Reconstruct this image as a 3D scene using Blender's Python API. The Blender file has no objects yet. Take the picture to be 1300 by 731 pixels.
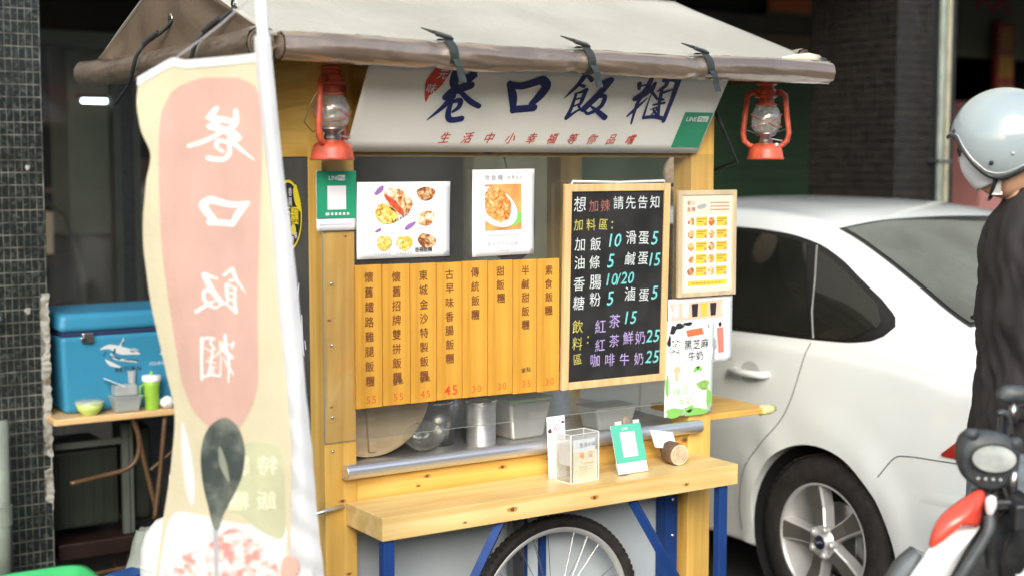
import bpy, bmesh, math, random
from mathutils import Vector, Matrix, noise
R = math.radians
random.seed(7)
SC = bpy.context.scene
COL = SC.collection

# ------------------------------------------------------------------ camera
PHI = 0.5782
cam_d = bpy.data.cameras.new('camera')
cam = bpy.data.objects.new('camera', cam_d)
COL.objects.link(cam)
cam.location = (-1.682, -3.523, 1.7)
cam.rotation_euler = (math.pi / 2 - 0.0881, 0, -PHI)
cam_d.sensor_width = 36.0
cam_d.lens = 1805 / 1300 * 36.0
cam_d.clip_start = 0.05
cam_d.clip_end = 500
cam_d.dof.use_dof = True
cam_d.dof.focus_distance = 4.15
cam_d.dof.aperture_fstop = 1.8
SC.camera = cam

# ------------------------------------------------------------------ light
SUN_EL, SUN_AZ = 28, 213      # azimuth measured clockwise from +Y
w = bpy.data.worlds.new('World'); SC.world = w; w.use_nodes = True
nt = w.node_tree
sky = nt.nodes.new('ShaderNodeTexSky'); sky.sky_type = 'NISHITA'; sky.sun_disc = False
sky.sun_elevation = R(SUN_EL); sky.sun_rotation = R(SUN_AZ)
sky.air_density = 1.0; sky.dust_density = 3.0; sky.ozone_density = 1.0
bg = nt.nodes['Background']; bg.inputs['Strength'].default_value = 0.15
nt.links.new(sky.outputs[0], bg.inputs[0])
sd = bpy.data.lights.new('sun', 'SUN'); sd.energy = 1.35; sd.angle = R(40); sd.color = (0.96, 1.0, 0.97)
sun = bpy.data.objects.new('sun', sd); COL.objects.link(sun)
_d = Vector((math.sin(R(SUN_AZ)) * math.cos(R(SUN_EL)), math.cos(R(SUN_AZ)) * math.cos(R(SUN_EL)), math.sin(R(SUN_EL))))
sun.rotation_euler = (-_d).to_track_quat('-Z', 'Y').to_euler()
sun.location = (-4, -8, 9)
vs = SC.view_settings
vs.view_transform = 'Standard'; vs.look = 'None'; vs.exposure = 1.08; vs.gamma = 1; vs.use_curve_mapping = False

# ------------------------------------------------------------------ materials
MATS = {}
def mat(name, col, rough=0.5, metal=0.0, var=0.06, nscale=8.0, bump=0.0, bscale=60.0, stretch=(1, 1, 1), spec=0.5,
        trans=0.0, alpha=1.0, coat=0.0, col2=None, ramp=(0.35, 0.65), ior=1.45, emit=None, estr=0.0, detail=4.0):
    if name in MATS: return MATS[name]
    m = bpy.data.materials.new(name); m.use_nodes = True; MATS[name] = m
    n = m.node_tree; b = n.nodes['Principled BSDF']
    b.inputs['Roughness'].default_value = rough; b.inputs['Metallic'].default_value = metal
    b.inputs['Specular IOR Level'].default_value = spec; b.inputs['IOR'].default_value = ior
    b.inputs['Transmission Weight'].default_value = trans; b.inputs['Alpha'].default_value = alpha
    b.inputs['Coat Weight'].default_value = coat
    if emit:
        b.inputs['Emission Color'].default_value = (*emit, 1); b.inputs['Emission Strength'].default_value = estr
    tc = n.nodes.new('ShaderNodeTexCoord'); mp = n.nodes.new('ShaderNodeMapping')
    mp.inputs['Scale'].default_value = stretch
    n.links.new(tc.outputs['Object'], mp.inputs['Vector'])
    nz = n.nodes.new('ShaderNodeTexNoise'); nz.inputs['Scale'].default_value = nscale; nz.inputs['Detail'].default_value = detail
    n.links.new(mp.outputs[0], nz.inputs['Vector'])
    rp = n.nodes.new('ShaderNodeValToRGB')
    rp.color_ramp.elements[0].position = ramp[0]; rp.color_ramp.elements[1].position = ramp[1]
    c2 = col2 if col2 else tuple(min(1, c * (1 + var)) for c in col)
    c1 = col if col2 else tuple(c * (1 - var) for c in col)
    rp.color_ramp.elements[0].color = (*c1, 1); rp.color_ramp.elements[1].color = (*c2, 1)
    n.links.new(nz.outputs['Fac'], rp.inputs[0]); n.links.new(rp.outputs[0], b.inputs['Base Color'])
    if bump:
        nb = n.nodes.new('ShaderNodeTexNoise'); nb.inputs['Scale'].default_value = bscale; nb.inputs['Detail'].default_value = 5
        n.links.new(mp.outputs[0], nb.inputs['Vector'])
        bp = n.nodes.new('ShaderNodeBump'); bp.inputs['Strength'].default_value = bump; bp.inputs['Distance'].default_value = 0.01
        n.links.new(nb.outputs['Fac'], bp.inputs['Height']); n.links.new(bp.outputs[0], b.inputs['Normal'])
    return m

def wood(name, light, dark, axis=0, rough=0.45, knots=True, gscale=1.0, coat=0.15):
    m = bpy.data.materials.new(name); m.use_nodes = True; n = m.node_tree; L = n.links.new
    b = n.nodes['Principled BSDF']; b.inputs['Roughness'].default_value = rough; b.inputs['Coat Weight'].default_value = coat
    b.inputs['Coat Roughness'].default_value = 0.3
    tc = n.nodes.new('ShaderNodeTexCoord'); mp = n.nodes.new('ShaderNodeMapping')
    s = [26 * gscale] * 3; s[axis] = 1.3 * gscale; mp.inputs['Scale'].default_value = s
    L(tc.outputs['Object'], mp.inputs['Vector'])
    n1 = n.nodes.new('ShaderNodeTexNoise'); n1.inputs['Scale'].default_value = 1.0; n1.inputs['Detail'].default_value = 6; n1.inputs['Distortion'].default_value = 0.6
    L(mp.outputs[0], n1.inputs['Vector'])
    n2 = n.nodes.new('ShaderNodeTexNoise'); n2.inputs['Scale'].default_value = 3.2; n2.inputs['Detail'].default_value = 3
    L(tc.outputs['Object'], n2.inputs['Vector'])
    rp = n.nodes.new('ShaderNodeValToRGB'); rp.color_ramp.elements[0].position = 0.33; rp.color_ramp.elements[1].position = 0.62
    rp.color_ramp.elements[0].color = (*dark, 1); rp.color_ramp.elements[1].color = (*light, 1)
    L(n1.outputs['Fac'], rp.inputs[0])
    mx = n.nodes.new('ShaderNodeMixRGB'); mx.blend_type = 'MULTIPLY'; mx.inputs[0].default_value = 0.5
    r2 = n.nodes.new('ShaderNodeValToRGB'); r2.color_ramp.elements[0].position = 0.3; r2.color_ramp.elements[1].position = 0.7
    r2.color_ramp.elements[0].color = (0.66, 0.58, 0.45, 1); r2.color_ramp.elements[1].color = (1, 1, 1, 1)
    L(n2.outputs['Fac'], r2.inputs[0]); L(rp.outputs[0], mx.inputs[1]); L(r2.outputs[0], mx.inputs[2])
    out = mx.outputs[0]
    if knots:
        m2 = n.nodes.new('ShaderNodeMapping'); k = [7.0] * 3; k[axis] = 3.2; m2.inputs['Scale'].default_value = k
        L(tc.outputs['Object'], m2.inputs['Vector'])
        vo = n.nodes.new('ShaderNodeTexVoronoi'); vo.inputs['Scale'].default_value = 1.0; L(m2.outputs[0], vo.inputs['Vector'])
        r3 = n.nodes.new('ShaderNodeValToRGB'); r3.color_ramp.elements[0].position = 0.035; r3.color_ramp.elements[1].position = 0.085
        r3.color_ramp.elements[0].color = (1, 1, 1, 1); r3.color_ramp.elements[1].color = (0, 0, 0, 1)
        L(vo.outputs['Distance'], r3.inputs[0])
        mk = n.nodes.new('ShaderNodeMixRGB'); mk.inputs[2].default_value = (0.16, 0.055, 0.012, 1)
        L(r3.outputs[0], mk.inputs[0]); L(out, mk.inputs[1]); out = mk.outputs[0]
    L(out, b.inputs['Base Color'])
    bp = n.nodes.new('ShaderNodeBump'); bp.inputs['Strength'].default_value = 0.25; bp.inputs['Distance'].default_value = 0.003
    L(n1.outputs['Fac'], bp.inputs['Height']); L(bp.outputs[0], b.inputs['Normal'])
    return m

def food(name, cols, scale=55):
    m = bpy.data.materials.new(name); m.use_nodes = True; n = m.node_tree; L = n.links.new
    b = n.nodes['Principled BSDF']; b.inputs['Roughness'].default_value = 0.4
    tc = n.nodes.new('ShaderNodeTexCoord')
    ns = n.nodes.new('ShaderNodeTexNoise'); ns.inputs['Scale'].default_value = scale; ns.inputs['Detail'].default_value = 5; ns.inputs['Distortion'].default_value = 1.2
    L(tc.outputs['Object'], ns.inputs['Vector'])
    rp = n.nodes.new('ShaderNodeValToRGB'); cr = rp.color_ramp
    while len(cr.elements) < len(cols): cr.elements.new(0.5)
    for i, c in enumerate(cols):
        cr.elements[i].position = 0.32 + 0.36 * i / (len(cols) - 1); cr.elements[i].color = (*c, 1)
    L(ns.outputs['Fac'], rp.inputs[0]); L(rp.outputs[0], b.inputs['Base Color'])
    return m

def cloth(name, col, transl=0.35, var=0.04, rough=0.85, bump=0.15, bscale=90):
    m = mat(name, col, rough, var=var, bump=bump, bscale=bscale, spec=0.2)
    n = m.node_tree; b = n.nodes['Principled BSDF']; o = n.nodes['Material Output']
    t = n.nodes.new('ShaderNodeBsdfTranslucent'); t.inputs[0].default_value = (*col, 1)
    mx = n.nodes.new('ShaderNodeMixShader'); mx.inputs[0].default_value = transl
    n.links.new(b.outputs[0], mx.inputs[1]); n.links.new(t.outputs[0], mx.inputs[2]); n.links.new(mx.outputs[0], o.inputs[0])
    return m

M = {}
YL, YD = (0.86, 0.56, 0.15), (0.66, 0.365, 0.065)
M['pine_z'] = wood('varnished_pine_vertical', YL, YD, 2)
M['pine_x'] = wood('varnished_pine_horizontal', YL, YD, 0)
M['pine_y'] = wood('varnished_pine_deep', YL, YD, 1)
M['shelf'] = wood('pale_pine_shelf', (0.86, 0.66, 0.31), (0.70, 0.47, 0.17), 0, 0.38)
M['slat'] = wood('orange_stained_slat', (0.72, 0.385, 0.055), (0.54, 0.26, 0.03), 2, 0.45, knots=False)
M['frame'] = wood('pale_frame_wood', (0.78, 0.56, 0.30), (0.66, 0.44, 0.2), 2, knots=False, gscale=2)
M['tabletop'] = wood('worn_table_wood', (0.72, 0.50, 0.26), (0.56, 0.36, 0.16), 0, knots=False)
M['disc'] = wood('old_lid_wood', (0.72, 0.58, 0.38), (0.50, 0.37, 0.22), 0, 0.6, knots=False, gscale=0.6)
M['bark'] = mat('bark', (0.16, 0.10, 0.06), 0.9, var=0.4, bump=0.8, bscale=90)
M['cutwood'] = mat('cut_wood', (0.62, 0.47, 0.32), 0.7, var=0.2, nscale=40)
M['tarp'] = mat('lit_taupe_tarpaulin', (0.375, 0.365, 0.32), 0.5, var=0.13, nscale=2.2, bump=0.35, bscale=22, detail=8)  # slope's lit tone painted in; same taupe tarp as the ends
M['tarp_end'] = mat('shaded_brown_tarpaulin', (0.105, 0.078, 0.054), 0.5, var=0.12, nscale=5, bump=0.2, bscale=60)  # same tarp, darker: the end panel's shade is put into the brown
M['tarp_roll'] = mat('brown_glossy_tarpaulin', (0.31, 0.235, 0.175), 0.32, metal=0.65, var=0.12, nscale=5, bump=0.5, bscale=18, stretch=(1, 1, 1), spec=1.0, coat=0.9)
M['strap'] = mat('black_webbing', (0.03, 0.035, 0.038), 0.6, var=0.2, nscale=60)
M['strap_grey'] = mat('grey_webbing', (0.028, 0.036, 0.036), 0.6, var=0.2, nscale=60)
M['white_print'] = mat('white_banner_cloth', (0.84, 0.85, 0.80), 0.6, var=0.02, bump=0.05, bscale=200)
M['paper'] = mat('white_paper', (0.80, 0.81, 0.83), 0.45, var=0.015)
M['navy'] = mat('navy_ink', (0.014, 0.024, 0.13), 0.6, var=0.1)
M['red_ink'] = mat('red_ink', (0.60, 0.055, 0.03), 0.6, var=0.1)
M['brown_ink'] = mat('brown_ink', (0.17, 0.055, 0.02), 0.6, var=0.2)
M['orange_ink'] = mat('orange_ink', (0.62, 0.12, 0.02), 0.6, var=0.1)
M['red45'] = mat('bright_red_ink', (0.8, 0.07, 0.02), 0.6)
M['grey_ink'] = mat('grey_ink', (0.35, 0.36, 0.38), 0.6)
M['pale_ink'] = mat('pale_grey_ink', (0.55, 0.56, 0.60), 0.6)
M['black_ink'] = mat('black_ink', (0.02, 0.02, 0.025), 0.6)
M['green_card'] = mat('green_card', (0.02, 0.30, 0.155), 0.45, var=0.03)
M['mint_card'] = mat('mint_card', (0.10, 0.48, 0.34), 0.45, var=0.03)
M['brown_patch'] = mat('brown_patch', (0.20, 0.09, 0.05), 0.6, var=0.2, nscale=80)
M['board'] = mat('chalkboard_black', (0.018, 0.018, 0.018), 0.55, var=0.4, nscale=12)
M['ch_white'] = mat('white_chalk', (0.60, 0.66, 0.66), 0.9, var=0.2, nscale=150)
M['ch_cyan'] = mat('cyan_chalk', (0.16, 0.55, 0.55), 0.9, var=0.2, nscale=150)
M['ch_yellow'] = mat('yellow_chalk', (0.50, 0.46, 0.10), 0.9, var=0.25, nscale=150)
M['ch_red'] = mat('dull_red_chalk', (0.32, 0.11, 0.09), 0.9, var=0.25, nscale=150)
M['ch_purple'] = mat('lilac_chalk', (0.42, 0.33, 0.62), 0.9, var=0.2, nscale=150)
M['steel'] = mat('brushed_steel', (0.72, 0.72, 0.71), 0.34, metal=0.85, var=0.08, nscale=5, stretch=(1, 8, 30), bump=0.1, bscale=40)
M['steel_dull'] = mat('dull_steel', (0.36, 0.36, 0.36), 0.35, metal=1, var=0.2, nscale=4, bump=0.1, bscale=20)
M['chrome'] = mat('screw_metal', (0.7, 0.7, 0.68), 0.2, metal=1)
M['blue_steel'] = mat('blue_painted_steel', (0.010, 0.045, 0.19), 0.6, var=0.15, spec=0.3)
M['white_panel'] = mat('pale_blue_white_board', (0.50, 0.56, 0.60), 0.5, var=0.06, nscale=3)
M['rubber'] = mat('tyre_rubber', (0.022, 0.019, 0.017), 0.75, var=0.3, nscale=30, bump=0.3, bscale=90)
M['alloy'] = mat('silver_alloy', (0.62, 0.62, 0.61), 0.35, metal=0.45, var=0.05)
M['alloy_face'] = mat('grey_spoke_face', (0.17, 0.16, 0.145), 0.4, metal=0.5, var=0.1)
M['lantern_red'] = mat('red_enamel', (0.52, 0.085, 0.042), 0.42, var=0.3, nscale=22, coat=0.15, bump=0.15, bscale=120)
M['glass'] = mat('clear_glass', (0.9, 0.95, 0.95), 0.03, trans=1.0, var=0.0)
def thin(name, tint=(0.96, 0.98, 0.97), gl=0.10, fog=0.04, rough=0.06, even=False):
    m = bpy.data.materials.new(name); m.use_nodes = True; n = m.node_tree; L = n.links.new
    n.nodes.remove(n.nodes['Principled BSDF']); o = n.nodes['Material Output']
    tr = n.nodes.new('ShaderNodeBsdfTransparent'); tr.inputs[0].default_value = (*tint, 1)
    g = n.nodes.new('ShaderNodeBsdfGlossy'); g.inputs['Roughness'].default_value = rough
    df = n.nodes.new('ShaderNodeBsdfDiffuse'); df.inputs[0].default_value = (0.8, 0.82, 0.8, 1)
    fr = n.nodes.new('ShaderNodeLayerWeight'); pw = n.nodes.new('ShaderNodeMath'); pw.operation = 'POWER'; pw.inputs[1].default_value = 4.0
    L(fr.outputs['Facing'], pw.inputs[0])
    ad = n.nodes.new('ShaderNodeMath'); ad.operation = 'MULTIPLY_ADD'; ad.inputs[1].default_value = 0.7; ad.inputs[2].default_value = 0.03 + gl * 0.15
    L(pw.outputs[0], ad.inputs[0])
    nz = n.nodes.new('ShaderNodeTexNoise'); nz.inputs['Scale'].default_value = 6
    mu = n.nodes.new('ShaderNodeMath'); mu.operation = 'MULTIPLY'; mu.inputs[1].default_value = fog * 2
    mu.inputs[0].default_value = 0.5
    if not even: L(nz.outputs['Fac'], mu.inputs[0])
    m1 = n.nodes.new('ShaderNodeMixShader'); L(mu.outputs[0], m1.inputs[0]); L(tr.outputs[0], m1.inputs[1]); L(df.outputs[0], m1.inputs[2])
    m2 = n.nodes.new('ShaderNodeMixShader'); L(ad.outputs[0], m2.inputs[0]); L(m1.outputs[0], m2.inputs[1]); L(g.outputs[0], m2.inputs[2])
    L(m2.outputs[0], o.inputs[0]); return m
M['acrylic'] = thin('clear_acrylic', (0.97, 0.975, 0.965), fog=0.022, gl=0.18)  # fog adds a diffuse haze in place of sheet reflections
M['acrylic_box'] = thin('acrylic_box', (0.97, 0.98, 0.975), fog=0.10)
M['lamp_glass'] = thin('lantern_glass', (0.90, 0.94, 0.92), gl=0.8, fog=0.22, rough=0.12)
M['frosty'] = thin('frosted_plastic', (0.7, 0.75, 0.75), fog=0.30, rough=0.3, even=True)
M['bag'] = thin('plastic_bag', (0.93, 0.93, 0.90), fog=0.07, rough=0.2, even=True)
M['edge'] = mat('acrylic_edge', (0.30, 0.32, 0.28), 0.3)
M['carwhite'] = mat('white_car_paint', (0.81, 0.85, 0.83), 0.2, var=0.01, coat=1.0)
M['carglass'] = mat('dark_tinted_glass', (0.014, 0.015, 0.012), 0.04, var=0.4, nscale=2.5, spec=0.55)
M['cartrim'] = mat('black_window_rubber', (0.01, 0.01, 0.01), 0.4)
M['seam'] = mat('panel_gap', (0.17, 0.17, 0.165), 0.8)
M['tail'] = mat('red_tail_lens', (0.35, 0.02, 0.015), 0.15, coat=1)
M['plastic_black'] = mat('black_plastic', (0.022, 0.024, 0.026), 0.4, var=0.3, nscale=40)
M['liner'] = mat('arch_liner', (0.008, 0.008, 0.008), 0.9)
M['helmet'] = mat('silver_grey_shell', (0.31, 0.37, 0.385), 0.18, var=0.02, coat=1)
M['shirt'] = mat('black_cotton', (0.027, 0.024, 0.025), 0.85, var=0.2, bump=0.5, bscale=14)
M['jeans'] = mat('grey_blue_denim', (0.16, 0.19, 0.22), 0.9, var=0.2, nscale=50, bump=0.2)
M['skin'] = mat('skin', (0.62, 0.36, 0.24), 0.5, var=0.05, nscale=10)
M['hair'] = mat('black_hair', (0.012, 0.010, 0.009), 0.6)
M['mask'] = mat('white_face_mask', (0.74, 0.78, 0.80), 0.8, var=0.03, bump=0.1)
M['cooler'] = mat('blue_cooler_plastic', (0.030, 0.20, 0.34), 0.4, var=0.06, nscale=5)
M['cooler_seal'] = mat('navy_seal', (0.012, 0.02, 0.07), 0.6)
M['lime'] = mat('lime_plastic', (0.25, 0.46, 0.05), 0.4)
M['pale_lime'] = mat('pale_lime_plastic', (0.48, 0.60, 0.16), 0.4)
M['white_plastic'] = mat('white_plastic', (0.70, 0.72, 0.72), 0.4, var=0.03)
M['green_plastic'] = mat('green_basin_plastic', (0.05, 0.42, 0.14), 0.4, var=0.08)
M['teal'] = mat('teal_plastic', (0.06, 0.38, 0.40), 0.4)
M['blue_plastic'] = mat('blue_plastic', (0.02, 0.08, 0.28), 0.35)
M['brown_steel'] = mat('brown_painted_tube', (0.08, 0.045, 0.022), 0.4, var=0.2)
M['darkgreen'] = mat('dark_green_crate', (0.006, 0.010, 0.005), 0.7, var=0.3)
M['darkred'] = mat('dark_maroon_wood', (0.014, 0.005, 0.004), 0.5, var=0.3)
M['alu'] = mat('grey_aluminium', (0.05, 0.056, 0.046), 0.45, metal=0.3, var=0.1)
M['grout'] = mat('pale_grout', (0.12, 0.12, 0.105), 0.9, var=0.6, nscale=20)
M['tile_right'] = mat('dark_brown_tile', (0.012, 0.010, 0.009), 0.4, var=0.5, nscale=20)
M['grout_dark'] = mat('dark_grout', (0.024, 0.022, 0.018), 0.9, var=0.3)
M['plaster'] = mat('chipped_plaster', (0.30, 0.30, 0.27), 0.95, var=0.0, nscale=14, col2=(0.10, 0.08, 0.05), ramp=(0.5, 0.66), bump=1.0, bscale=40)
M['pipe'] = mat('pale_drain_pipe', (0.17, 0.20, 0.17), 0.55, var=0.25, nscale=6)
M['greenwall'] = mat('dark_green_wall', (0.014, 0.040, 0.013), 0.7, var=0.12, nscale=2)
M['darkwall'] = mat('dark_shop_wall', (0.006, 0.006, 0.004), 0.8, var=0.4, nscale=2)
M['greywall'] = mat('grey_green_wall', (0.12, 0.125, 0.085), 0.8, var=0.15, nscale=2)
M['beige'] = mat('beige_fascia', (0.12, 0.10, 0.065), 0.7, var=0.15, nscale=2)
M['pink'] = mat('pink_pillar_paint', (0.38, 0.17, 0.16), 0.6, var=0.05)
M['asphalt'] = mat('asphalt', (0.05, 0.05, 0.048), 0.9, var=0.4, nscale=120, bump=0.5, bscale=200)
M['paving'] = mat('arcade_paving', (0.07, 0.065, 0.055), 0.6, var=0.25, nscale=8, bump=0.2)
M['concrete'] = mat('dark_concrete', (0.07, 0.07, 0.06), 0.9, var=0.2, nscale=3, bump=0.2)
M['tube_on'] = mat('reflected_tube', (0.9, 1, 1), 0.5, emit=(0.75, 0.95, 1.0), estr=5.0)
M['dark_glass'] = mat('shop_glass', (0.015, 0.017, 0.014), 0.06, spec=0.4)
M['flag_cream'] = cloth('cream_flag_cloth', (0.66, 0.61, 0.43), 0.33)
M['flag_pink'] = cloth('pink_flag_print', (0.68, 0.46, 0.40), 0.4, var=0.05)
M['flag_white'] = cloth('white_flag_cloth', (0.70, 0.72, 0.74), 0.3)
M['flag_green'] = cloth('pale_green_flag_print', (0.55, 0.57, 0.38), 0.3, var=0.1)
M['flag_char'] = cloth('white_flag_lettering', (0.90, 0.86, 0.84), 0.3)
M['flag_food'] = mat('printed_rice_dish', (0.62, 0.24, 0.21), 0.8, var=0, nscale=38, col2=(0.80, 0.72, 0.68), ramp=(0.40, 0.62))
M['spoon'] = mat('printed_black_spoon', (0.030, 0.042, 0.040), 0.5, var=0, nscale=16, col2=(0.20, 0.22, 0.18), ramp=(0.42, 0.75))
M['food_rice'] = food('rice_dish_print', [(0.30, 0.07, 0.02), (0.62, 0.20, 0.04), (0.80, 0.42, 0.14), (0.86, 0.66, 0.36)], 60)
M['food_yellow'] = food('yellow_dish_print', [(0.28, 0.08, 0.02), (0.72, 0.42, 0.05), (0.86, 0.66, 0.16), (0.85, 0.8, 0.66)], 90)
M['food_roll'] = food('rice_roll_print', [(0.25, 0.04, 0.02), (0.62, 0.28, 0.10), (0.86, 0.70, 0.46), (0.88, 0.84, 0.74)], 50)
M['food_dark'] = food('dark_roll_print', [(0.05, 0.015, 0.01), (0.30, 0.10, 0.03), (0.66, 0.36, 0.16), (0.8, 0.7, 0.5)], 50)
M['purple'] = mat('purple_print', (0.30, 0.14, 0.42), 0.6)
M['yellow_print'] = mat('yellow_print', (0.86, 0.52, 0.05), 0.5)
M['peach'] = mat('peach_print', (0.82, 0.50, 0.36), 0.5)
M['poster_beige'] = mat('beige_poster', (0.70, 0.62, 0.50), 0.5)
M['mint_print'] = mat('pale_mint_print', (0.72, 0.80, 0.74), 0.5)
M['leaf_print'] = mat('leaf_green_print', (0.22, 0.52, 0.12), 0.5)
M['sticker_yellow'] = mat('yellow_sticker', (0.75, 0.62, 0.03), 0.4)
M['bikered'] = mat('red_fairing_plastic', (0.75, 0.07, 0.04), 0.3, coat=0.5)
M['bikewhite'] = mat('white_fairing_plastic', (0.80, 0.80, 0.80), 0.3, coat=0.5)
M['bikegrey'] = mat('grey_instrument_plastic', (0.055, 0.065, 0.068), 0.45, var=0.3, nscale=30)
M['dial'] = mat('glossy_dial', (0.30, 0.32, 0.30), 0.12, var=0.6, nscale=8, coat=1)

def randomise(m):
    n = m.node_tree; oi = n.nodes.new('ShaderNodeObjectInfo'); mp = [k for k in n.nodes if k.type == 'MAPPING'][0]
    mu = n.nodes.new('ShaderNodeVectorMath'); mu.operation = 'SCALE'; mu.inputs[0].default_value = (13, 7, 9); n.links.new(oi.outputs['Random'], mu.inputs['Scale']); n.links.new(mu.outputs[0], mp.inputs['Location'])
M['tile_left'] = mat('black_glazed_tile', (0.012, 0.016, 0.016), 0.2, var=0, nscale=60, col2=(0.055, 0.065, 0.062), ramp=(0.50, 0.72), bump=0.12, bscale=70)  # paler mottle puts patchy glaze reflections into the colour
randomise(M['tile_left'])

# ------------------------------------------------------------------ mesh builder
class MB:
    def __init__(s): s.v = []; s.f = []
    def add(s, vs_, fs):
        k = len(s.v); s.v += [tuple(p) for p in vs_]; s.f += [tuple(i + k for i in f) for f in fs]; return s
    def box(s, x0, x1, y0, y1, z0, z1):
        return s.add([(x0, y0, z0), (x1, y0, z0), (x1, y1, z0), (x0, y1, z0), (x0, y0, z1), (x1, y0, z1), (x1, y1, z1), (x0, y1, z1)],
                     [(0, 3, 2, 1), (4, 5, 6, 7), (0, 1, 5, 4), (1, 2, 6, 5), (2, 3, 7, 6), (3, 0, 4, 7)])
    def prism(s, poly, fn, d0, d1):
        n = len(poly)
        s.add([fn(a, b, d0) for a, b in poly] + [fn(a, b, d1) for a, b in poly],
              [tuple(range(n)), tuple(range(2 * n - 1, n - 1, -1))] + [(i, i + n, (i + 1) % n + n, (i + 1) % n) for i in range(n)])
        return s
    def tube(s, pts, r, n=10, closed=False, cap=True, flat=1.0):
        pts = [Vector(p) for p in pts]; m = len(pts); rr = r if isinstance(r, (list, tuple)) else [r] * m
        vs_ = []; up = None
        for i in range(m):
            if closed: t = pts[(i + 1) % m] - pts[i - 1]
            else: t = pts[min(i + 1, m - 1)] - pts[max(i - 1, 0)]
            t.normalize()
            if up is None:
                up = Vector((0, 0, 1)) if abs(t.z) < 0.9 else Vector((1, 0, 0))
            a = t.cross(up); a.normalize(); b = a.cross(t); b.normalize(); up = b
            for k in range(n):
                an = 2 * math.pi * k / n
                vs_.append(pts[i] + (a * math.cos(an) + b * math.sin(an) * flat) * rr[i])
        fs = []
        for i in range(m if closed else m - 1):
            for k in range(n):
                j = (i + 1) % m
                fs.append((i * n + k, i * n + (k + 1) % n, j * n + (k + 1) % n, j * n + k))
        if cap and not closed:
            fs.append(tuple(range(n))[::-1]); fs.append(tuple((m - 1) * n + k for k in range(n)))
        return s.add(vs_, fs)
    def lathe(s, prof, n=32, fn=None, a0=0.0, a1=2 * math.pi):
        full = abs(a1 - a0 - 2 * math.pi) < 1e-6; m = len(prof); cols = n if full else n + 1; vs_ = []
        for k in range(cols):
            an = a0 + (a1 - a0) * k / n
            for r_, z_ in prof:
                p = (r_ * math.cos(an), r_ * math.sin(an), z_); vs_.append(fn(*p) if fn else p)
        fs = []
        for k in range(n):
            j = (k + 1) % cols
            for i in range(m - 1): fs.append((k * m + i, j * m + i, j * m + i + 1, k * m + i + 1))
        return s.add(vs_, fs)
    def grid(s, fn, nu, nv):
        s.add([fn(i / nu, j / nv) for j in range(nv + 1) for i in range(nu + 1)],
              [(j * (nu + 1) + i, j * (nu + 1) + i + 1, (j + 1) * (nu + 1) + i + 1, (j + 1) * (nu + 1) + i) for j in range(nv) for i in range(nu)])
        return s
    def xform(s, mtx): s.v = [tuple(mtx @ Vector(p)) for p in s.v]; return s
    def shift(s, x, y, z): s.v = [(a + x, b + y, c + z) for a, b, c in s.v]; return s
    def mesh(s, name, m, smooth=False):
        me = bpy.data.meshes.new(name); me.from_pydata(s.v, [], s.f); me.materials.append(m)
        if smooth: me.polygons.foreach_set('use_smooth', [True] * len(me.polygons))
        me.update(); return me

def cut(o, bevel=0.0, seg=2, sub=0, solid=0.0, merge=False):
    if merge:
        bm = bmesh.new(); bm.from_mesh(o.data); bmesh.ops.remove_doubles(bm, verts=bm.verts, dist=1e-5)
        bmesh.ops.recalc_face_normals(bm, faces=bm.faces); bm.to_mesh(o.data); bm.free()
    if solid: d = o.modifiers.new('thickness', 'SOLIDIFY'); d.thickness = solid; d.offset = -1
    if bevel:
        b = o.modifiers.new('bevel', 'BEVEL'); b.width = bevel; b.segments = seg; b.limit_method = 'ANGLE'; b.angle_limit = R(40)
    if sub: q = o.modifiers.new('smooth', 'SUBSURF'); q.levels = sub; q.render_levels = sub
    return o

def obj(name, mb, m, parent=None, smooth=False, bevel=0.0, sub=0, solid=0.0, label=None, merge=False, seg=2, stuff=False):
    me = mb if isinstance(mb, bpy.types.Mesh) else mb.mesh(name, m, smooth)
    o = bpy.data.objects.new(name, me); COL.objects.link(o)
    if parent: o.parent = parent
    cut(o, bevel, seg, sub, solid, merge)
    if label: o['label'] = label
    if stuff: o['kind'] = 'stuff'
    return o

def tag(o, label, cat, group=None):
    o['label'] = label; o['category'] = cat
    if group: o['group'] = group
    return o

def thing(name, label, cat, loc=(0, 0, 0), rot=(0, 0, 0), group=None):
    o = bpy.data.objects.new(name, None); COL.objects.link(o); o.location = loc; o.rotation_euler = rot
    o.empty_display_size = 0.1
    return tag(o, label, cat, group)

def struct(name, mb, m, **k):
    o = obj(name, mb, m, **k); o['kind'] = 'structure'; return o

def bx(*a): return MB().box(*a)

def dup(root, loc, rot=None, label=None):
    r = root.copy(); COL.objects.link(r); r.location = loc
    if rot: r.rotation_euler = rot
    if label: r['label'] = label
    for ch in list(root.children):
        c = ch.copy(); COL.objects.link(c); c.parent = r
        for g in list(ch.children):
            d = g.copy(); COL.objects.link(d); d.parent = c
    return r

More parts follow.
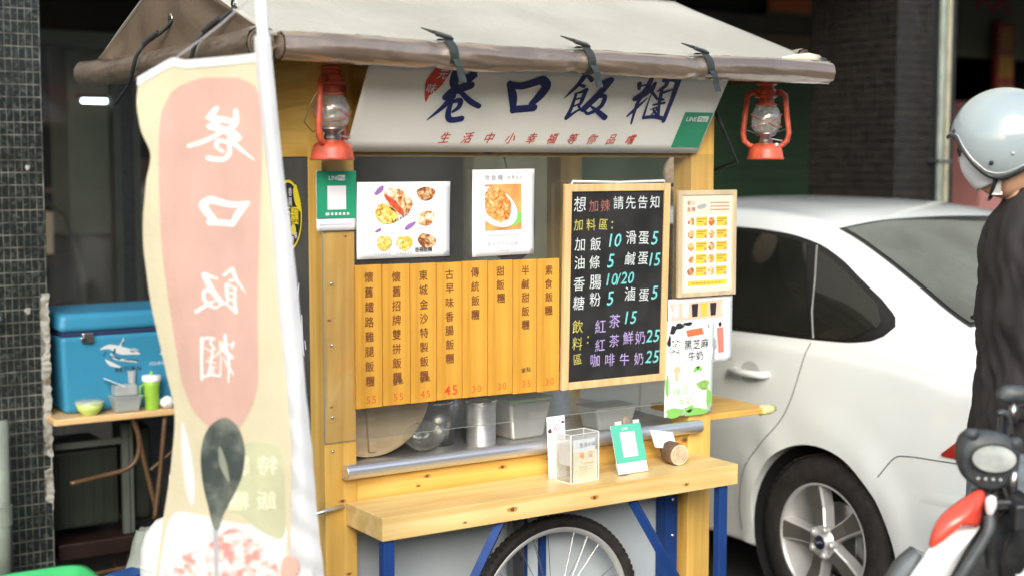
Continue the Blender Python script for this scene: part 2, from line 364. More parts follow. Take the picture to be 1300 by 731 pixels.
# ------------------------------------------------------------------ lettering
GL = {}
def prefetch(chars, off):
    todo = [c for c in dict.fromkeys(chars) if (c, off) not in GL and not c.isspace()]
    tmp = []
    for c in todo:
        cu = bpy.data.curves.new('t', 'FONT'); cu.body = c; cu.offset = off; cu.resolution_u = 2
        o = bpy.data.objects.new('t', cu); COL.objects.link(o); tmp.append((c, o))
    dg = bpy.context.evaluated_depsgraph_get(); dg.update()
    for c, o in tmp:
        me = bpy.data.meshes.new_from_object(o.evaluated_get(dg))
        vv = [(p.co.x, p.co.y) for p in me.vertices]; ff = [tuple(p.vertices) for p in me.polygons]
        GL[(c, off)] = (vv, ff); bpy.data.meshes.remove(me)
    for c, o in tmp:
        cu = o.data; bpy.data.objects.remove(o); bpy.data.curves.remove(cu)
def put(mb, c, fn, x, y, size, off=0.0, rot=0.0, shear=0.0, mirror=False, sx=1.0):
    """one glyph, centred on (x, y)"""
    if off > 0.01 and not c.isascii():
        e = 0.01; p0, pa, pb = Vector(fn(x, y)), Vector(fn(x + e, y)), Vector(fn(x, y + e)); nn = (pa - p0).cross(pb - p0).normalized()
        for k, (dx, dy) in enumerate(((0, 0), (0.022, 0.0), (0.011, 0.016))):
            put(mb, c, lambda a, b, k=k: tuple(Vector(fn(a, b)) + nn * (0.00012 * k)), x + (dx - 0.011) * size, y + dy * size, size, 0.0, rot, shear, mirror, sx)
        return
    if (c, off) not in GL: prefetch(c, off)
    vv, ff = GL[(c, off)]
    if not vv: return
    xs = [p[0] for p in vv]; cx = (min(xs) + max(xs)) / 2
    ys = [p[1] for p in vv]; cy = (min(ys) + max(ys)) / 2 if c.isascii() is False and c not in ':：' else 0.35
    ca, sa = math.cos(rot), math.sin(rot); out = []
    for a, b in vv:
        a = (a - cx) * sx; b = b - cy; a += shear * b
        if mirror: a = -a
        out.append(fn(x + (a * ca - b * sa) * size, y + (a * sa + b * ca) * size))
    mb.add(out, ff)
def line(mb, s, fn, x, y, size, off=0.0, step=None, shear=0.0, vert=False, jit=0.0, sx=1.0):
    """a run of glyphs from (x, y); CJK advance one em, Latin by its width"""
    for c in s:
        if c == ' ':
            x += size * 0.35; continue
        if (c, off) not in GL: prefetch(c, off)
        vv, _ = GL[(c, off)]
        wd = (max(p[0] for p in vv) - min(p[0] for p in vv)) * sx if c.isascii() else 1.0
        adv = step if step else (wd + 0.09) * size
        jr = random.uniform(-1, 1) * jit
        if vert:
            put(mb, c, fn, x, y, size, off, jr, shear, sx=sx); y -= step if step else size * 1.08
        else:
            put(mb, c, fn, x + (adv / 2 if not step else 0), y + jr * size * 0.3, size, off, jr, shear, sx=sx); x += adv
def sm(P, n=5):
    P = [tuple(p) for p in P]; Q = [P[0]] + P + [P[-1]]; out = []
    for i in range(1, len(Q) - 2):
        for k in range(n):
            t = k / n; out.append(tuple(0.5 * (2 * b + (c - a) * t + (2 * a - 5 * b + 4 * c - d) * t * t + (3 * b - a - 3 * c + d) * t ** 3) for a, b, c, d in zip(Q[i - 1], Q[i], Q[i + 1], Q[i + 2])))
    out.append(P[-1]); return out
def rect(mb, fn, x0, x1, y0, y1): mb.add([fn(x0, y0), fn(x1, y0), fn(x1, y1), fn(x0, y1)], [(0, 1, 2, 3)])
def blob(mb, fn, cx, cy, rx, ry, n=20, wob=0.0, rot=0.0):
    ca, sa = math.cos(rot), math.sin(rot); ps = []
    for k in range(n):
        t = 2 * math.pi * k / n; q = 1 + wob * math.sin(3 * t + cx * 90) + wob * 0.6 * math.sin(5 * t + cy * 70)
        a, b = rx * q * math.cos(t), ry * q * math.sin(t); ps.append(fn(cx + a * ca - b * sa, cy + a * sa + b * ca))
    mb.add(ps, [tuple(range(n))])
def ribbon(mb, fn, pts, off=0.0):
    """brush stroke: list of (x, y, width), Catmull-smoothed, round ends"""
    if len(pts) == 2: pts = [pts[0], tuple((a + b) / 2 for a, b in zip(*pts)), pts[1]]
    P = [pts[0]] + list(pts) + [pts[-1]]; q = []
    for i in range(1, len(P) - 2):
        for k in range(6):
            t = k / 6
            q.append(tuple(0.5 * (2 * b + (c - a) * t + (2 * a - 5 * b + 4 * c - d) * t * t + (3 * b - a - 3 * c + d) * t ** 3) for a, b, c, d in zip(P[i - 1], P[i], P[i + 1], P[i + 2])))
    q.append(pts[-1]); L_, R_ = [], []
    for i, (x, y, wd) in enumerate(q):
        x0, y0, _ = q[max(i - 1, 0)]; x1, y1, _ = q[min(i + 1, len(q) - 1)]; l = math.hypot(x1 - x0, y1 - y0) or 1
        nx, ny = -(y1 - y0) / l * wd / 2, (x1 - x0) / l * wd / 2; L_.append((x + nx, y + ny)); R_.append((x - nx, y - ny))
    n = len(q)
    mb.add([fn(a, b, off) for a, b in L_ + R_], [(i, i + 1, n + i + 1, n + i) for i in range(n - 1)])
    for x, y, wd in (q[0], q[-1]):
        mb.add([fn(x + wd / 2 * math.cos(t * math.pi / 6), y + wd / 2 * math.sin(t * math.pi / 6), off + 0.00007) for t in range(12)], [tuple(range(12))])

def glyphs(parent, m, items, fn, name='character', **kw):
    for c, x, y, size in items:
        mb = MB(); put(mb, c, fn, x, y, size, **kw); obj(name, mb, m, parent)
ALLC = '巷口飯糰元味生活中小幸福等你品嚐懷舊鐵路雞腿招牌雙拼東城金沙特製古早香腸傳統甜半鹹素食想加辣請先告知料區滑蛋油條糖粉滷飲紅茶鮮奶咖啡牛黑芝麻綠豆0123456789:/LINEPayRETURNFSHGCOL48'
prefetch(ALLC, 0.0); prefetch('LINEPay45RETURN', 0.012)
prefetch('0123456789/', 0.006)
STROKES = [[[[329,270,15],[330,232,19],[345,208,19]],[[375,277,16],[387,251,20],[375,228,17],[365,198,15]],[[327,232,13],[357,240,18],[394,248,13]],[[323,180,19],[345,200,23],[391,218,19]],[[343,182,18],[325,150,13],[286,106,3]],[[363,198,10],[403,169,14],[438,153,13]],[[347,165,9],[371,170,13],[374,150,12],[358,133,6]],[[345,167,11],[345,130,14],[359,108,15],[394,112,15]]],[[[515,228,14],[542,184,22],[558,139,13]],[[516,226,15],[561,222,19],[621,244,22]],[[621,244,22],[642,224,25],[631,192,24],[613,166,17]],[[557,145,19],[625,152,19]]],[[[766,268,15],[750,230,11],[720,188,3]],[[766,268,7],[793,249,12]],[[755,232,7],[774,228,9]],[[750,201,4],[768,208,6],[786,216,12]],[[785,216,12],[784,179,11],[780,162,4]],[[756,202,8],[757,155,10],[752,121,12]],[[752,120,11],[785,148,6],[803,149,10]],[[762,184,5],[780,189,5]],[[762,160,5],[777,168,5]],[[776,167,7],[792,149,6]],[[816,236,7],[860,250,18]],[[862,250,18],[836,201,20],[802,153,18]],[[828,189,3],[860,197,12],[861,164,13],[827,138,9],[808,145,6]],[[823,163,4],[855,146,12],[891,125,15]]],[[[1010,270,12],[1007,228,16],[993,177,11],[999,106,6]],[[972,242,14],[978,227,10]],[[978,235,5],[999,240,5]],[[977,192,15],[1005,210,20],[1025,232,12],[1029,247,8]],[[1032,247,7],[1033,223,6]],[[1022,195,3],[996,162,10],[973,132,6]],[[1010,228,10],[1038,211,8],[1061,193,6]],[[1030,210,3],[1032,163,6],[1035,130,7]],[[1036,128,9],[1079,132,11],[1116,125,11]],[[1115,259,18],[1119,196,14],[1120,118,13]],[[1059,258,12],[1089,261,11],[1114,257,15]],[[1073,253,12],[1073,238,11],[1048,218,2]],[[1070,214,8],[1087,220,6],[1109,228,3]],[[1065,224,10],[1074,185,11]],[[1074,185,7],[1090,134,10]],[[1055,173,6],[1095,181,7]],[[1050,157,3],[1072,164,6]],[[1077,161,7],[1061,136,4]],[[1063,155,5],[1084,137,7]],[[1069,194,8],[1088,191,5]]]]

# ================================================================== THE SETTING
struct('ground', MB().grid(lambda u, v: (-150 + 300 * u, -150 + 300 * v, 0), 2, 2), M['asphalt'])
struct('pavement', bx(-8, 16, 1.5, 4.45, 0.0, 0.004), M['paving'])
struct('shop_floor', bx(-8, 16, 4.62, 9, 0.0, 0.10), M['paving'])
b_ = thing('building', 'dark arcaded street building standing behind the cart and the car', 'building', (0, 4.5, 0))
def bpart(name, mb, m, **k): mb.shift(0, -4.5, 0); return obj(name, mb, m, b_, **k)
bpart('upper_wall', bx(-8, 16, 1.85, 2.3, 3.0, 12), mat('pale_bounce_render', (0.40, 0.41, 0.38), 0.8, var=0.08))  # unseen upper wall, made pale to bounce light onto the car
bpart('arcade_ceiling', bx(-8, 16, 2.3, 4.6, 3.1, 3.25), M['concrete'])
bpart('side_wall', bx(-8.3, -8, 1.85, 9, 0, 12), M['concrete']); bpart('side_wall', bx(16, 16.3, 1.85, 9, 0, 12), M['concrete'])  # unseen end walls, added to keep the arcade and shop dark
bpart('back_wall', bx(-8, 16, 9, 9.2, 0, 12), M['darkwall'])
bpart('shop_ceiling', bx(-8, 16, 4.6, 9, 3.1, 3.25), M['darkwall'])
bpart('roof', bx(-8.3, 16.3, 1.85, 9.2, 12, 12.2), M['concrete'])
# left shopfront (glazed)
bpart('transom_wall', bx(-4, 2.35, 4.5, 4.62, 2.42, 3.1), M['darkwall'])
bpart('lintel', bx(-4, 2.35, 4.44, 4.60, 2.34, 2.42), M['alu'])
for x in (-1.9, -0.5, 0.42, 0.865, 0.975, 1.65, 2.33):
    bpart('door_frame', bx(x - 0.022, x + 0.022, 4.46, 4.56, 0, 2.34), M['alu'])
for x0, x1 in ((-1.9, -0.5), (-0.5, 0.42), (0.42, 0.865), (0.975, 1.65), (1.65, 2.33)):
    bpart('shop_window', bx(x0 + 0.022, x1 - 0.022, 4.505, 4.515, 0.1, 2.34), M['acrylic'])
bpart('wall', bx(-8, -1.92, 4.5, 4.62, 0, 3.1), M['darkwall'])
bpart('door_stile', bx(0.89, 0.953, 4.47, 4.55, 0, 2.34), M['plastic_black'])
# middle walls
bpart('wall', bx(2.36, 3.25, 4.62, 4.7, 0, 3.1), M['darkwall'])  # near-black sheet painted in for a dark opening
bpart('wall', bx(3.25, 3.93, 4.5, 4.62, 0, 3.1), M['greywall'])
bpart('shutter_wall', bx(3.93, 7.0, 4.5, 4.6, 0, 2.52), M['greenwall'])
mb = MB()
for k in range(24): mb.box(3.95, 7.0, 4.488, 4.5, 0.06 + k * 0.1, 0.06 + k * 0.1 + 0.012)
bpart('shutter_rib', mb, M['greenwall'], stuff=True)
bpart('fascia', bx(3.93, 7.0, 4.40, 4.62, 2.53, 2.66), M['beige'], bevel=0.01)
bpart('fascia', bx(3.93, 7.0, 4.34, 4.62, 2.665, 2.78), M['concrete'], bevel=0.01)
bpart('fascia', bx(3.93, 7.0, 4.40, 4.62, 2.785, 3.1), M['darkwall'])
bpart('wall', bx(7.0, 7.82, 4.5, 4.62, 0, 3.1), M['darkwall'])
bpart('wall', bx(8.9, 16, 4.5, 4.62, 0, 3.1), M['darkwall'])

sg = thing('orange_sign', 'orange shop sign strip high on the wall above the canopy\'s right end', 'sign', (6.3, 4.33, 2.84))
obj('sign_box', bx(-0.62, 0.42, -0.05, 0.0, -0.03, 0.22), mat('orange_sign_paint', (0.42, 0.12, 0.02), 0.5), sg, bevel=0.01)
obj('sign_edge', bx(-0.64, 0.44, -0.04, 0.0, -0.06, -0.032), M['beige'], sg)
pl = obj('pillar', bx(7.84, 8.12, 4.1, 4.4, 0, 2.2), M['pink'], bevel=0.01)
tag(pl, 'pink painted pillar just left of the rider\'s face', 'pillar')
s2 = thing('shop_sign', 'pale grey shop sign with red lettering above the pink pillar', 'sign', (8.3, 4.3, 2.56))
obj('sign_box', bx(-0.55, 1.2, 0, 0.12, 0, 0.62), M['greywall'], s2, bevel=0.01)
mb = MB(); line(mb, 'A', lambda a, b: (a, -0.004, b), -0.36, 0.50, 0.30, 0.012); line(mb, 'X', lambda a, b: (a, -0.004, b), -0.17, 0.50, 0.36, 0.012)
obj('lettering', mb, mat('dull_red_paint', (0.30, 0.03, 0.03), 0.6), s2)
obj('panel', bx(0.36, 0.62, -0.02, -0.001, 0.03, 0.5), M['pale_ink'], s2, bevel=0.004)
s3 = thing('hanging_sign', 'narrow vertical red and yellow sign hanging above the rider', 'sign', (8.24, 4.2, 2.1))
obj('sign_board', bx(-0.11, 0.11, 0, 0.05, 0, 0.75), mat('dark_red_sign', (0.18, 0.02, 0.01), 0.5), s3, bevel=0.006)
mb = MB()
for i, c in enumerate('香腸飯'): put(mb, c, lambda a, b: (a, -0.004, b), 0, 0.62 - i * 0.24, 0.2, 0.012)
obj('lettering', mb, mat('dull_yellow_paint', (0.34, 0.20, 0.02), 0.6), s3)

# tiled columns ------------------------------------------------------
cl = thing('column', 'black mosaic tiled column with pale grout at the left edge', 'column', (-0.6, 2.1, 0))
obj('core', bx(-0.40, 0.346, -0.272, 0.35, 0, 3.05), M['grout'], cl)
tm = bx(-0.0107, 0.0107, -0.0015, 0.001, -0.0205, 0.0205).mesh('tile', M['tile_left'])
cells = [(0.346 - 0.0155 - i * 0.0247, 0.04 + j * 0.0457) for j in range(66) for i in range(30)]
cells.sort(key=lambda c: (0 if (c[0] > 0.12 and 0.3 < c[1] < 2.34) else 1, -c[0] + 0.0))
rest = MB()
for i, (x, z) in enumerate(cells):
    if 0.312 < x and 0.62 < z < 1.20 and random.random() < 0.7: continue
    yo = -0.2732 + random.uniform(-0.0006, 0.0006)
    if i < 300:
        t = obj('tile', tm, None, cl); t.location = (x, yo, z)
        t.rotation_euler = (random.gauss(0, 0.02), 0, random.gauss(0, 0.02))
    else: rest.box(x - 0.0107, x + 0.0107, yo - 0.0015, yo, z - 0.0205, z + 0.0205)
for j in range(66):
    for i in range(24):
        y, z = -0.25 + i * 0.0247, 0.04 + j * 0.0457; rest.box(0.346, 0.3525, y - 0.0105, y + 0.0105, z - 0.0205, z + 0.0205)
obj('tiling', rest, M['tile_left'], cl, stuff=True)
def patch(cx, cz, rx, rz, n, th, seed):
    random.seed(seed); m_ = MB(); ring = []
    for k in range(n):
        t = 2 * math.pi * k / n; q = random.uniform(0.65, 1.15); ring.append((cx + rx * q * math.cos(t), cz + rz * q * math.sin(t)))
    m_.prism(ring, lambda a, b, d: (a, d, b), -0.276 - th, -0.27); return m_
mb = MB(); random.seed(9)
zz = [0.40 + 0.0115 * k for k in range(72)]; lw = 0.012; prof = []
for z in zz:
    lw = max(0.004, min(0.030, lw + random.uniform(-0.007, 0.007) + 0.0012 * math.sin(z * 17))); gap = 0.002 if 0.56 < z < 0.60 or z < 0.43 else 1
    prof.append((0.3475 - (lw if gap == 1 else 0.003), 0.349 + random.uniform(0, 0.007) * gap, random.uniform(0.002, 0.010), z))
mb.add([p for a, b, d, z in prof for p in ((a, -0.2725, z), (a + 0.003, -0.2745 - d * .6, z), (b - 0.003, -0.2745 - d, z), (b, -0.268, z))],
       [(4 * k + q, 4 * k + q + 1, 4 * k + q + 5, 4 * k + q + 4) for k in range(len(prof) - 1) for q in range(3)])
obj('broken_plaster', mb, M['plaster'], cl)
random.seed(3)
for (x, z, r_) in ((0.287, 1.68, 0.009), (0.272, 1.155, 0.011), (0.13, 1.30, 0.010)):
    mb = MB(); blob(mb, lambda a, b: (a, -0.281, b), x, z, r_, r_ * 1.1, 10, 0.2); obj('paint_fleck', mb, M['plaster'], cl)
hb = thing('door_handle', 'short metal bar handle on the tiled column at the left edge', 'handle', (-0.47, 1.80, 1.12))
obj('bar', MB().tube([(-0.07, -0.03, -0.035), (-0.01, -0.035, 0.0), (0.03, -0.03, 0.022)], 0.012, 10), M['steel'], hb, smooth=True)
obj('bracket', MB().tube([(-0.05, 0.02, -0.026), (-0.05, -0.032, -0.026)], 0.008, 8), M['steel'], hb)
pp = thing('drain_pipe', 'grey plastic pipe in the lower left corner beside the tiled column', 'pipe', (-0.475, 1.70, 0))
obj('pipe', MB().tube([(0, 0, 0), (0, 0, 0.78)], 0.036, 16), M['pipe'], pp, smooth=True)
obj('coupling', MB().lathe([(0.036, 0.40), (0.042, 0.40), (0.042, 0.47), (0.036, 0.47)], 18), M['pipe'], pp)

cr = thing('column', 'brown black tiled column standing behind the white car\'s roof', 'column', (4.90, 2.5, 0))
obj('core', bx(-0.24, 0.26, -0.34, 0.34, 0, 3.05), M['grout_dark'], cr)
mb = MB()
for j in range(66):
    z = 0.04 + j * 0.0457
    for i in range(20):
        x = -0.228 + i * 0.0247; yo = -0.3418 + random.uniform(-.0006, .0006); mb.box(x - 0.0103, x + 0.0103, yo, -0.34, z - 0.0195, z + 0.0195)
    for i in range(15):
        y = -0.315 + i * 0.0457; xo = -0.2418 + random.uniform(-.0006, .0006); mb.box(xo, -0.24, y - 0.0205, y + 0.0205, z - 0.0195, z + 0.0195)
obj('tiling', mb, M['tile_right'], cr, stuff=True)
p2 = thing('drain_pipe', 'pale grey drain pipes running down the tiled column behind the car', 'pipe', (4.97, 2.08, 0))
obj('pipe', MB().tube([(-0.022, 0, 0), (-0.022, 0, 3.1)], 0.020, 12), M['pipe'], p2, smooth=True)
obj('pipe', MB().tube([(0.033, 0, 0), (0.033, 0, 3.1)], 0.017, 12), mat('dull_cream_pipe', (0.24, 0.23, 0.16), 0.6, var=0.2), p2, smooth=True)
obj('clamp', bx(-0.05, 0.06, -0.025, 0.07, 1.7, 1.715), M['steel_dull'], p2)

# the other side of the street, mirrored in the car and the steel
ob = thing('opposite_building', 'cream shop house row across the street, behind the viewer', 'building', (0, -15, 0))
obj('wall', bx(-16, 16, -3, 0, 0, 5.6), mat('cream_wall', (0.42, 0.40, 0.34), 0.9), ob)
for k in range(9):
    x = -15 + k * 3.5; f = obj('window', bx(x, x + 1.8, -0.02, 0.03, 3.4, 4.9), M['dark_glass'], ob); obj('frame', bx(x - 0.08, x + 1.88, 0.0, 0.02, 3.3, 3.38), M['concrete'], f)
    obj('shopfront', bx(x - 0.3, x + 2.3, 0.005, 0.035, 0.1, 2.6), M['dark_glass'], ob)
    obj('awning', MB().add([(x - 0.4, 0.03, 3.1), (x + 2.4, 0.03, 3.1), (x + 2.4, 1.1, 2.7), (x - 0.4, 1.1, 2.7)], [(0, 1, 2, 3)]), (M['bikered'], M['greenwall'], M['flag_cream'])[k % 3], ob)

# things inside the shop seen through the glass
cab = thing('cabinet', 'pale cabinet behind the shop glass left of the cart', 'cabinet', (0.95, 5.3, 0.1))
obj('carcass', bx(-0.12, 0.30, 0, 0.4, 1.15, 2.35), mat('cabinet_paint', (0.13, 0.145, 0.11), 0.6), cab, bevel=0.01)
obj('base', bx(-0.12, 0.30, 0.02, 0.4, 0, 1.14), M['darkwall'], cab)
mb = MB()
for i in range(3):
    for j in range(2): blob(mb, lambda a, b: (a, -0.003, b), 0.02 + i * 0.07, 2.12 + j * 0.07, 0.016, 0.022, 12)
obj('vent_hole', mb, M['plastic_black'], cab, stuff=True)
for x, L_ in ((0.87, 0.19), (1.13, 0.085)):
    t = thing('reflected_tube', 'glowing %s fluorescent tube seen through the shop glass' % ('longer left' if L_ > 0.1 else 'shorter right'), 'lamp', (x, 4.82, 2.055), group='fluorescent tubes')  # lit tubes added in place of lamp reflections in the glass
    obj('tube', MB().tube([(-L_ / 2, 0, 0), (L_ / 2, 0, 0)], 0.013, 12), M['tube_on'], t)
    obj('fitting', bx(-L_ / 2 - 0.03, L_ / 2 + 0.03, -0.02, 0.02, 0.014, 0.035), M['alu'], t)
sh = thing('shop_shelf', 'dim brown wooden shelf of boxes inside the shop behind the glass', 'shelf', (0.95, 5.9, 0.1))
brn = mat('dim_brown_wood', (0.16, 0.085, 0.04), 0.6, var=0.3)
for z in (0.5, 0.95, 1.4, 1.85): obj('shelf_board', bx(-0.75, 0.9, 0, 0.35, z, z + 0.025), brn, sh)
for x in (-0.77, 0.08, 0.9): obj('upright', bx(x, x + 0.02, 0.0, 0.35, 0, 2.2), brn, sh)
for k, (x, z, w_, h_, m_) in enumerate(((-0.6, 0.975, 0.3, 0.22, 'orange_ink'), (-0.25, 0.975, 0.2, 0.3, 'poster_beige'), (0.2, 0.975, 0.3, 0.18, 'darkgreen'), (0.55, 0.975, 0.22, 0.28, 'beige'), (-0.55, 1.425, 0.25, 0.25, 'poster_beige'), (0.25, 1.425, 0.4, 0.2, 'brown_ink'), (-0.6, 0.525, 0.4, 0.3, 'beige'), (0.2, 0.525, 0.3, 0.25, 'greywall'))):
    obj('storage_box', bx(x, x + w_, 0.03, 0.28, z, z + h_), M[m_], sh, bevel=0.01)
ch = thing('chair', 'dim metal chair with curved back inside the shop behind the glass', 'chair', (0.72, 4.95, 0.1), (0, 0, 0.3))
obj('back_frame', MB().tube([(-0.2, 0.2, 0), (-0.2, 0.22, 0.9), (-0.12, 0.22, 1.28), (0, 0.22, 1.36), (0.12, 0.22, 1.28), (0.22, 0.2, 0.9), (0.26, 0.2, 0)], 0.014, 8), M['alu'], ch, smooth=True)
obj('backrest', bx(-0.18, 0.2, 0.205, 0.235, 0.75, 1.05), M['darkwall'], ch, bevel=0.02)
obj('seat', bx(-0.2, 0.24, -0.22, 0.2, 0.5, 0.54), M['plastic_black'], ch, bevel=0.02)
for x in (-0.19, 0.23): obj('leg', MB().tube([(x, -0.2, 0), (x, -0.2, 0.5)], 0.012, 8), M['alu'], ch)
ds = thing('woven_tray', 'round woven beige tray hanging behind the cart\'s right post', 'tray', (2.07, 0.95, 1.65), (0, 0, -0.3))
obj('disc', MB().lathe([(0, 0.006), (0.075, 0.006), (0.09, 0), (0.075, -0.006), (0, -0.006)], 28, lambda a, b, c: (a, c, b)), mat('woven_beige', (0.52, 0.40, 0.26), 0.8, var=0.2, nscale=70), ds, smooth=True)
obj('loop', MB().tube([(0, 0, 0.088), (0, 0, 0.33)], 0.003, 6), M['strap'], ds)

# ================================================================== THE CART
ct = thing('food_cart', 'yellow wooden rice roll cart with grey brown tarpaulin roof and blue steel frame', 'food cart')
def cp(name, mb, m, **k): return obj(name, mb, m, ct, **k)
BV = 0.0025
for x0, x1 in ((0, 0.098), (1.305, 1.40)):
    p = cp('post', bx(x0, x1, 0, 0.09, 0.0, 1.99), M['pine_z'], bevel=BV)
    for z in (1.37, 1.20, 1.0, 0.905, 1.60):
        mb = MB(); mb.lathe([(0, -0.0035), (0.003, -0.0035), (0.0045, 0)], 10, lambda a, b, c: (a + (x0 + 0.022 if x0 < 1 else x1 - 0.02), c - 0.0065, b + z)); obj('screw', mb, M['chrome'], p, smooth=True)
    cp('rear_post', bx(x0, x1, 0.73, 0.82, 0.0, 1.99), M['pine_z'], bevel=BV)
cp('front_beam', bx(0.100, 1.303, 0.012, 0.08, 1.715, 1.99), M['pine_x'], bevel=BV)
cp('rear_beam', bx(0.100, 1.303, 0.74, 0.81, 1.82, 1.96), M['pine_x'], bevel=BV)
cp('side_board', bx(0.008, 0.092, 0.092, 0.728, 1.714, 1.985), M['pine_y'], bevel=BV)
cp('side_board', bx(1.31, 1.395, 0.092, 0.728, 1.75, 1.985), M['pine_y'], bevel=BV)
cp('rafter', bx(-0.2, -0.15, -0.26, 1.1, 1.992, 2.02), M['pine_y']); cp('rafter', bx(1.48, 1.53, -0.26, 1.1, 1.992, 2.02), M['pine_y'])
cp('cross_beam', bx(-0.2, 1.53, 0.02, 0.07, 1.993, 2.03), M['pine_x']); cp('cross_beam', bx(-0.2, 1.53, 0.75, 0.8, 1.993, 2.03), M['pine_x'])
# body
cp('apron_board', bx(0.100, 1.303, 0.004, 0.035, 0.66, 0.815), M['pine_x'], bevel=0.002)
cp('end_board', bx(0.03, 0.06, 0.092, 0.728, 0.62, 0.815), M['pine_y'], bevel=0.002)
cp('counter', bx(0.02, 1.38, 0.0365, 0.82, 0.816, 0.834), M['steel'], bevel=0.003)
cp('counter_back', bx(0.10, 1.30, 0.70, 0.712, 0.835, 1.03), M['steel_dull'])
mb = MB().tube([(0.05, -0.022, 0.845), (1.335, -0.022, 0.845)], 0.0215, 20)
cp('counter_rail', mb, M['steel'], smooth=False, bevel=0.002)
mb = MB().box(0.05, 1.335, -0.022, 0.0355, 0.8245, 0.8295)
cp('rail_lip', mb, M['steel'])
# shelf
SX0, SX1, SP, SZ, ST = 0.063, 1.326, 0.217, 0.755, 0.066
cp('shelf', bx(SX0, SX1, -SP, -0.001, SZ - ST + 0.002, SZ), M['shelf'], bevel=0.002)
def knots(lst, fn, parent):
    for x, z, r_ in lst:
        k_ = MB(); blob(k_, lambda a, b: fn(a, b, 0.0003), x, z, r_ * 2.6, r_ * 1.1, 18, 0.08); o = obj('knot', k_, mat('knot_halo', (0.52, 0.27, 0.07), 0.5), parent)
        k_ = MB(); blob(k_, lambda a, b: fn(a, b, 0.0006), x, z, r_, r_ * 0.75, 14, 0.12); obj('knot_heart', k_, mat('knot_dark', (0.16, 0.055, 0.015), 0.5), o)
knots(((0.477, 0.724, 0.007), (0.765, 0.721, 0.0065), (1.115, 0.716, 0.005), (0.32, 0.708, 0.003)), lambda a, b, o: (a, -SP - o, b), [c for c in ct.children if c.name == 'shelf'][0])
kp = [c for c in ct.children if c.name == 'apron_board'][0]
knots(((0.326, 0.797, 0.005), (0.297, 0.772, 0.004), (0.585, 0.793, 0.006), (0.75, 0.799, 0.003)), lambda a, b, o: (a, 0.004 - o, b), kp)
kp = [c for c in ct.children if c.name == 'post'][0]
knots(((0.018, 1.268, 0.0035), (0.022, 1.027, 0.003), (0.052, 0.76, 0.005), (0.07, 1.497, 0.003), (0.07, 0.55, 0.004)), lambda a, b, o: (a, -o, b), kp)
# blue steel frame
for x0, x1, y0, y1, z1, nm in ((0.092, 0.118, 0.055, 0.08, 0.688, 'frame_leg'), (1.228, 1.288, 0.03, 0.08, 0.688, 'frame_leg'), (0.690, 0.722, 0.07, 0.085, 0.66, 'frame_leg'), (0.760, 0.792, 0.07, 0.085, 0.66, 'frame_leg')):
    cp(nm, bx(x0 + 0.008, x1, y0, y1, 0.02, z1 - 0.03), M['blue_steel'], bevel=0.003)
for z in (0.6, 0.48, 0.36, 0.24):
    cp('bolt', MB().lathe([(0, -0.004), (0.004, -0.004), (0.006, 0)], 10, lambda a, b, c: (a + 1.266, c + 0.029, b + z)), M['chrome'], smooth=True)
for x0, x1 in ((0.072, 0.107), (1.262, 1.296)):
    cp('shelf_leg', bx(x0, x1, -0.205, -0.175, 0.0, SZ - ST), M['blue_steel'], bevel=0.004)
for xa, xb in ((0.455, 0.20), (0.925, 1.20)):
    cp('brace', MB().tube([(xa, -0.19, SZ - ST - 0.002), (xb, -0.19, 0.26)], 0.0165, 4), M['blue_steel'])
cp('frame_rail', bx(0.06, 1.34, 0.10, 0.13, 0.10, 0.14), M['blue_steel'], bevel=0.003)
cp('lower_panel', bx(0.10, 1.304, 0.086, 0.098, 0.12, 0.659), M['white_panel'], bevel=0.001)
cp('axle_arm', bx(0.64, 0.682, 0.03, 0.06, 0.30, 0.655), M['steel_dull'])
# blue knob and hook on the left side
k1 = cp('latch', MB().tube([(0.05, -0.012, 0.748), (-0.055, -0.03, 0.742)], 0.0065, 10), M['steel'], smooth=True)
obj('knob', MB().tube([(-0.05, -0.03, 0.785), (-0.072, -0.034, 0.778), (-0.082, -0.035, 0.752), (-0.078, -0.035, 0.722), (-0.058, -0.03, 0.706)], [0.010, 0.016, 0.018, 0.016, 0.009], 12), M['blue_plastic'], k1, smooth=True)
# drop leaf on the right end
sf = cp('drop_leaf', bx(1.402, 1.70, 0.03, 0.32, 0.845, 0.865), M['pine_x'], bevel=0.003)
obj('corner_pad', MB().tube([(1.66, 0.045, 0.855), (1.70, 0.042, 0.855), (1.722, 0.05, 0.855)], [0.022, 0.021, 0.017], 12, flat=0.8), mat('pale_yellow_foam', (0.62, 0.60, 0.28), 0.9, bump=0.4), sf, smooth=True)
obj('leaf_stay', MB().tube([(1.405, 0.12, 0.73), (1.52, 0.12, 0.843)], 0.007, 8), M['white_plastic'], sf)
# side sheet and acrylic
cp('side_sheet', bx(0.000, 0.004, 0.094, 0.728, 0.70, 1.712), mat('grey_side_sheet', (0.085, 0.082, 0.076), 0.25, var=0.15), bevel=0)
ac = cp('acrylic_sheet', bx(0.0, 1.392, -0.006, -0.002, 0.93, 1.726), M['acrylic'])
obj('sheet_edge', bx(0.0, 1.392, -0.0065, -0.0015, 0.9285, 0.9295), M['edge'], ac)
obj('sheet_edge', bx(-0.002, -0.0003, -0.0065, -0.0015, 0.93, 1.70), M['edge'], ac)

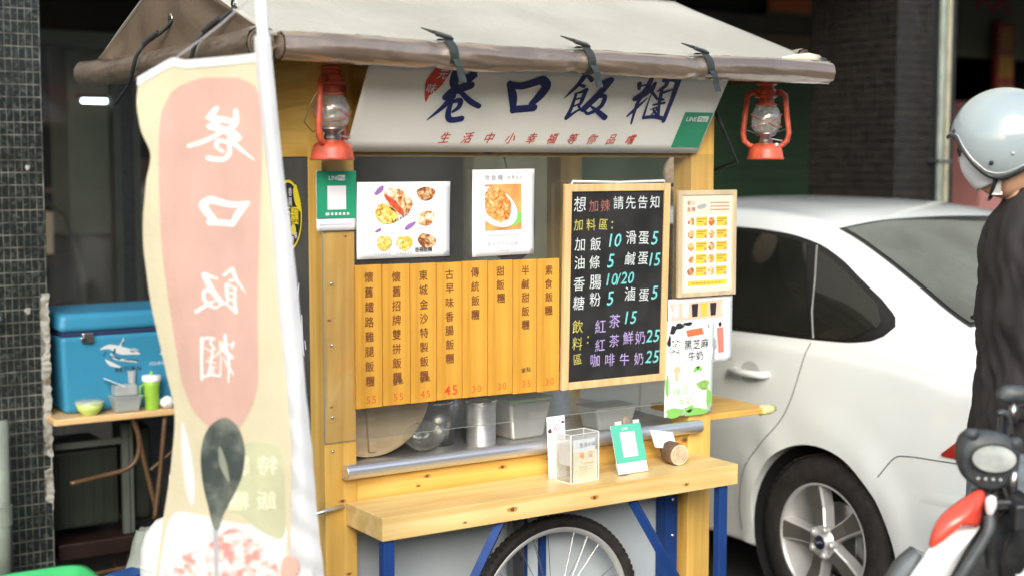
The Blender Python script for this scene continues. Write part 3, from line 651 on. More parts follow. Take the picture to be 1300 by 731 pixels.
# bicycle wheel -----------------------------------------------------
WX, WR = 0.748, 0.316
wy = -0.035
wh = cp('wheel', MB().tube([(WX + 0.273 * math.cos(t * math.pi / 36), wy, WR + 0.273 * math.sin(t * math.pi / 36)) for t in range(72)], 0.011, 10, closed=True), M['alloy'], smooth=True)
q = [(WX + 0.2955 * math.cos(t * math.pi / 36), wy, WR + 0.2955 * math.sin(t * math.pi / 36)) for t in range(72)]
obj('tyre', MB().tube(q, 0.0195, 14, closed=True), M['rubber'], wh, smooth=True)
mb = MB()
for k in range(90):
    for s, rr, yy in ((0, 0.3125, 0.0), (1, 0.3085, 0.011), (1, 0.3085, -0.011)):
        t = 2 * math.pi * (k + 0.5 * s) / 90
        m_ = Matrix.Translation((WX + rr * math.cos(t), wy + yy, WR + rr * math.sin(t))) @ Matrix.Rotation(-t, 4, 'Y')
        bq = MB().box(-0.005, 0.0045, -0.005, 0.005, -0.006, 0.006).xform(m_); mb.add(bq.v, bq.f)
obj('tread', mb, M['rubber'], wh, stuff=True)
sp = MB().tube([(0.02, -0.025, 0.012), (0.262, 0, 0)], 0.0011, 6, cap=False).mesh('spoke', M['chrome'], True)
sp2 = MB().tube([(0.02, 0.025, -0.012), (0.262, 0, 0)], 0.0011, 6, cap=False).mesh('spoke', M['chrome'], True)
for k in range(32):
    s = obj('spoke', sp if k % 2 else sp2, None, wh); s.location = (WX, wy, WR); s.rotation_euler = (0, -2 * math.pi * k / 32 + (0.09 if (k // 2) % 2 else -0.09), 0)
obj('hub', MB().lathe([(0, -0.03), (0.022, -0.03), (0.022, -0.024), (0.011, -0.02), (0.011, 0.02), (0.022, 0.024), (0.022, 0.03), (0, 0.03)], 20, lambda a, b, c: (WX + a, wy + c, WR + b)), M['steel'], wh, smooth=False)
obj('axle', MB().tube([(WX, wy - 0.045, WR), (WX, 0.08, WR)], 0.006, 8), M['steel_dull'], wh)
obj('valve', MB().tube([(WX - 0.135, wy, WR + 0.222), (WX - 0.118, wy, WR + 0.195)], 0.004, 8), M['plastic_black'], wh)

# roof ---------------------------------------------------------------
EX0, EX1, EYF, EYB, EZ, RY, RZ = -0.27, 1.585, -0.295, 1.145, 1.985, 0.425, 2.262
def sag(x, s): return -0.012 * math.sin(math.pi * s) * (0.6 + 0.4 * math.sin(x * 7)) + 0.006 * noise.noise(Vector((x * 2.3, s * 3, 1.0)))
def front_slope(u, v):
    x = EX0 + (EX1 - EX0) * u; y = EYF + (RY - EYF) * v; return (x, y, EZ + 0.022 + (RZ - EZ - 0.022) * v + sag(x, v))
def rear_slope(u, v):
    x = EX0 + (EX1 - EX0) * u; y = EYB + (RY - EYB) * v; return (x, y, EZ + 0.022 + (RZ - EZ - 0.022) * v + sag(x, v))
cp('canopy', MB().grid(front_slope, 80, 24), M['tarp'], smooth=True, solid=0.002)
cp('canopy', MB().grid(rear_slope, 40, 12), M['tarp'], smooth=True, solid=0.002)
def off(fn, d):
    def g(u, v): x, y, z = fn(u, v); return (x, y - d * 0.35, z + d)
    return g
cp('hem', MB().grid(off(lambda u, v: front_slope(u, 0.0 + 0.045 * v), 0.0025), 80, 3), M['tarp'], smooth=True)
def gable(x, sgn):
    def g(u, v):
        y = EYF + (EYB - EYF) * u; top = EZ + 0.02 + (RZ - EZ - 0.025) * (1 - abs(y - RY) / (RY - EYF))
        z = (EZ - 0.03) + (top - EZ + 0.03) * v
        return (x + sgn * (0.010 * math.sin(u * 31 + 2 * math.sin(u * 9)) * (1 - v) * (0.4 + v) + 0.012 * noise.noise(Vector((u * 6, v * 3, x)))), y, z)
    return g
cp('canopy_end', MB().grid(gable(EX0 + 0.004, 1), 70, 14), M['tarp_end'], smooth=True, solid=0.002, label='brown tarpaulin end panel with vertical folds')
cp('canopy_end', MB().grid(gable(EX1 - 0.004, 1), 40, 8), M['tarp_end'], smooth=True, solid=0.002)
def roll(p0, p1, r, seed, name='canopy_roll'):
    p0, p1 = Vector(p0), Vector(p1); L_ = (p1 - p0).length; n = int(L_ / 0.014); N_ = 40
    t = (p1 - p0).normalized(); a = Vector((0, 0, 1)); b = t.cross(a)
    def rollpt(u, v):
        s = u * L_; an = v * 2 * math.pi
        d = 0.0035 * noise.noise(Vector((s * 7 + 1.6 * math.cos(an), math.sin(an) * 2.2 + seed, math.cos(an) * 2.2))) + 0.0022 * noise.noise(Vector((s * 26 + 7 * math.sin(an), an * 0.6, seed)))
        for st in STR[seed]:
            d -= 0.006 * math.exp(-((s - st) / 0.02) ** 2)
        rr = r * (1 + 0.05 * math.sin(s * 5 + seed)) + d
        sagz = -0.010 * math.sin(math.pi * u) + 0.004 * math.sin(s * 9 + seed)
        return p0 + t * s + a * (rr * math.cos(an) + sagz * 0.5) + b * (rr * math.sin(an))
    o = cp(name, MB().grid(rollpt, n, N_), M['tarp_roll'], smooth=True)
    for c_, sg_ in ((p0, -1), (p1, 1)):
        sp_ = []
        for k in range(100):
            an = k * 0.32; rr = 0.004 + (r - 0.006) * k / 99; sp_.append(c_ + t * sg_ * (0.006 - 0.004 * k / 99) + a * rr * math.cos(an) + b * rr * math.sin(an))
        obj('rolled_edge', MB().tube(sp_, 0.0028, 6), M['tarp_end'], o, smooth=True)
        obj('roll_end', MB().lathe([(0, 0), (r - 0.002, 0)], 24, lambda x_, y_, z_: tuple(c_ + a * x_ + b * y_ - t * sg_ * 0.002)), mat('dark_roll_core', (0.04, 0.025, 0.02), 0.8), o)
    return o
STR = {0: (0.215 + 0.215, 0.655 + 0.215, 1.085 + 0.215), 1: (0.345, 0.83), 2: ()}
roll((-0.25, -0.30, 1.980), (1.60, -0.30, 1.980), 0.0345, 0)
roll((-0.285, -0.275, 1.985), (-0.285, 1.165, 1.985), 0.040, 1)
roll((1.60, -0.2, 2.02), (1.60, 1.165, 1.990), 0.036, 2)
cp('corner_flap', MB().tube([(1.42, -0.285, 2.018), (1.50, -0.26, 2.024), (1.57, -0.245, 2.026), (1.615, -0.24, 2.022)], [0.003, 0.010, 0.016, 0.017], 12), mat('cream_lining', (0.62, 0.57, 0.44), 0.7, bump=0.6, bscale=30), smooth=True)
cp('corner_plug', MB().tube([(1.608, -0.24, 2.018), (1.640, -0.24, 2.012), (1.66, -0.245, 1.995)], [0.019, 0.019, 0.008], 12), M['plastic_black'], smooth=True)
def strap(xc, k):
    def ring(u, v):
        an = R(-20 + 225 * u); rr = 0.0385; sl = 0.05 * (u - 0.3)
        return (xc + (v - 0.5) * 0.026 + sl * 0.5, -0.30 - rr * math.sin(an), 1.980 + rr * math.cos(an))
    s = cp('strap', MB().grid(ring, 26, 1), M['strap_grey'], solid=0.002)
    tail = [(xc + 0.010, -0.336, 1.965), (xc + 0.018, -0.342, 1.945), (xc + 0.022, -0.341, 1.925), (xc + 0.027, -0.343, 1.905)]
    mb_ = MB()
    for i in range(3):
        a_, b2 = tail[i], tail[i + 1]
        mb_.add([(a_[0] - 0.011, a_[1], a_[2]), (a_[0] + 0.011, a_[1], a_[2]), (b2[0] + 0.011, b2[1], b2[2]), (b2[0] - 0.011, b2[1], b2[2])], [(0, 1, 2, 3)])
    obj('strap_tail', mb_, M['strap_grey'], s, solid=0.002)
    bk = MB().box(-0.032, 0.022, -0.011, 0.011, -0.004, 0.005).xform(Matrix.Translation((xc - 0.006, -0.308, 2.024)) @ Matrix.Rotation(R(12), 4, 'Y') @ Matrix.Rotation(R(28), 4, 'X'))
    obj('buckle', bk, M['plastic_black'], s, bevel=0.003)
    obj('strap_end', MB().tube([(xc - 0.035, -0.300, 2.034), (xc - 0.062, -0.28, 2.046)], [0.005, 0.0015], 6), M['plastic_black'], s)
for k, x in enumerate((0.215, 0.655, 1.085)): strap(x, k)
for k, y in enumerate((0.50, 0.035)):
    s = cp('strap', MB().tube(sm([(-0.262, y - 0.09 + 0.0 * k, 2.095), (-0.285, y - 0.055, 2.065), (-0.318, y - 0.02, 2.035), (-0.338, y, 2.0), (-0.340, y + 0.03, 1.96), (-0.335, y + 0.08, 1.925)] + ([(-0.33, y + 0.17, 1.895), (-0.325, y + 0.24, 1.875)] if k == 0 else [])), 0.0085, 8, flat=0.5), M['strap'], smooth=True)
    obj('buckle', MB().tube([(-0.290, y - 0.052, 2.068), (-0.322, y - 0.018, 2.035)], 0.0135, 8, flat=0.6), M['plastic_black'], s, bevel=0.004)
    obj('eyelet', MB().lathe([(0.004, 0), (0.013, -0.003), (0.015, 0)], 16, lambda a, b, c: (-0.268 + c, y - 0.093 + a, 2.103 + b)), M['chrome'], s, smooth=True)
cp('canopy_brace', MB().tube([(1.40, 0.02, 1.90), (1.5, 0.0, 1.70), (1.47, 0.3, 1.62)], 0.006, 6), M['plastic_black'], smooth=True)

# ================================================================== SIGN BANNER
bn = thing('sign_banner', 'wide white banner with blue brush characters under the front of the canopy', 'banner', (0, -0.02, 1.728))
nB = Vector((0, 0.14, 0.22)); LB = 0.2608
def FB(x, t, o=0.0):  # x metres along, t metres up the cloth
    k = t / LB; return (x, -0.14 * k - 0.8436 * (0.0012 + o) - 0.002 * math.sin(x * 9) * 0, 0.22 * k - 0.5369 * (0.0012 + o))
def cloth_b(u, v): p = FB(0.062 + 1.25 * u, v * LB * 1.1, -0.0012); return p
obj('cloth', MB().grid(cloth_b, 60, 8), M['white_print'], bn, smooth=True, solid=0.0015)
z_ = 0
for ch_, cn in zip(STROKES, '巷口飯糰'):
    mb = MB()
    for s in ch_:
        z_ += 1; ribbon(mb, lambda a, b, o=0.0: FB(a, b, o), [(x / 1000, y / 1000, w_ / 1000 * 1.26) for x, y, w_ in s], 0.00015 * (z_ % 9))
    obj('lettering', mb, M['navy'], bn, label='large navy brush character ' + cn)
sub = '生活中小幸福等你品嚐'
for i, c in enumerate(sub):
    mb = MB(); put(mb, c, lambda a, b: FB(a, b), 0.362 + i * (1.022 - 0.362) / 9, 0.049, 0.038, 0.012, rot=0.10, shear=0.3, sx=0.9); obj('lettering', mb, M['red_ink'], bn, label='small red slogan character ' + c)
mb = MB(); sp_ = [(0.268, 1.06), (0.318, 1.06), (0.312, 0.96), (0.300, 0.83), (0.283, 0.745), (0.270, 0.70), (0.2655, 0.61), (0.258, 0.66), (0.251, 0.75), (0.2465, 0.82), (0.2465, 0.88), (0.256, 0.97)]
mb.add([FB(a, b * LB) for a, b in sp_], [tuple(range(len(sp_)))])
se = obj('seal', mb, M['red_ink'], bn)
mb = MB(); put(mb, '元', lambda a, b: FB(a, b, 0.0006), 0.292, 0.248, 0.032, 0.012, shear=0.2); put(mb, '味', lambda a, b: FB(a, b, 0.0006), 0.270, 0.205, 0.032, 0.012, shear=0.2)
obj('lettering', mb, M['paper'], se)
mb = MB(); rect(mb, lambda a, b: FB(a, b), 1.192, 1.307, 0.022, 0.150)
st = obj('payment_sticker', mb, M['green_card'], bn)
mb = MB(); line(mb, 'LINE', lambda a, b: FB(a, b, 0.0006), 1.207, 0.126, 0.022, 0.012); rect(mb, lambda a, b: FB(a, b, 0.0005), 1.253, 1.296, 0.117, 0.137)
obj('lettering', mb, M['paper'], st, stuff=True)
mb = MB(); line(mb, 'Pay', lambda a, b: FB(a, b, 0.001), 1.258, 0.127, 0.020, 0.012); obj('lettering', mb, M['green_card'], st)

# ================================================================== MENU SLATS
XS = [0.0905, 0.1735, 0.2625, 0.3485, 0.4340, 0.5215, 0.6095, 0.6955, 0.7785]
TX = ['懷舊鐵路雞腿飯糰', '懷舊招牌雙拼飯糰', '東城金沙特製飯糰', '古早味香腸飯糰', '傳統飯糰', '甜飯糰', '半鹹甜飯糰', '素食飯糰']
PR = ['55', '55', '45', '45', '30', '30', '35', '30']
LBL = ['leftmost wooden menu slat reading 懷舊鐵路雞腿飯糰 55, beside the left post', 'wooden menu slat reading 懷舊招牌雙拼飯糰 55, second from the left post',
       'wooden menu slat reading 東城金沙特製飯糰 45 with a thin orange price', 'wooden menu slat reading 古早味香腸飯糰 with a bold bright red 45',
       'wooden menu slat reading 傳統飯糰 30, just right of the bold red 45', 'wooden menu slat with the three characters 甜飯糰 and price 30',
       'wooden menu slat reading 半鹹甜飯糰, the only one priced 35', 'wooden menu slat reading 素食飯糰 30, next to the chalkboard']
for i in range(8):
    x0, x1 = XS[i] + 0.001, XS[i + 1] - 0.0012; cx = (x1 - x0) / 2; zt = [0.402, 0.401, 0.400, 0.399, 0.4, 0.3985, 0.3975, 0.397][i]; zb = [0.002, 0.003, 0.002, 0.003, 0.002, 0.001, -0.002, -0.004][i]
    t = thing('menu_slat', LBL[i], 'menu slat', (x0, -0.008, 1.015), group='wooden menu slats')
    obj('board', bx(0, x1 - x0, -0.009, 0, zb, zt), M['slat'], t, bevel=0.0015)
    dz = [0.0415, 0.0405, 0.041, 0.0405, 0.041, 0.0395, 0.0405, 0.0405][i]; zs = zt - [0.034, 0.036, 0.034, 0.034, 0.033, 0.032, 0.032, 0.034][i]
    f_ = lambda a, b: (a, -0.0102, b)
    for j, c in enumerate(TX[i]): glyphs(t, M['brown_ink'], [(c, cx + random.uniform(-1, 1) * 0.001, zs - j * dz, 0.0315)], f_, off=0.012, rot=random.uniform(-.04, .04), sx=0.92)
    mb = MB(); ps = 0.030 if i != 3 else 0.040
    for j, c in enumerate(PR[i]): put(mb, c, f_, cx + 0.004 + (j - 0.5) * ps * 0.62, 0.026 if i != 3 else 0.03, ps, 0.0 if i != 3 else 0.012, rot=random.uniform(-.05, .05))
    obj('price', mb, M['orange_ink'] if i != 3 else M['red45'], t)
    if i in (1, 2, 6):
        mb = MB(); put(mb, '單', f_, cx - 0.006, 0.066, 0.017, 0.0, rot=0.15); put(mb, '點', f_, cx + 0.012, 0.069, 0.017, 0.0, rot=0.15)
        obj('ink_stamp', mb, M['black_ink'], t)

# ================================================================== POSTERS
def card(name, label, cat, x0, x1, z0, z1, y, m, parent_name='sheet', th=0.0012, curl=0.0, rot=0.0, group=None):
    t = thing(name, label, cat, ((x0 + x1) / 2, y, z0), (0, rot, 0), group)
    hw, h_ = (x1 - x0) / 2, z1 - z0
    obj(parent_name, MB().grid(lambda u, v: (-hw + 2 * hw * u, -curl * ((2 * u - 1) ** 2) * v * v, h_ * v), 12, 12), m, t, smooth=True, solid=th)
    return t, hw, h_
FP = lambda o=0.0: (lambda a, b: (a, -0.0014 - o, b))
t, hw, h_ = card('payment_sign', 'green and white mobile payment sign stuck on the left wooden post', 'sign', -0.021, 0.098, 1.514, 1.676, -0.010, M['paper'])
mb = MB(); mb.prism([(-hw, 0.034), (hw, 0.034), (hw, h_ - 0.004), (hw - 0.004, h_), (-hw + 0.004, h_), (-hw, h_ - 0.004)], lambda a, b, d: (a, d, b), -0.0030, -0.0013)
obj('green_field', mb, M['green_card'], t)
mb = MB(); rect(mb, FP(0.002), -0.028, 0.028, 0.057, 0.122); line(mb, 'LINE', FP(0.002), -0.024, h_ - 0.0185, 0.016, 0.012); rect(mb, FP(0.002), 0.006, 0.026, h_ - 0.026, h_ - 0.011)
for k in range(6): rect(mb, FP(0.002), -0.034 + k * 0.012 + (0.004 if k > 0 else 0), -0.026 + k * 0.012 + 0.003, 0.042, 0.049)
obj('white_print', mb, M['paper'], t, stuff=True)
mb = MB(); line(mb, 'Pay', FP(0.003), 0.0075, h_ - 0.0185, 0.013, 0.0); obj('lettering', mb, M['green_card'], t)
mb = MB()
for k in range(16): rect(mb, FP(0), -hw + 0.008 + k * 0.0062, -hw + 0.0125 + k * 0.0062, 0.015, 0.019)
obj('small_print', mb, M['pale_ink'], t, stuff=True)

t, hw, h_ = card('food_poster', 'white landscape poster with seven photos of rice rolls above the slats', 'poster', 0.0985, 0.395, 1.432, 1.645, -0.012, M['paper'], curl=0.006)
mb = MB(); f_ = FP(0.0012)
def dish(px, py): return (-hw + (px - 258) / 494 * 2 * hw, h_ - (py - 125) / 415 * h_)
def dishes(lst, m, nm='food_photo', rmul=1.0):
    for (px, py, rx, ry, rot) in lst:
        mb = MB(); x, z = dish(px, py); blob(mb, f_, x, z, rx / 494 * 2 * hw, ry / 415 * h_, 22, 0.06, rot); obj(nm, mb, m, t)
dishes([(475, 230, 82, 62, -0.6)], M['food_roll']); dishes([(410, 300, 62, 50, -0.4), (398, 455, 40, 40, 0), (505, 458, 44, 40, 0)], M['food_yellow'])
f_ = FP(0.0016); dishes([(455, 250, 70, 18, -0.75)], mat('sausage_print', (0.55, 0.09, 0.04), 0.4, var=0.4, nscale=80), 'sausage_print')
f_ = FP(0.0012); dishes([(622, 190, 50, 38, 0), (625, 450, 50, 40, -0.2)], M['food_dark']); dishes([(622, 325, 50, 40, 0.2)], M['food_roll'])
dishes([(375, 170, 30, 14, 0.7), (535, 365, 34, 12, 0.5), (368, 385, 18, 7, 0.4)], M['purple'], 'purple_ornament')
mb = MB()
for (px, py, n_) in ((350, 512, 6), (465, 512, 6), (572, 246, 7), (572, 378, 7), (440, 340, 5), (480, 320, 5)):
    for k in range(n_):
        x, z = dish(px + k * 14, py - (k * 6 if px in (440, 480) else 0)); rect(mb, f_, x, x + 0.005, z - 0.003, z + 0.003)
obj('small_print', mb, M['pale_ink'], t, stuff=True)
mb = MB(); x, z = dish(572, 498)
line(mb, '香腸飯糰', f_, x, z, 0.0145, 0.012, step=0.014); obj('lettering', mb, M['black_ink'], t)

t, hw, h_ = card('dish_poster', 'white portrait poster with one photo of a braised meat dish on a plate', 'poster', 0.472, 0.687, 1.427, 1.679, -0.012, M['paper'], curl=0.008, rot=-0.012)
def D2(px, py): return (-hw + (px - 878) / 330 * 2 * hw, h_ - (py - 66) / 460 * h_)
a0, z0_ = D2(945, 388); a1, z1_ = D2(1140, 145); mb = MB(); rect(mb, FP(0.0012), a0, a1, z0_, z1_)
ph = obj('photo', mb, mat('orange_table_print', (0.72, 0.32, 0.10), 0.5, var=0.3, nscale=18), t)
def clipblob(cx, cy, rx, ry, o, m, nm, rot=0.0, wob=0.0):
    x, z = D2(cx, cy); rx = rx / 330 * 2 * hw; ry = ry / 460 * h_; mb = MB(); ps = []; ca, sa = math.cos(rot), math.sin(rot)
    for k in range(40):
        q = 2 * math.pi * k / 40; w_ = 1 + wob * math.sin(7 * q) + wob * 0.7 * math.sin(11 * q + 1); aa, bb = rx * w_ * math.cos(q), ry * w_ * math.sin(q)
        ps.append(FP(o)(min(a1, max(a0, x + aa * ca - bb * sa)), min(z1_, max(z0_, z + aa * sa + bb * ca))))
    mb.add(ps, [tuple(range(40))]); obj(nm, mb, m, ph)
clipblob(1105, 330, 50, 36, 0.0016, M['leaf_print'], 'herb_print', 0.3, 0.1)
clipblob(1000, 265, 125, 95, 0.0020, M['paper'], 'plate_print', -0.5)
clipblob(1010, 255, 85, 78, 0.0024, M['food_rice'], 'food_print', -0.9, 0.03)
clipblob(990, 190, 40, 40, 0.0025, M['food_rice'], 'food_print', 0.2, 0.05)
mb = MB(); x, z = D2(924, 108); line(mb, '素食飯糰', FP(0.0012), x, z, 0.018, 0.0, step=0.0225); x, z = D2(1074, 110); line(mb, '古早味香', FP(0.0012), x, z, 0.0125, 0.0, step=0.0145)
obj('lettering', mb, M['grey_ink'], t, stuff=True)
mb = MB(); x, z = D2(955, 460); line(mb, '東城古早味飯糰', FP(0.0012), x + 0.006, z, 0.0165, 0.0, step=0.0158)
for k in range(14):
    x, z = D2(962 + k * 12, 415); rect(mb, FP(0.0012), x, x + 0.006, z - 0.002, z + 0.002)
for k in range(4):
    x, z = D2(1025 + k * 12, 498); rect(mb, FP(0.0012), x, x + 0.006, z - 0.002, z + 0.002)
obj('lettering', mb, M['pale_ink'], t)

# chalkboard ----------------------------------------------------------
cb = thing('chalkboard', 'black chalkboard price list in a thin wooden frame, tied to the acrylic', 'chalkboard', (0.782, -0.012, 1.010), (R(1.5), 0, R(-1.0)))
BWd, BH, FRM = 0.398, 0.625, 0.023
obj('panel', bx(FRM - 0.003, BWd - FRM + 0.003, -0.010, -0.002, FRM - 0.003, BH - FRM + 0.003), M['board'], cb)
for a in ((0, FRM, 0, BH), (BWd - FRM, BWd, 0, BH)): obj('frame', bx(a[0], a[1], -0.016, 0, a[2], a[3]), M['frame'], cb, bevel=0.002)
for a in ((FRM + 0.0005, BWd - FRM - 0.0005, 0, FRM), (FRM + 0.0005, BWd - FRM - 0.0005, BH - FRM, BH)): obj('frame', bx(a[0], a[1], -0.0155, 0, a[2], a[3]), M['frame'], cb, bevel=0.002)
obj('hanger', MB().tube([(0.02, -0.012, BH - 0.005), (0.025, -0.014, BH + 0.008), (0.2, -0.012, BH + 0.004), (0.372, -0.014, BH + 0.008), (0.378, -0.012, BH - 0.005)], 0.004, 8), M['white_plastic'], cb, smooth=True)
def CBp(px, py):
    u = (px - 62) / 301; top = 60 - 10 * u; bot = 690 - 30 * u; return (FRM + u * (BWd - 2 * FRM), FRM + (1 - (py - top) / (bot - top)) * (BH - 2 * FRM))
def chalk(items, m):
    for s, px, py, size, step in items:
        px0 = px
        for c in s:
            mb = MB(); x, z = CBp(px0, py - (px0 - px) * 0.04); put(mb, c, lambda a, b: (a, -0.0104, b), x, z, size, 0.006 if c in '0123456789/' else 0.0, rot=random.uniform(-.06, .06), shear=0.18 if c in '0123456789/' else random.uniform(-.05, .1), sx=0.95)
            px0 += step; obj('character', mb, m, cb)
Z1 = 0.047
chalk([('想', 90, 100, 0.050, 40), ('請先告知', 213, 93, 0.043, 40), ('加飯', 92, 232, 0.044, 50), ('滑', 257, 207, 0.045, 40), ('蛋', 299, 208, 0.045, 40), ('油條', 92, 292, 0.044, 48), ('鹹蛋', 256, 277, 0.044, 42),
       ('香', 92, 362, 0.046, 40), ('腸', 144, 355, 0.048, 40), ('糖', 92, 425, 0.046, 40), ('粉', 144, 412, 0.046, 40), ('滷', 257, 393, 0.047, 40), ('蛋', 304, 397, 0.044, 40)], M['ch_white'])
chalk([('加辣', 133, 105, 0.040, 38)], M['ch_red'])
chalk([('加料區', 86, 168, 0.038, 40), (':', 194, 160, 0.05, 40), ('飲', 90, 503, 0.043, 1), ('料', 90, 560, 0.042, 1), ('區', 92, 612, 0.036, 1), (':', 124, 540, 0.05, 1)], M['ch_yellow'])
chalk([('紅', 163, 502, 0.046, 1), ('茶', 209, 484, 0.046, 1), ('紅', 163, 565, 0.042, 1), ('茶', 209, 550, 0.042, 1), ('鮮奶', 255, 540, 0.045, 40), ('咖啡牛奶', 148, 616, 0.042, 48)], M['ch_purple'])
chalk([('10', 190, 217, 0.058, 24), ('5', 337, 207, 0.060, 1), ('5', 193, 284, 0.060, 1), ('15', 325, 278, 0.058, 22), ('10', 184, 346, 0.052, 22), ('/', 219, 344, 0.05, 1), ('20', 238, 340, 0.052, 22), ('5', 194, 408, 0.060, 1), ('5', 341, 388, 0.060, 1),
       ('15', 248, 472, 0.056, 24), ('25', 327, 533, 0.056, 24), ('25', 327, 603, 0.056, 24)], M['ch_cyan'])

# framed menu on the right post ---------------------------------------
fm = thing('framed_menu', 'small wood framed menu with rows of food photos on the right post', 'menu', (1.236, -0.010, 1.268), (0, 0, 0))
fw, fh = 0.245, 0.342; FR = 0.016
obj('backing', bx(FR - 0.002, fw - FR + 0.002, -0.009, -0.001, FR - 0.002, fh - FR + 0.002), M['poster_beige'], fm)
mpale = wood('bleached_frame_wood', (0.62, 0.52, 0.36), (0.50, 0.40, 0.26), 2, knots=False)
for a in ((0, FR, 0, fh), (fw - FR, fw, 0, fh)): obj('frame', bx(a[0], a[1], -0.014, 0, a[2], a[3]), mpale, fm, bevel=0.002)
for a in ((FR + 0.0004, fw - FR - 0.0004, 0, FR), (FR + 0.0004, fw - FR - 0.0004, fh - FR, fh)): obj('frame', bx(a[0], a[1], -0.0135, 0, a[2], a[3]), mpale, fm, bevel=0.002)
f2 = lambda a, b: (a, -0.0095, b); f3 = lambda a, b: (a, -0.0099, b)
mb = MB(); rect(mb, f2, 0.03, fw - 0.03, 0.028, 0.262); obj('white_print', mb, M['paper'], fm, stuff=True)
mb = MB(); rect(mb, f3, 0.042, fw - 0.036, 0.034, 0.052)
for r_ in range(5):
    for c_ in range(2): rect(mb, f3, 0.074 + c_ * 0.086, 0.122 + c_ * 0.086, 0.066 + r_ * 0.040, 0.097 + r_ * 0.040)
obj('price_block', mb, M['yellow_print'], fm)
mb = MB()
for r_ in range(5):
    for c_ in range(2):
        for q in range(2): rect(mb, lambda a, b: (a, -0.0103, b), 0.077 + c_ * 0.086, (0.118, 0.105)[q] + c_ * 0.086, 0.088 - q * 0.008 + r_ * 0.040, 0.0915 - q * 0.008 + r_ * 0.040)
for k in range(8): rect(mb, lambda a, b: (a, -0.0103, b), 0.06 + k * 0.016, 0.070 + k * 0.016, 0.041, 0.045)
obj('small_print', mb, mat('brown_print', (0.40, 0.20, 0.05), 0.6), fm, stuff=True)
mb = MB(); 
for r_ in range(5):
    for c_ in range(2): blob(mb, lambda a, b: (a, -0.0104, b), 0.114 + c_ * 0.086, 0.073 + r_ * 0.040, 0.0055, 0.0055, 10)
obj('price_dot', mb, mat('pink_dot', (0.7, 0.25, 0.22), 0.6), fm, stuff=True)
for r_ in range(5):
    for c_ in range(2):
        mb = MB(); blob(mb, f3, 0.054 + c_ * 0.086, 0.081 + r_ * 0.040, 0.0145, 0.0145, 14, 0.06); obj('food_photo', mb, (M['food_dark'], M['food_roll'], M['food_rice'])[(r_ + c_) % 3], fm)
mb = MB(); put(mb, '巷', f3, 0.045, 0.302, 0.016); put(mb, '口', f3, 0.063, 0.302, 0.014); put(mb, '飯', f3, 0.045, 0.281, 0.016); put(mb, '糰', f3, 0.063, 0.281, 0.016)
for k in range(9):
    for j in range(3): rect(mb, f3, 0.135 + k * 0.009, 0.141 + k * 0.009, 0.277 + j * 0.011, 0.281 + j * 0.011)
obj('lettering', mb, mat('brown_red_print', (0.34, 0.10, 0.07), 0.6), fm)
mb = MB(); blob(mb, f3, 0.098, 0.290, 0.021, 0.008, 16, 0, 0.15); obj('ornament', mb, M['grey_ink'], fm)

# drink posters --------------------------------------------------------
t, hw, h_ = card('drink_poster', 'beige drinks poster with a row of cups, half behind the milk poster', 'poster', 1.208, 1.480, 1.048, 1.263, -0.0085, M['paper'])
mb = MB(); mb.add([FP(0.001)(a, b) for a, b in ((-0.132, 0.20), (0.095, 0.206), (0.086, 0.178), (0.095, 0.150), (-0.132, 0.140), (-0.118, 0.170))], [tuple(range(6))]); obj('ribbon_print', mb, M['peach'], t)
for k, m_ in enumerate((M['pale_ink'], M['paper'], M['black_ink'], M['yellow_print'], M['black_ink'])):
    x = -0.105 + k * 0.039; mb = MB(); mb.add([FP(0.0015)(a, b) for a, b in ((x - 0.014, 0.196), (x + 0.014, 0.197), (x + 0.011, 0.155), (x - 0.011, 0.154))], [(0, 1, 2, 3)]); obj('cup_print', mb, m_, t)
mb = MB(); blob(mb, FP(0.001), 0.082, 0.124, 0.007, 0.008, 12); obj('figure_print', mb, M['black_ink'], t)
mb = MB(); mb.add([FP(0.001)(a, b) for a, b in ((0.068, 0.112), (0.096, 0.114), (0.10, 0.03), (0.076, 0.03))], [(0, 1, 2, 3)]); obj('figure_print', mb, mat('coral_print', (0.62, 0.20, 0.15), 0.6), t)
mb = MB(); mb.add([FP(0.0008)(a, b) for a, b in ((0.036, 0.078), (0.062, 0.082), (0.060, 0.01), (0.032, 0.01))], [(0, 1, 2, 3)]); blob(mb, FP(0.0012), 0.05, 0.06, 0.02, 0.022, 12, 0.1); obj('figure_print', mb, M['grey_ink'], t)

t, hw, h_ = card('milk_poster', 'pale milk drinks poster reading 黑芝麻牛奶 and 綠豆牛奶 with green leaf spots', 'poster', 1.192, 1.392, 0.884, 1.193, -0.0135, M['mint_print'], curl=0.004, rot=0.01)
q = FP(0.0008); q2 = FP(0.0013); q3 = FP(0.0018)
mb = MB()
for (x, z, a, b) in ((-0.078, 0.282, 0.022, 0.014), (-0.045, 0.292, 0.018, 0.010), (0.085, 0.292, 0.012, 0.012), (-0.01, 0.298, 0.02, 0.006), (-0.088, 0.246, 0.009, 0.018)): blob(mb, q, x, z, a, b, 16, 0.12)
obj('cow_spot', mb, M['black_ink'], t)
mb = MB()
for (x, z, a, b) in ((0.03, 0.008, 0.05, 0.012), (-0.06, 0.012, 0.035, 0.016), (0.085, 0.05, 0.012, 0.03), (0.0, 0.022, 0.02, 0.012), (-0.092, 0.10, 0.007, 0.035), (0.06, 0.095, 0.026, 0.016)): mb = MB(); blob(mb, q, x, z, a, b, 16, 0.15); obj('leaf_spot', mb, M['leaf_print'], t)
for (x, z, r_) in ((0.028, 0.148, 0.6), (0.042, 0.15, -0.5)): mb = MB(); blob(mb, q, x, z, 0.013, 0.007, 12, 0, r_); obj('leaf_spot', mb, M['leaf_print'], t)
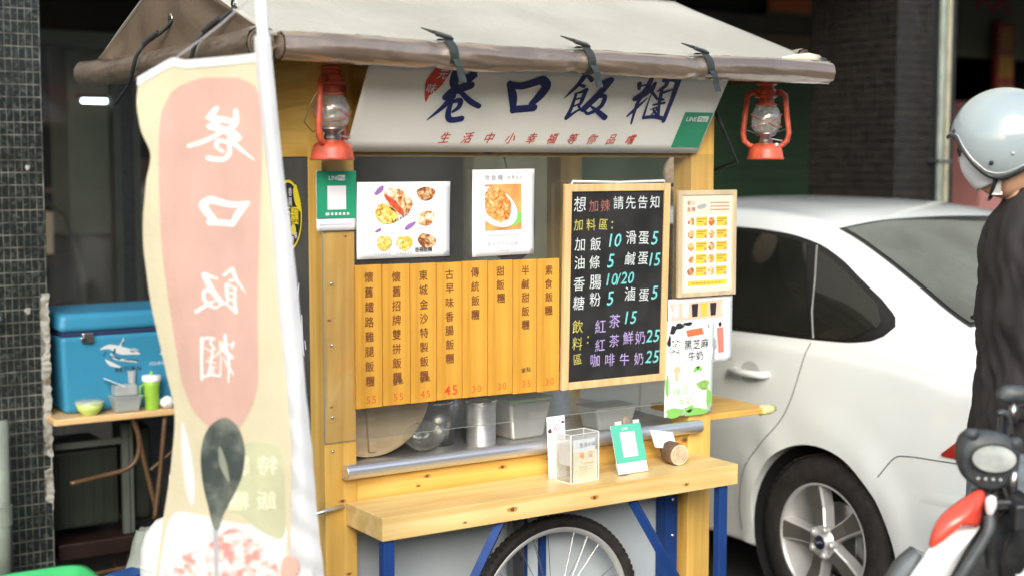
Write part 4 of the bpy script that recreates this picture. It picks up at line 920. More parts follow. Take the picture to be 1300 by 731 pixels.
mb = MB(); mb.add([q2(a, b) for a, b in ((-0.018, 0.277), (0.05, 0.283), (0.058, 0.262), (-0.010, 0.256))], [(0, 1, 2, 3)]); obj('banner_print', mb, mat('orange_red_print', (0.75, 0.15, 0.06), 0.6), t)
mb = MB(); blob(mb, q, 0.035, 0.205, 0.062, 0.05, 24); blob(mb, q2, -0.03, 0.062, 0.055, 0.040, 24, 0.04); obj('white_cloud', mb, M['paper'], t)
glyphs(t, M['black_ink'], [(c, -0.008 + i * 0.035, 0.229 + i * 0.001, 0.034) for i, c in enumerate('黑芝麻')] + [(c, 0.008 + i * 0.033, 0.192, 0.033) for i, c in enumerate('牛奶')], q3, off=0.012)
glyphs(t, M['leaf_print'], [(c, -0.052 + i * 0.034, 0.080 + i * 0.005, 0.033) for i, c in enumerate('綠豆')] + [(c, -0.030 + i * 0.032, 0.044 + i * 0.003, 0.031) for i, c in enumerate('牛奶')], q3)
mb = MB(); random.seed(5)
for k in range(26):
    x, z = random.uniform(-0.085, -0.045), random.uniform(0.20, 0.245); rect(mb, q, x, x + 0.006, z, z + 0.0025)
obj('sesame_print', mb, M['black_ink'], t, stuff=True)
mb = MB(); blob(mb, q, -0.052, 0.150, 0.014, 0.013, 14); rect(mb, q, -0.060, -0.046, 0.115, 0.138); obj('cup_print', mb, mat('beige_print', (0.60, 0.50, 0.30), 0.6), t)
mb = MB()
for k in range(9):
    t_ = k * 0.7; blob(mb, q2, 0.06 + 0.011 * math.cos(t_), 0.095 + 0.012 * math.sin(t_), 0.003, 0.007, 8, 0, t_)
obj('seed_print', mb, mat('khaki_print', (0.45, 0.42, 0.14), 0.6), t, stuff=True)

# round sticker + scribble on the cart's left side sheet
t = thing('round_sticker', 'round black and yellow sticker on the cart\'s dark side sheet', 'sticker', (-0.0015, 0.215, 1.55))
fs = lambda o: (lambda a, b: (-o, -a, b))
for r_, o, m_, nm in ((0.100, 0.0004, M['sticker_yellow'], 'rim_print'), (0.092, 0.0008, M['black_ink'], 'field_print')):
    mb = MB(); blob(mb, fs(o), 0, 0, r_ * 0.9, r_, 36); obj(nm, mb, m_, t)
mb = MB()
for i, c in enumerate('飯糰'): put(mb, c, fs(0.0012), -0.01 + (i - 0.0) * 0.052, 0.0, 0.055, 0.012)
blob(mb, fs(0.0012), 0.06, 0.05, 0.018, 0.04, 16, 0.1, 0.5); blob(mb, fs(0.0012), 0.035, -0.04, 0.016, 0.016, 16)
obj('lettering', mb, M['sticker_yellow'], t, stuff=True)
mb = MB()
for i, c in enumerate('香腸'):
    put(mb, c, fs(0.0014), 0.015, 0.066 - i * 0.028, 0.026, 0.0); put(mb, c, fs(0.0014), 0.03 + i * 0.02, -0.068 + i * 0.012, 0.02, 0.0)
obj('small_print', mb, M['paper'], t, stuff=True)
t = thing('white_decal', 'white brush stroke decal on the cart\'s side sheet below the round sticker', 'decal', (-0.0015, 0.17, 1.30))
mb = MB()
for i, s in enumerate((((0.02, 0.06, 0.004), (0.0, 0.0, 0.016), (-0.03, -0.07, 0.003)), ((0.0, 0.02, 0.004), (0.02, -0.04, 0.013), (0.045, -0.13, 0.003)), ((0.035, -0.03, 0.008), (0.04, -0.11, 0.012), (0.048, -0.14, 0.006)), ((0.055, -0.1, 0.007), (0.06, -0.12, 0.007)))):
    ribbon(mb, lambda a, b, o=0.0: (-o - 0.0005, -a, b), s, 0.00015 * i)
obj('brush_mark', mb, M['paper'], t)

# ================================================================== LANTERNS
def lantern(loc, rz, label, sc=1.0):
    t = thing('oil_lantern', label, 'lantern', loc, (0, 0, rz), 'red oil lanterns under the canopy'); t.scale = (sc,) * 3
    m_ = M['lantern_red']
    obj('tank', MB().lathe([(0, 0), (0.058, 0), (0.060, 0.004), (0.057, 0.010), (0.054, 0.030), (0.050, 0.040), (0.036, 0.050), (0.022, 0.054), (0, 0.054)], 36), m_, t, smooth=True)
    bu = obj('burner', MB().lathe([(0.020, 0.052), (0.024, 0.060), (0.018, 0.072), (0.030, 0.078), (0.034, 0.084), (0.028, 0.088), (0, 0.088)], 28), M['steel_dull'], t, smooth=True)
    obj('globe', MB().lathe([(0.030, 0.086), (0.042, 0.096), (0.0475, 0.118), (0.0475, 0.140), (0.040, 0.162), (0.028, 0.174)], 32), M['lamp_glass'], t, smooth=True)
    obj('globe_rim', MB().lathe([(0.0265, 0.084), (0.0285, 0.084), (0.0285, 0.089), (0.0265, 0.089)], 28), m_, t)
    obj('hood', MB().lathe([(0.026, 0.171), (0.034, 0.173), (0.034, 0.178), (0.026, 0.180), (0.024, 0.196), (0.036, 0.200), (0.037, 0.206), (0.031, 0.209), (0.032, 0.218), (0.030, 0.226), (0.024, 0.228), (0.024, 0.236), (0.033, 0.240), (0.033, 0.246), (0.015, 0.252), (0, 0.252)], 32), m_, t, smooth=False)
    for s in (-1, 1):
        obj('side_tube', MB().tube([(s * 0.030, 0, 0.214), (s * 0.046, 0, 0.216), (s * 0.060, 0, 0.206), (s * 0.066, 0, 0.150), (s * 0.073, 0, 0.085), (s * 0.068, 0, 0.060), (s * 0.052, 0, 0.046), (s * 0.040, 0, 0.044)], [0.0085, 0.0085, 0.009, 0.0085, 0.009, 0.009, 0.008, 0.007], 12), m_, t, smooth=True)
    for a in (0.6, -0.6):
        obj('globe_wire', MB().tube([(0.050 * math.cos(q * math.pi / 12), 0.050 * math.sin(q * math.pi / 12), 0.125 + 0.022 * math.sin(q * math.pi / 12 + a * 2)) for q in range(24)], 0.0011, 5, closed=True), m_, t)
    obj('bail', MB().tube([(-0.055, 0.006, 0.19), (-0.075, 0.02, 0.15), (-0.070, 0.045, 0.10), (0, 0.06, 0.075), (0.070, 0.045, 0.10), (0.075, 0.02, 0.15), (0.055, 0.006, 0.19)], 0.0014, 6), M['steel_dull'], t)
    obj('wick_knob', MB().tube([(0.02, -0.01, 0.066), (0.05, -0.028, 0.060)], 0.0022, 6), M['steel'], t)
    obj('filler_cap', MB().lathe([(0, 0.05), (0.009, 0.05), (0.009, 0.058), (0, 0.060)], 14, lambda a, b, c: (a + 0.032, b - 0.022, c - 0.006)), M['steel'], t)
    obj('hook', MB().tube([(0, 0, 0.248), (0.004, 0, 0.275), (0, 0, 0.30)], 0.0025, 6), M['steel_dull'], t)
    return t
lantern((-0.008, -0.085, 1.705), 0.62, 'red oil lantern hanging in front of the left wooden post')
lantern((1.532, -0.10, 1.708), -0.66, 'red oil lantern hanging under the right end of the canopy')

# ================================================================== ON THE COUNTER
t = thing('wooden_lid', 'large round wooden lid leaning behind the acrylic at the counter\'s left', 'lid', (0.232, 0.19, 1.040), (R(-8), 0, 0))
obj('disc', MB().lathe([(0, -0.009), (0.198, -0.009), (0.205, -0.004), (0.205, 0.004), (0.198, 0.009), (0, 0.009)], 60, lambda a, b, c: (a * 1.02, c, b)), M['disc'], t, smooth=False)
obj('batten', bx(-0.02, 0.005, -0.024, -0.0095, -0.19, 0.19), M['disc'], t, bevel=0.003)
t = thing('steel_canister', 'tall round steel canister standing on the counter below the bold red 45', 'canister', (0.604, 0.155, 0.834))
obj('body', MB().lathe([(0, 0), (0.044, 0), (0.046, 0.003), (0.046, 0.122), (0.048, 0.126), (0.046, 0.130), (0.043, 0.126), (0.043, 0.01)], 40), M['steel'], t, smooth=True)
obj('rim', MB().lathe([(0.046, 0.128), (0.050, 0.130), (0.050, 0.138), (0.046, 0.140)], 40), M['chrome'], t, smooth=True)
t = thing('steel_canister', 'short dark steel canister just left of the tall one on the counter', 'canister', (0.50, 0.24, 0.834))
obj('body', MB().lathe([(0, 0), (0.05, 0), (0.05, 0.13), (0.046, 0.13), (0.046, 0.01)], 36), M['steel_dull'], t, smooth=True)
obj('rim', MB().lathe([(0.05, 0.128), (0.054, 0.131), (0.05, 0.134)], 36), M['chrome'], t, smooth=True)
t = thing('food_container', 'square steel food container with pale green lid on the counter', 'container', (0.775, 0.20, 0.834), (0, 0, 0.05))
mb = MB(); mb.add([(-0.062, -0.05, 0), (0.062, -0.05, 0), (0.062, 0.05, 0), (-0.062, 0.05, 0), (-0.082, -0.066, 0.12), (0.082, -0.066, 0.12), (0.082, 0.066, 0.12), (-0.082, 0.066, 0.12)], [(0, 3, 2, 1), (4, 5, 6, 7), (0, 1, 5, 4), (1, 2, 6, 5), (2, 3, 7, 6), (3, 0, 4, 7)])
obj('body', mb, mat('grey_white_metal', (0.50, 0.50, 0.47), 0.35, metal=0.4, var=0.1), t, bevel=0.012, seg=4)
obj('lid', bx(-0.088, 0.088, -0.07, 0.07, 0.121, 0.132), mat('pale_green_lid', (0.34, 0.52, 0.34), 0.4), t, bevel=0.005)
t = thing('plastic_bag', 'crumpled clear plastic bag lying between the wooden lid and the canisters', 'bag', (0.40, 0.15, 0.835))
obj('film', MB().grid(lambda u, v: ((0.07 + 0.010 * noise.noise(Vector((math.cos(u * 6.283) * 2, math.sin(u * 6.283) * 2, v * 3)))) * math.cos(u * 6.283) * math.sin(0.2 + v * 2.7), 0.05 * math.sin(u * 6.283) * math.sin(0.2 + v * 2.7), 0.085 * v + 0.012 * noise.noise(Vector((math.cos(u * 6.283) * 3, math.sin(u * 6.283) * 3, v * 3))) + 0.005), 36, 14), M['bag'], t)
t = thing('plastic_tub', 'clear plastic tub on the counter behind the green payment stand', 'tub', (1.10, 0.17, 0.834))
mb = MB(); mb.add([(-0.065, -0.045, 0), (0.065, -0.045, 0), (0.065, 0.045, 0), (-0.065, 0.045, 0), (-0.082, -0.055, 0.07), (0.082, -0.055, 0.07), (0.082, 0.055, 0.07), (-0.082, 0.055, 0.07)], [(0, 3, 2, 1), (0, 1, 5, 4), (1, 2, 6, 5), (2, 3, 7, 6), (3, 0, 4, 7)])
obj('body', mb, M['frosty'], t, bevel=0.008)
obj('lid', bx(-0.086, 0.086, -0.06, 0.06, 0.071, 0.077), M['frosty'], t, bevel=0.003)
t = thing('steel_pot', 'large steel pot at the back of the counter behind the chalkboard', 'pot', (1.0, 0.50, 0.834))
obj('body', MB().lathe([(0, 0), (0.15, 0), (0.155, 0.01), (0.155, 0.16), (0.16, 0.165), (0.15, 0.165), (0.15, 0.02)], 48), M['steel'], t, smooth=True)
obj('lid', MB().lathe([(0.158, 0.167), (0.14, 0.18), (0, 0.195)], 48), M['steel_dull'], t, smooth=True)
t = thing('steel_pot', 'steel pot at the back of the counter behind the square container', 'pot', (0.62, 0.52, 0.834))
obj('body', MB().lathe([(0, 0), (0.12, 0), (0.12, 0.14), (0.115, 0.14), (0.115, 0.02)], 48), M['steel_dull'], t, smooth=True)
obj('lid', MB().lathe([(0.125, 0.141), (0.11, 0.152), (0, 0.165)], 48), M['steel'], t, smooth=True)
t = thing('shelf_box', 'dark box standing on the counter behind the poster of the plate', 'box', (0.88, 0.58, 0.834))
obj('body', bx(-0.1, 0.1, -0.08, 0.08, 0, 0.46), mat('dark_box', (0.03, 0.028, 0.025), 0.5), t, bevel=0.006)
obj('label_print', bx(-0.03, 0.02, -0.083, -0.0805, 0.36, 0.42), M['pale_ink'], t)
t = thing('vendor_cap', 'dark grey rounded hood hanging inside the cart right of the dish poster', 'hood', (1.02, 0.62, 1.48))
obj('fabric', MB().grid(lambda u, v: (0.09 * math.cos(u * 6.283) * math.sin(v * 3.0 + 0.08), 0.06 * math.sin(u * 6.283) * math.sin(v * 3.0 + 0.08), 0.13 * math.cos(v * 3.0 + 0.08) + 0.008 * noise.noise(Vector((u * 8, v * 6, 0)))), 24, 16), mat('charcoal_fabric', (0.045, 0.052, 0.055), 0.8), t, smooth=True)
obj('cord', MB().tube([(0, 0, 0.13), (0, 0.1, 0.36)], 0.003, 6), M['strap'], t)
obj('tag_print', bx(0.0, 0.025, -0.066, -0.06, -0.03, 0.03), M['pale_ink'], t)

# ================================================================== ON THE SHELF
t = thing('clear_box', 'clear acrylic box with printed sides standing on the wooden shelf', 'box', (0.772, -0.120, 0.755), (0, 0, 0.10))
W_, D_, H_ = 0.055, 0.034, 0.145
for a in ((-W_, W_, -D_, -D_ + 0.0022), (-W_, W_, D_ - 0.0022, D_), (-W_, -W_ + 0.0022, -D_ + 0.0024, D_ - 0.0024), (W_ - 0.0022, W_, -D_ + 0.0024, D_ - 0.0024)): obj('wall', bx(*a, 0.003, H_), M['acrylic_box'], t)
obj('base', bx(-W_, W_, -D_, D_, 0, 0.0026), M['acrylic_box'], t)
mb = MB()
for x in (-W_, W_):
    for y in (-D_, D_): mb.box(x - 0.0012, x + 0.0012, y - 0.0012, y + 0.0012, 0.0, H_)
for y in (-D_, D_):
    for z in (0.001, H_): mb.box(-W_, W_, y - 0.001, y + 0.001, z - 0.001, z + 0.001)
for x in (-W_, W_):
    for z in (0.0012, H_ + 0.0002): mb.box(x - 0.001, x + 0.001, -D_, D_, z - 0.001, z + 0.001)
obj('edge_line', mb, mat('clear_edge', (0.75, 0.77, 0.74), 0.2), t)
obj('insert', bx(-W_ + 0.012, W_ - 0.004, -D_ + 0.0026, -D_ + 0.0036, 0.003, 0.092), mat('cream_insert', (0.82, 0.78, 0.58), 0.5), t)
obj('insert', bx(-W_ + 0.0026, -W_ + 0.0036, -D_ + 0.004, D_ - 0.012, 0.052, 0.128), M['pale_ink'], t)
obj('insert', bx(-W_ + 0.012, W_ - 0.01, -D_ + 0.0040, -D_ + 0.005, 0.088, 0.128), M['paper'], t)
ff = lambda a, b: (a, -D_ - 0.0006, b)
mb = MB()
for i, c in enumerate('福日'): put(mb, c, ff, -0.012 + i * 0.034, 0.080, 0.020, 0.0)
rect(mb, ff, -0.005, 0.035, 0.055, 0.0565)
obj('lettering', mb, mat('orange_stamp', (0.78, 0.26, 0.05), 0.5), t)
mb = MB()
for i, c in enumerate('生活小品'): put(mb, c, ff, -0.014 + i * 0.016, 0.112, 0.014, 0.0)
obj('lettering', mb, mat('slate_ink', (0.10, 0.12, 0.25), 0.5), t)
mb = MB()
for k in range(5): rect(mb, ff, -0.03, 0.035 - 0.01 * (k % 2), 0.018 + k * 0.007, 0.0195 + k * 0.007)
obj('small_print', mb, mat('tan_print', (0.66, 0.55, 0.34), 0.6), t, stuff=True)
t = thing('small_card', 'small white card with pink print standing behind the clear box', 'card', (0.742, -0.062, 0.755), (R(-4), 0, 0.05))
obj('sheet', bx(-0.034, 0.034, -0.0008, 0.0008, 0.0, 0.185), M['paper'], t)
mb = MB(); line(mb, '生活小品', lambda a, b: (a, -0.0014, b), -0.022, 0.172, 0.010, 0.0, step=0.0115); put(mb, '心', lambda a, b: (a, -0.0014, b), 0.002, 0.152, 0.024, 0.012, rot=0.2)
obj('lettering', mb, mat('pink_ink', (0.72, 0.10, 0.14), 0.6), t)
mb = MB(); blob(mb, lambda a, b: (a, -0.0014, b), -0.024, 0.142, 0.007, 0.007, 12, 0.1); blob(mb, lambda a, b: (a, -0.0014, b), 0.026, 0.165, 0.006, 0.004, 12, 0.1); obj('blot_print', mb, mat('plum_ink', (0.10, 0.03, 0.05), 0.6), t)
t = thing('payment_stand', 'mint green and white payment card leaning on the shelf', 'stand', (0.965, -0.145, 0.757), (R(-17), 0, 0.0))
obj('panel', bx(-0.057, 0.057, -0.0015, 0.0015, 0, 0.150), M['paper'], t, bevel=0.001)
obj('green_field', bx(-0.057, 0.057, -0.0030, -0.0016, 0.033, 0.150), M['mint_card'], t)
mb = MB(); rect(mb, lambda a, b: (a, -0.0036, b), -0.028, 0.028, 0.050, 0.126); obj('white_print', mb, M['paper'], t, stuff=True)
mb = MB(); line(mb, 'LINE', lambda a, b: (a, -0.0036, b), -0.018, 0.137, 0.012, 0.0, shear=0.2); obj('lettering', mb, M['paper'], t)
obj('support', MB().add([(-0.02, 0.003, 0.12), (0.02, 0.003, 0.12), (0.02, 0.055, 0.018), (-0.02, 0.055, 0.018)], [(0, 1, 2, 3)]), M['white_plastic'], t)
t = thing('soft_toy', 'small brown grey fluffy figure peeking over the payment stand', 'toy', (0.985, -0.085, 0.755))
obj('body', MB().grid(lambda u, v: (0.027 * (1 + 0.22 * noise.noise(Vector((u * 14, v * 9, 1)))) * math.cos(u * 6.283) * math.sin(v * 3.1 + 0.02), 0.018 * math.sin(u * 6.283) * math.sin(v * 3.1 + 0.02), 0.1 + 0.068 * (1 + 0.1 * noise.noise(Vector((u * 9, v * 8, 4)))) * math.cos(v * 3.1 + 0.02)), 26, 18), mat('fluffy_brown', (0.26, 0.21, 0.17), 1.0, var=0.4, nscale=60, bump=1.0), t, smooth=True)
obj('base', bx(-0.03, 0.03, -0.018, 0.018, 0, 0.034), M['white_plastic'], t, bevel=0.003)
for s in (-1, 1): obj('paper_flag', bx(s * 0.034 - 0.012, s * 0.034 + 0.012, -0.001, 0.001, 0.10, 0.152), M['mint_print'] if s > 0 else M['paper'], t)
t = thing('log_slice', 'small log slice card holder at the right end of the shelf', 'card holder', (1.158, -0.105, 0.7895), (0, 0, -0.12))
obj('bark', MB().lathe([(0.0325, -0.032), (0.0345, -0.028), (0.0345, 0.028), (0.0325, 0.032)], 28, lambda a, b, c: ((a * (1 + 0.05 * math.sin(b * 200))), c, b)), M['bark'], t, smooth=True)
for s in (-1, 1): obj('cut_face', MB().lathe([(0, s * 0.0325), (0.0328, s * 0.0322)], 28, lambda a, b, c: (a, c, b)), M['cutwood'], t)
mb = MB()
for r_ in (0.008, 0.016, 0.024): mb.tube([(r_ * math.cos(k * 0.3) + 0.002, -0.0328, r_ * math.sin(k * 0.3)) for k in range(21)], 0.0006, 4, closed=True)
obj('growth_ring', mb, M['bark'], t)
t = thing('small_card', 'blank white card tilted in the log slice holder', 'card', (1.142, -0.088, 0.800), (R(-42), R(10), R(-6)))
obj('sheet', bx(-0.043, 0.043, -0.0007, 0.0007, 0.004, 0.068), M['paper'], t)

# ================================================================== FLAG
fl = thing('flag', 'pale feather flag with pink panel and mirrored white characters on a leaning pole', 'flag', (-0.421, -0.643, 0), (0, 0, -PHI))
K = 0.001737
def px2(px, py): return ((px - 345) * K, 1.93 - (py - 70) * K)
def interp(tab, y):
    if y <= tab[0][0]: return tab[0][1]
    for (a, b), (c, d) in zip(tab, tab[1:]):
        if y <= c: q = (y - a) / (c - a); return b + (d - b) * q
    return tab[-1][1]
def smoothtab(tab):
    P = [tab[0]] + tab + [tab[-1]]; out = []
    for i in range(1, len(P) - 2):
        for k in range(8):
            t = k / 8; a, b, c, d = P[i - 1], P[i], P[i + 1], P[i + 2]
            out.append((b[0] + (c[0] - b[0]) * t, 0.5 * (2 * b[1] + (c[1] - a[1]) * t + (2 * a[1] - 5 * b[1] + 4 * c[1] - d[1]) * t * t + (3 * b[1] - a[1] - 3 * c[1] + d[1]) * t ** 3)))
    out.append(tab[-1]); return out
LEFT = smoothtab([(96, 180), (130, 177), (165, 183), (192, 194), (225, 188), (290, 181), (340, 184), (400, 192), (470, 205), (520, 214), (580, 208), (650, 196), (731, 184), (820, 176), (900, 178)])
SLV = smoothtab([(60, 322), (150, 328), (230, 336), (300, 341), (390, 348), (480, 357), (560, 362), (640, 360), (731, 358), (820, 372), (900, 380)])
RGT = smoothtab([(40, 343), (130, 349), (220, 356), (300, 366), (400, 375), (480, 381), (560, 388), (640, 393), (731, 401), (820, 408), (900, 414)])
def wave(x, z):
    u = (x + 0.28) / 0.32
    return 0.020 * math.sin(u * 5.0 + z * 2.2) * (1 - 0.6 * max(0, min(1, u))) + 0.010 * math.sin(z * 7 + u * 3) + 0.0035 * noise.noise(Vector((x * 30, z * 6, 2))) + 0.004 * math.sin(z * 17 - u * 9) * (0.3 + max(0, 1.3 - z))
def FL(x, z, o=0.0): return (x, wave(x, z) - o, z)
def sheet(lf, rf, y0f, y1, nu, nv, o=0.0, extra=None):
    def g(u, v):
        pxt = interp(lf, 100) * (1 - u) + interp(rf, 100) * u
        y0 = y0f(pxt) if callable(y0f) else y0f; py = y0 + (y1 - y0) * v
        px = interp(lf, py) * (1 - u) + interp(rf, py) * u; x, z = px2(px, py); p = FL(x, z, o)
        return extra(p, u, v) if extra else p
    return MB().grid(g, nu, nv)
topy = lambda px: interp([(176, 99), (222, 74), (240, 76), (326, 66)], px)
obj('cloth', sheet(LEFT, SLV, lambda p: interp([(176, 102), (222, 78), (326, 70)], p), 900, 28, 110), M['flag_cream'], fl, smooth=True)
T2 = [(a, b) for a, b in LEFT]
obj('hem', MB().grid(lambda u, v: FL(*px2(178 + 150 * u, interp([(178, 98), (222, 73), (238, 76), (326, 67)], 178 + 150 * u) + 11 * v), 0.0025), 30, 2), M['flag_white'], fl, smooth=True)
def slx(p, u, v):
    z = p[2]; wr = 0.004 * math.sin(z * 75 + u * 3.5) * max(0, min(1, (1.5 - z) * 1.6)); return (p[0] + wr * 0.3, p[1] - 0.016 * math.sin(math.pi * u) - wr, z)
obj('pole_sleeve', sheet(SLV, RGT, 46, 900, 12, 260, 0.0, slx), M['flag_white'], fl, smooth=True)
po = obj('pole', MB().tube([(*(lambda q: (q[0], wave(*q) + 0.006))(px2(interp([(-40, 328), (60, 334), (900, 396)], y)  , y)), px2(0, y)[1]) for y in (-60, 50, 300, 600, 900)], [0.0135, 0.0135, 0.013, 0.013, 0.013], 14), M['white_plastic'], fl, smooth=True)
x_, z_ = px2(398, 900)
obj('pole_foot', MB().tube([(x_, 0, z_ + 0.02), (x_ + 0.02, 0, 0.08)], 0.014, 12), M['white_plastic'], fl)
obj('base', MB().lathe([(0, 0), (0.20, 0), (0.21, 0.02), (0.20, 0.08), (0.06, 0.11), (0.03, 0.16), (0, 0.16)], 32, lambda a, b, c: (a + x_ + 0.02, b, c)), M['plastic_black'], fl, smooth=True)
a_, b2 = px2(318, 2), px2(226, 74)
obj('cord', MB().tube([(a_[0], 0.0, a_[1]), ((a_[0] + b2[0]) / 2, 0, (a_[1] + b2[1]) / 2 - 0.004), (b2[0], wave(*b2), b2[1])], 0.0016, 6), M['grey_ink'], fl)
# printed panel
PL = smoothtab([(97, 262), (104, 236), (118, 219), (145, 207), (200, 204), (300, 206), (400, 215), (480, 226), (515, 240), (540, 262), (552, 280)])
PR_ = smoothtab([(97, 300), (104, 318), (118, 326), (145, 329), (200, 328), (300, 324), (400, 322), (480, 322), (515, 312), (540, 296), (552, 282)])
def panel(u, v):
    py = 97 + 455 * v; return FL(*px2(interp(PL, py) * (1 - u) + interp(PR_, py) * u, py), 0.0012)
obj('pink_panel', MB().grid(panel, 20, 90), M['flag_pink'], fl, smooth=True)
BBOX = []
for ch_ in STROKES:
    xs = [p[0] - 0.0 for s in ch_ for p in s]; ys = [p[1] for s in ch_ for p in s]; BBOX.append((min(xs), max(xs), min(ys), max(ys)))
z_ = 0
for ch_, (x0, x1, y0, y1), (cx, cy, w_, h_, m_) in zip(STROKES, BBOX, ((280, 168, 78, 64, 1), (284, 265, 52, 32, 1), (278, 363, 60, 54, 1), (273, 448, 40, 60, 1))):
    mb = MB()
    for s in ch_:
        z_ += 1; pts = []
        for x, y, q in s:
            pxx = cx - ((x - (x0 + x1) / 2) / (x1 - x0)) * w_ ; pyy = cy - ((y - (y0 + y1) / 2) / (y1 - y0)) * h_
            X, Z = px2(pxx, pyy); pts.append((X, Z, q / (x1 - x0) * w_ * K * (0.78 if cy == 168 else 0.95)))
        ribbon(mb, lambda a, b, o=0.0: FL(a, b, 0.0022 + o), pts, 0.00012 * (z_ % 9))
    obj('lettering', mb, M['flag_char'], fl, label='mirrored white brush character')
def fpoly(name, pts, m, o=0.0016, parent=fl):
    # subdivided fan so that the print follows the cloth
    mb = MB(); cx = sum(p[0] for p in pts) / len(pts); cy = sum(p[1] for p in pts) / len(pts); st = smoothclosed(pts); n = len(st); N = 8; vs_ = []
    for r_ in range(N + 1):
        for a, b in st: vs_.append(FL(*px2(cx + (a - cx) * r_ / N, cy + (b - cy) * r_ / N), o))
    mb.add(vs_, [(r_ * n + i, r_ * n + (i + 1) % n, (r_ + 1) * n + (i + 1) % n, (r_ + 1) * n + i) for r_ in range(N) for i in range(n)])
    return obj(name, mb, m, parent, smooth=True)
def smoothclosed(P):
    out = []; n = len(P)
    for i in range(n):
        a, b, c, d = P[i - 1], P[i], P[(i + 1) % n], P[(i + 2) % n]
        for k in range(5):
            t = k / 5; out.append(tuple(0.5 * (2 * q[1] + (q[2] - q[0]) * t + (2 * q[0] - 5 * q[1] + 4 * q[2] - q[3]) * t * t + (3 * q[1] - q[0] - 3 * q[2] + q[3]) * t ** 3) for q in zip(a, b, c, d)))
    return out
fpoly('white_field', [(205, 655), (240, 650), (300, 662), (350, 664), (354, 700), (360, 780), (372, 880), (300, 890), (185, 890), (186, 780), (190, 720)], M['flag_white'], 0.0010)
fpoly('white_field', [(224, 530), (233, 560), (238, 610), (234, 640), (226, 620), (222, 575)], M['flag_white'], 0.0010)
fpoly('green_band', [(300, 560), (330, 556), (350, 570), (352, 620), (350, 680), (322, 672), (296, 650), (280, 640), (290, 600)], M['flag_green'], 0.0014)
fpoly('food_print', [(196, 735), (215, 708), (250, 692), (270, 676), (290, 668), (318, 690), (340, 716), (346, 760), (330, 830), (260, 850), (205, 820)], M['flag_food'], 0.0018)
fpoly('food_print', [(352, 705), (366, 706), (370, 722), (358, 734), (348, 728)], mat('coral_flag_print', (0.80, 0.35, 0.28), 0.8), 0.019)
mb = MB()
for i, c in enumerate('特製'): put(mb, c, lambda a, b: FL(a, b, 0.0026), *px2(332 - i * 34, 586), 0.046, 0.012, mirror=True)
for i, c in enumerate('飯糰'): put(mb, c, lambda a, b: FL(a, b, 0.0026), *px2(330 - i * 34, 632), 0.046, 0.012, mirror=True)
obj('lettering', mb, mat('cream_flag_letter', (0.62, 0.63, 0.46), 0.8), fl)
fpoly('spoon_print', [(283, 524), (297, 538), (304, 565), (301, 595), (290, 622), (277, 645), (268, 668), (262, 664), (256, 640), (249, 610), (247, 575), (254, 545), (268, 528)], M['spoon'], 0.0030)
fpoly('spoon_handle_print', [(266, 650), (268, 700), (266, 760), (262, 760), (262, 700), (262, 650)], M['grey_ink'], 0.0028)
fpoly('spoon_highlight_print', [(272, 560), (280, 580), (284, 606), (278, 600), (271, 582)], mat('print_highlight', (0.20, 0.22, 0.17), 0.6), 0.0036)

# ================================================================== TABLE AND COOLER, LEFT
TB = (-0.20, 1.72, 0)
tb = thing('folding_table', 'brown folding table with wooden top between the tiled column and the cart', 'table', TB)
obj('table_top', bx(-0.07, 0.78, 0.0, 0.52, 0.732, 0.757), M['tabletop'], tb, bevel=0.006)
for pts in ([(0.245, 0.05, 0.725), (0.325, 0.05, 0.35), (0.40, 0.05, 0.0)], [(0.235, 0.04, 0.73), (0.262, 0.045, 0.64), (0.250, 0.05, 0.565), (0.205, 0.055, 0.53), (0.12, 0.06, 0.515), (0.0, 0.06, 0.50)], [(0.375, 0.45, 0.725), (0.33, 0.46, 0.4), (0.28, 0.46, 0.0)], [(0.36, 0.03, 0.725), (0.335, 0.03, 0.50), (0.31, 0.03, 0.33)]):
    obj('leg', MB().tube(sm(pts), 0.0095, 10), M['brown_steel'], tb, smooth=True)
obj('crossbar', MB().tube([(0.30, 0.04, 0.52), (0.44, 0.04, 0.62)], 0.006, 8), M['brown_steel'], tb)
co = thing('cooler_box', 'large blue fishing cooler with darker seal standing on the folding table', 'cooler', (-0.215, 1.80, 0.757), (0, 0, 0))
CW, CD, CH = 0.64, 0.36, 0.295
mb = MB(); mb.add([(0.012, 0.012, 0), (CW - 0.012, 0.012, 0), (CW - 0.012, CD - 0.012, 0), (0.012, CD - 0.012, 0), (0, 0, CH), (CW, 0, CH), (CW, CD, CH), (0, CD, CH)], [(0, 3, 2, 1), (4, 5, 6, 7), (0, 1, 5, 4), (1, 2, 6, 5), (2, 3, 7, 6), (3, 0, 4, 7)])
obj('body', mb, M['cooler'], co, bevel=0.018, seg=4)
obj('seal', bx(0.004, CW - 0.004, 0.004, CD - 0.004, CH - 0.002, CH + 0.014), M['cooler_seal'], co, bevel=0.003)
mb = MB(); mb.add([(-0.008, -0.008, CH + 0.014), (CW + 0.008, -0.008, CH + 0.014), (CW + 0.008, CD + 0.008, CH + 0.014), (-0.008, CD + 0.008, CH + 0.014), (0.0, 0.0, CH + 0.085), (CW, 0.0, CH + 0.085), (CW, CD, CH + 0.085), (0, CD, CH + 0.085)], [(0, 3, 2, 1), (4, 5, 6, 7), (0, 1, 5, 4), (1, 2, 6, 5), (2, 3, 7, 6), (3, 0, 4, 7)])
obj('lid', mb, M['cooler'], co, bevel=0.022, seg=4)
la = obj('latch', bx(0.075, 0.118, -0.018, -0.002, CH - 0.028, CH + 0.012), M['steel_dull'], co, bevel=0.005)
obj('hasp', bx(0.068, 0.092, -0.024, -0.019, CH - 0.022, CH - 0.004), M['chrome'], la, bevel=0.002)
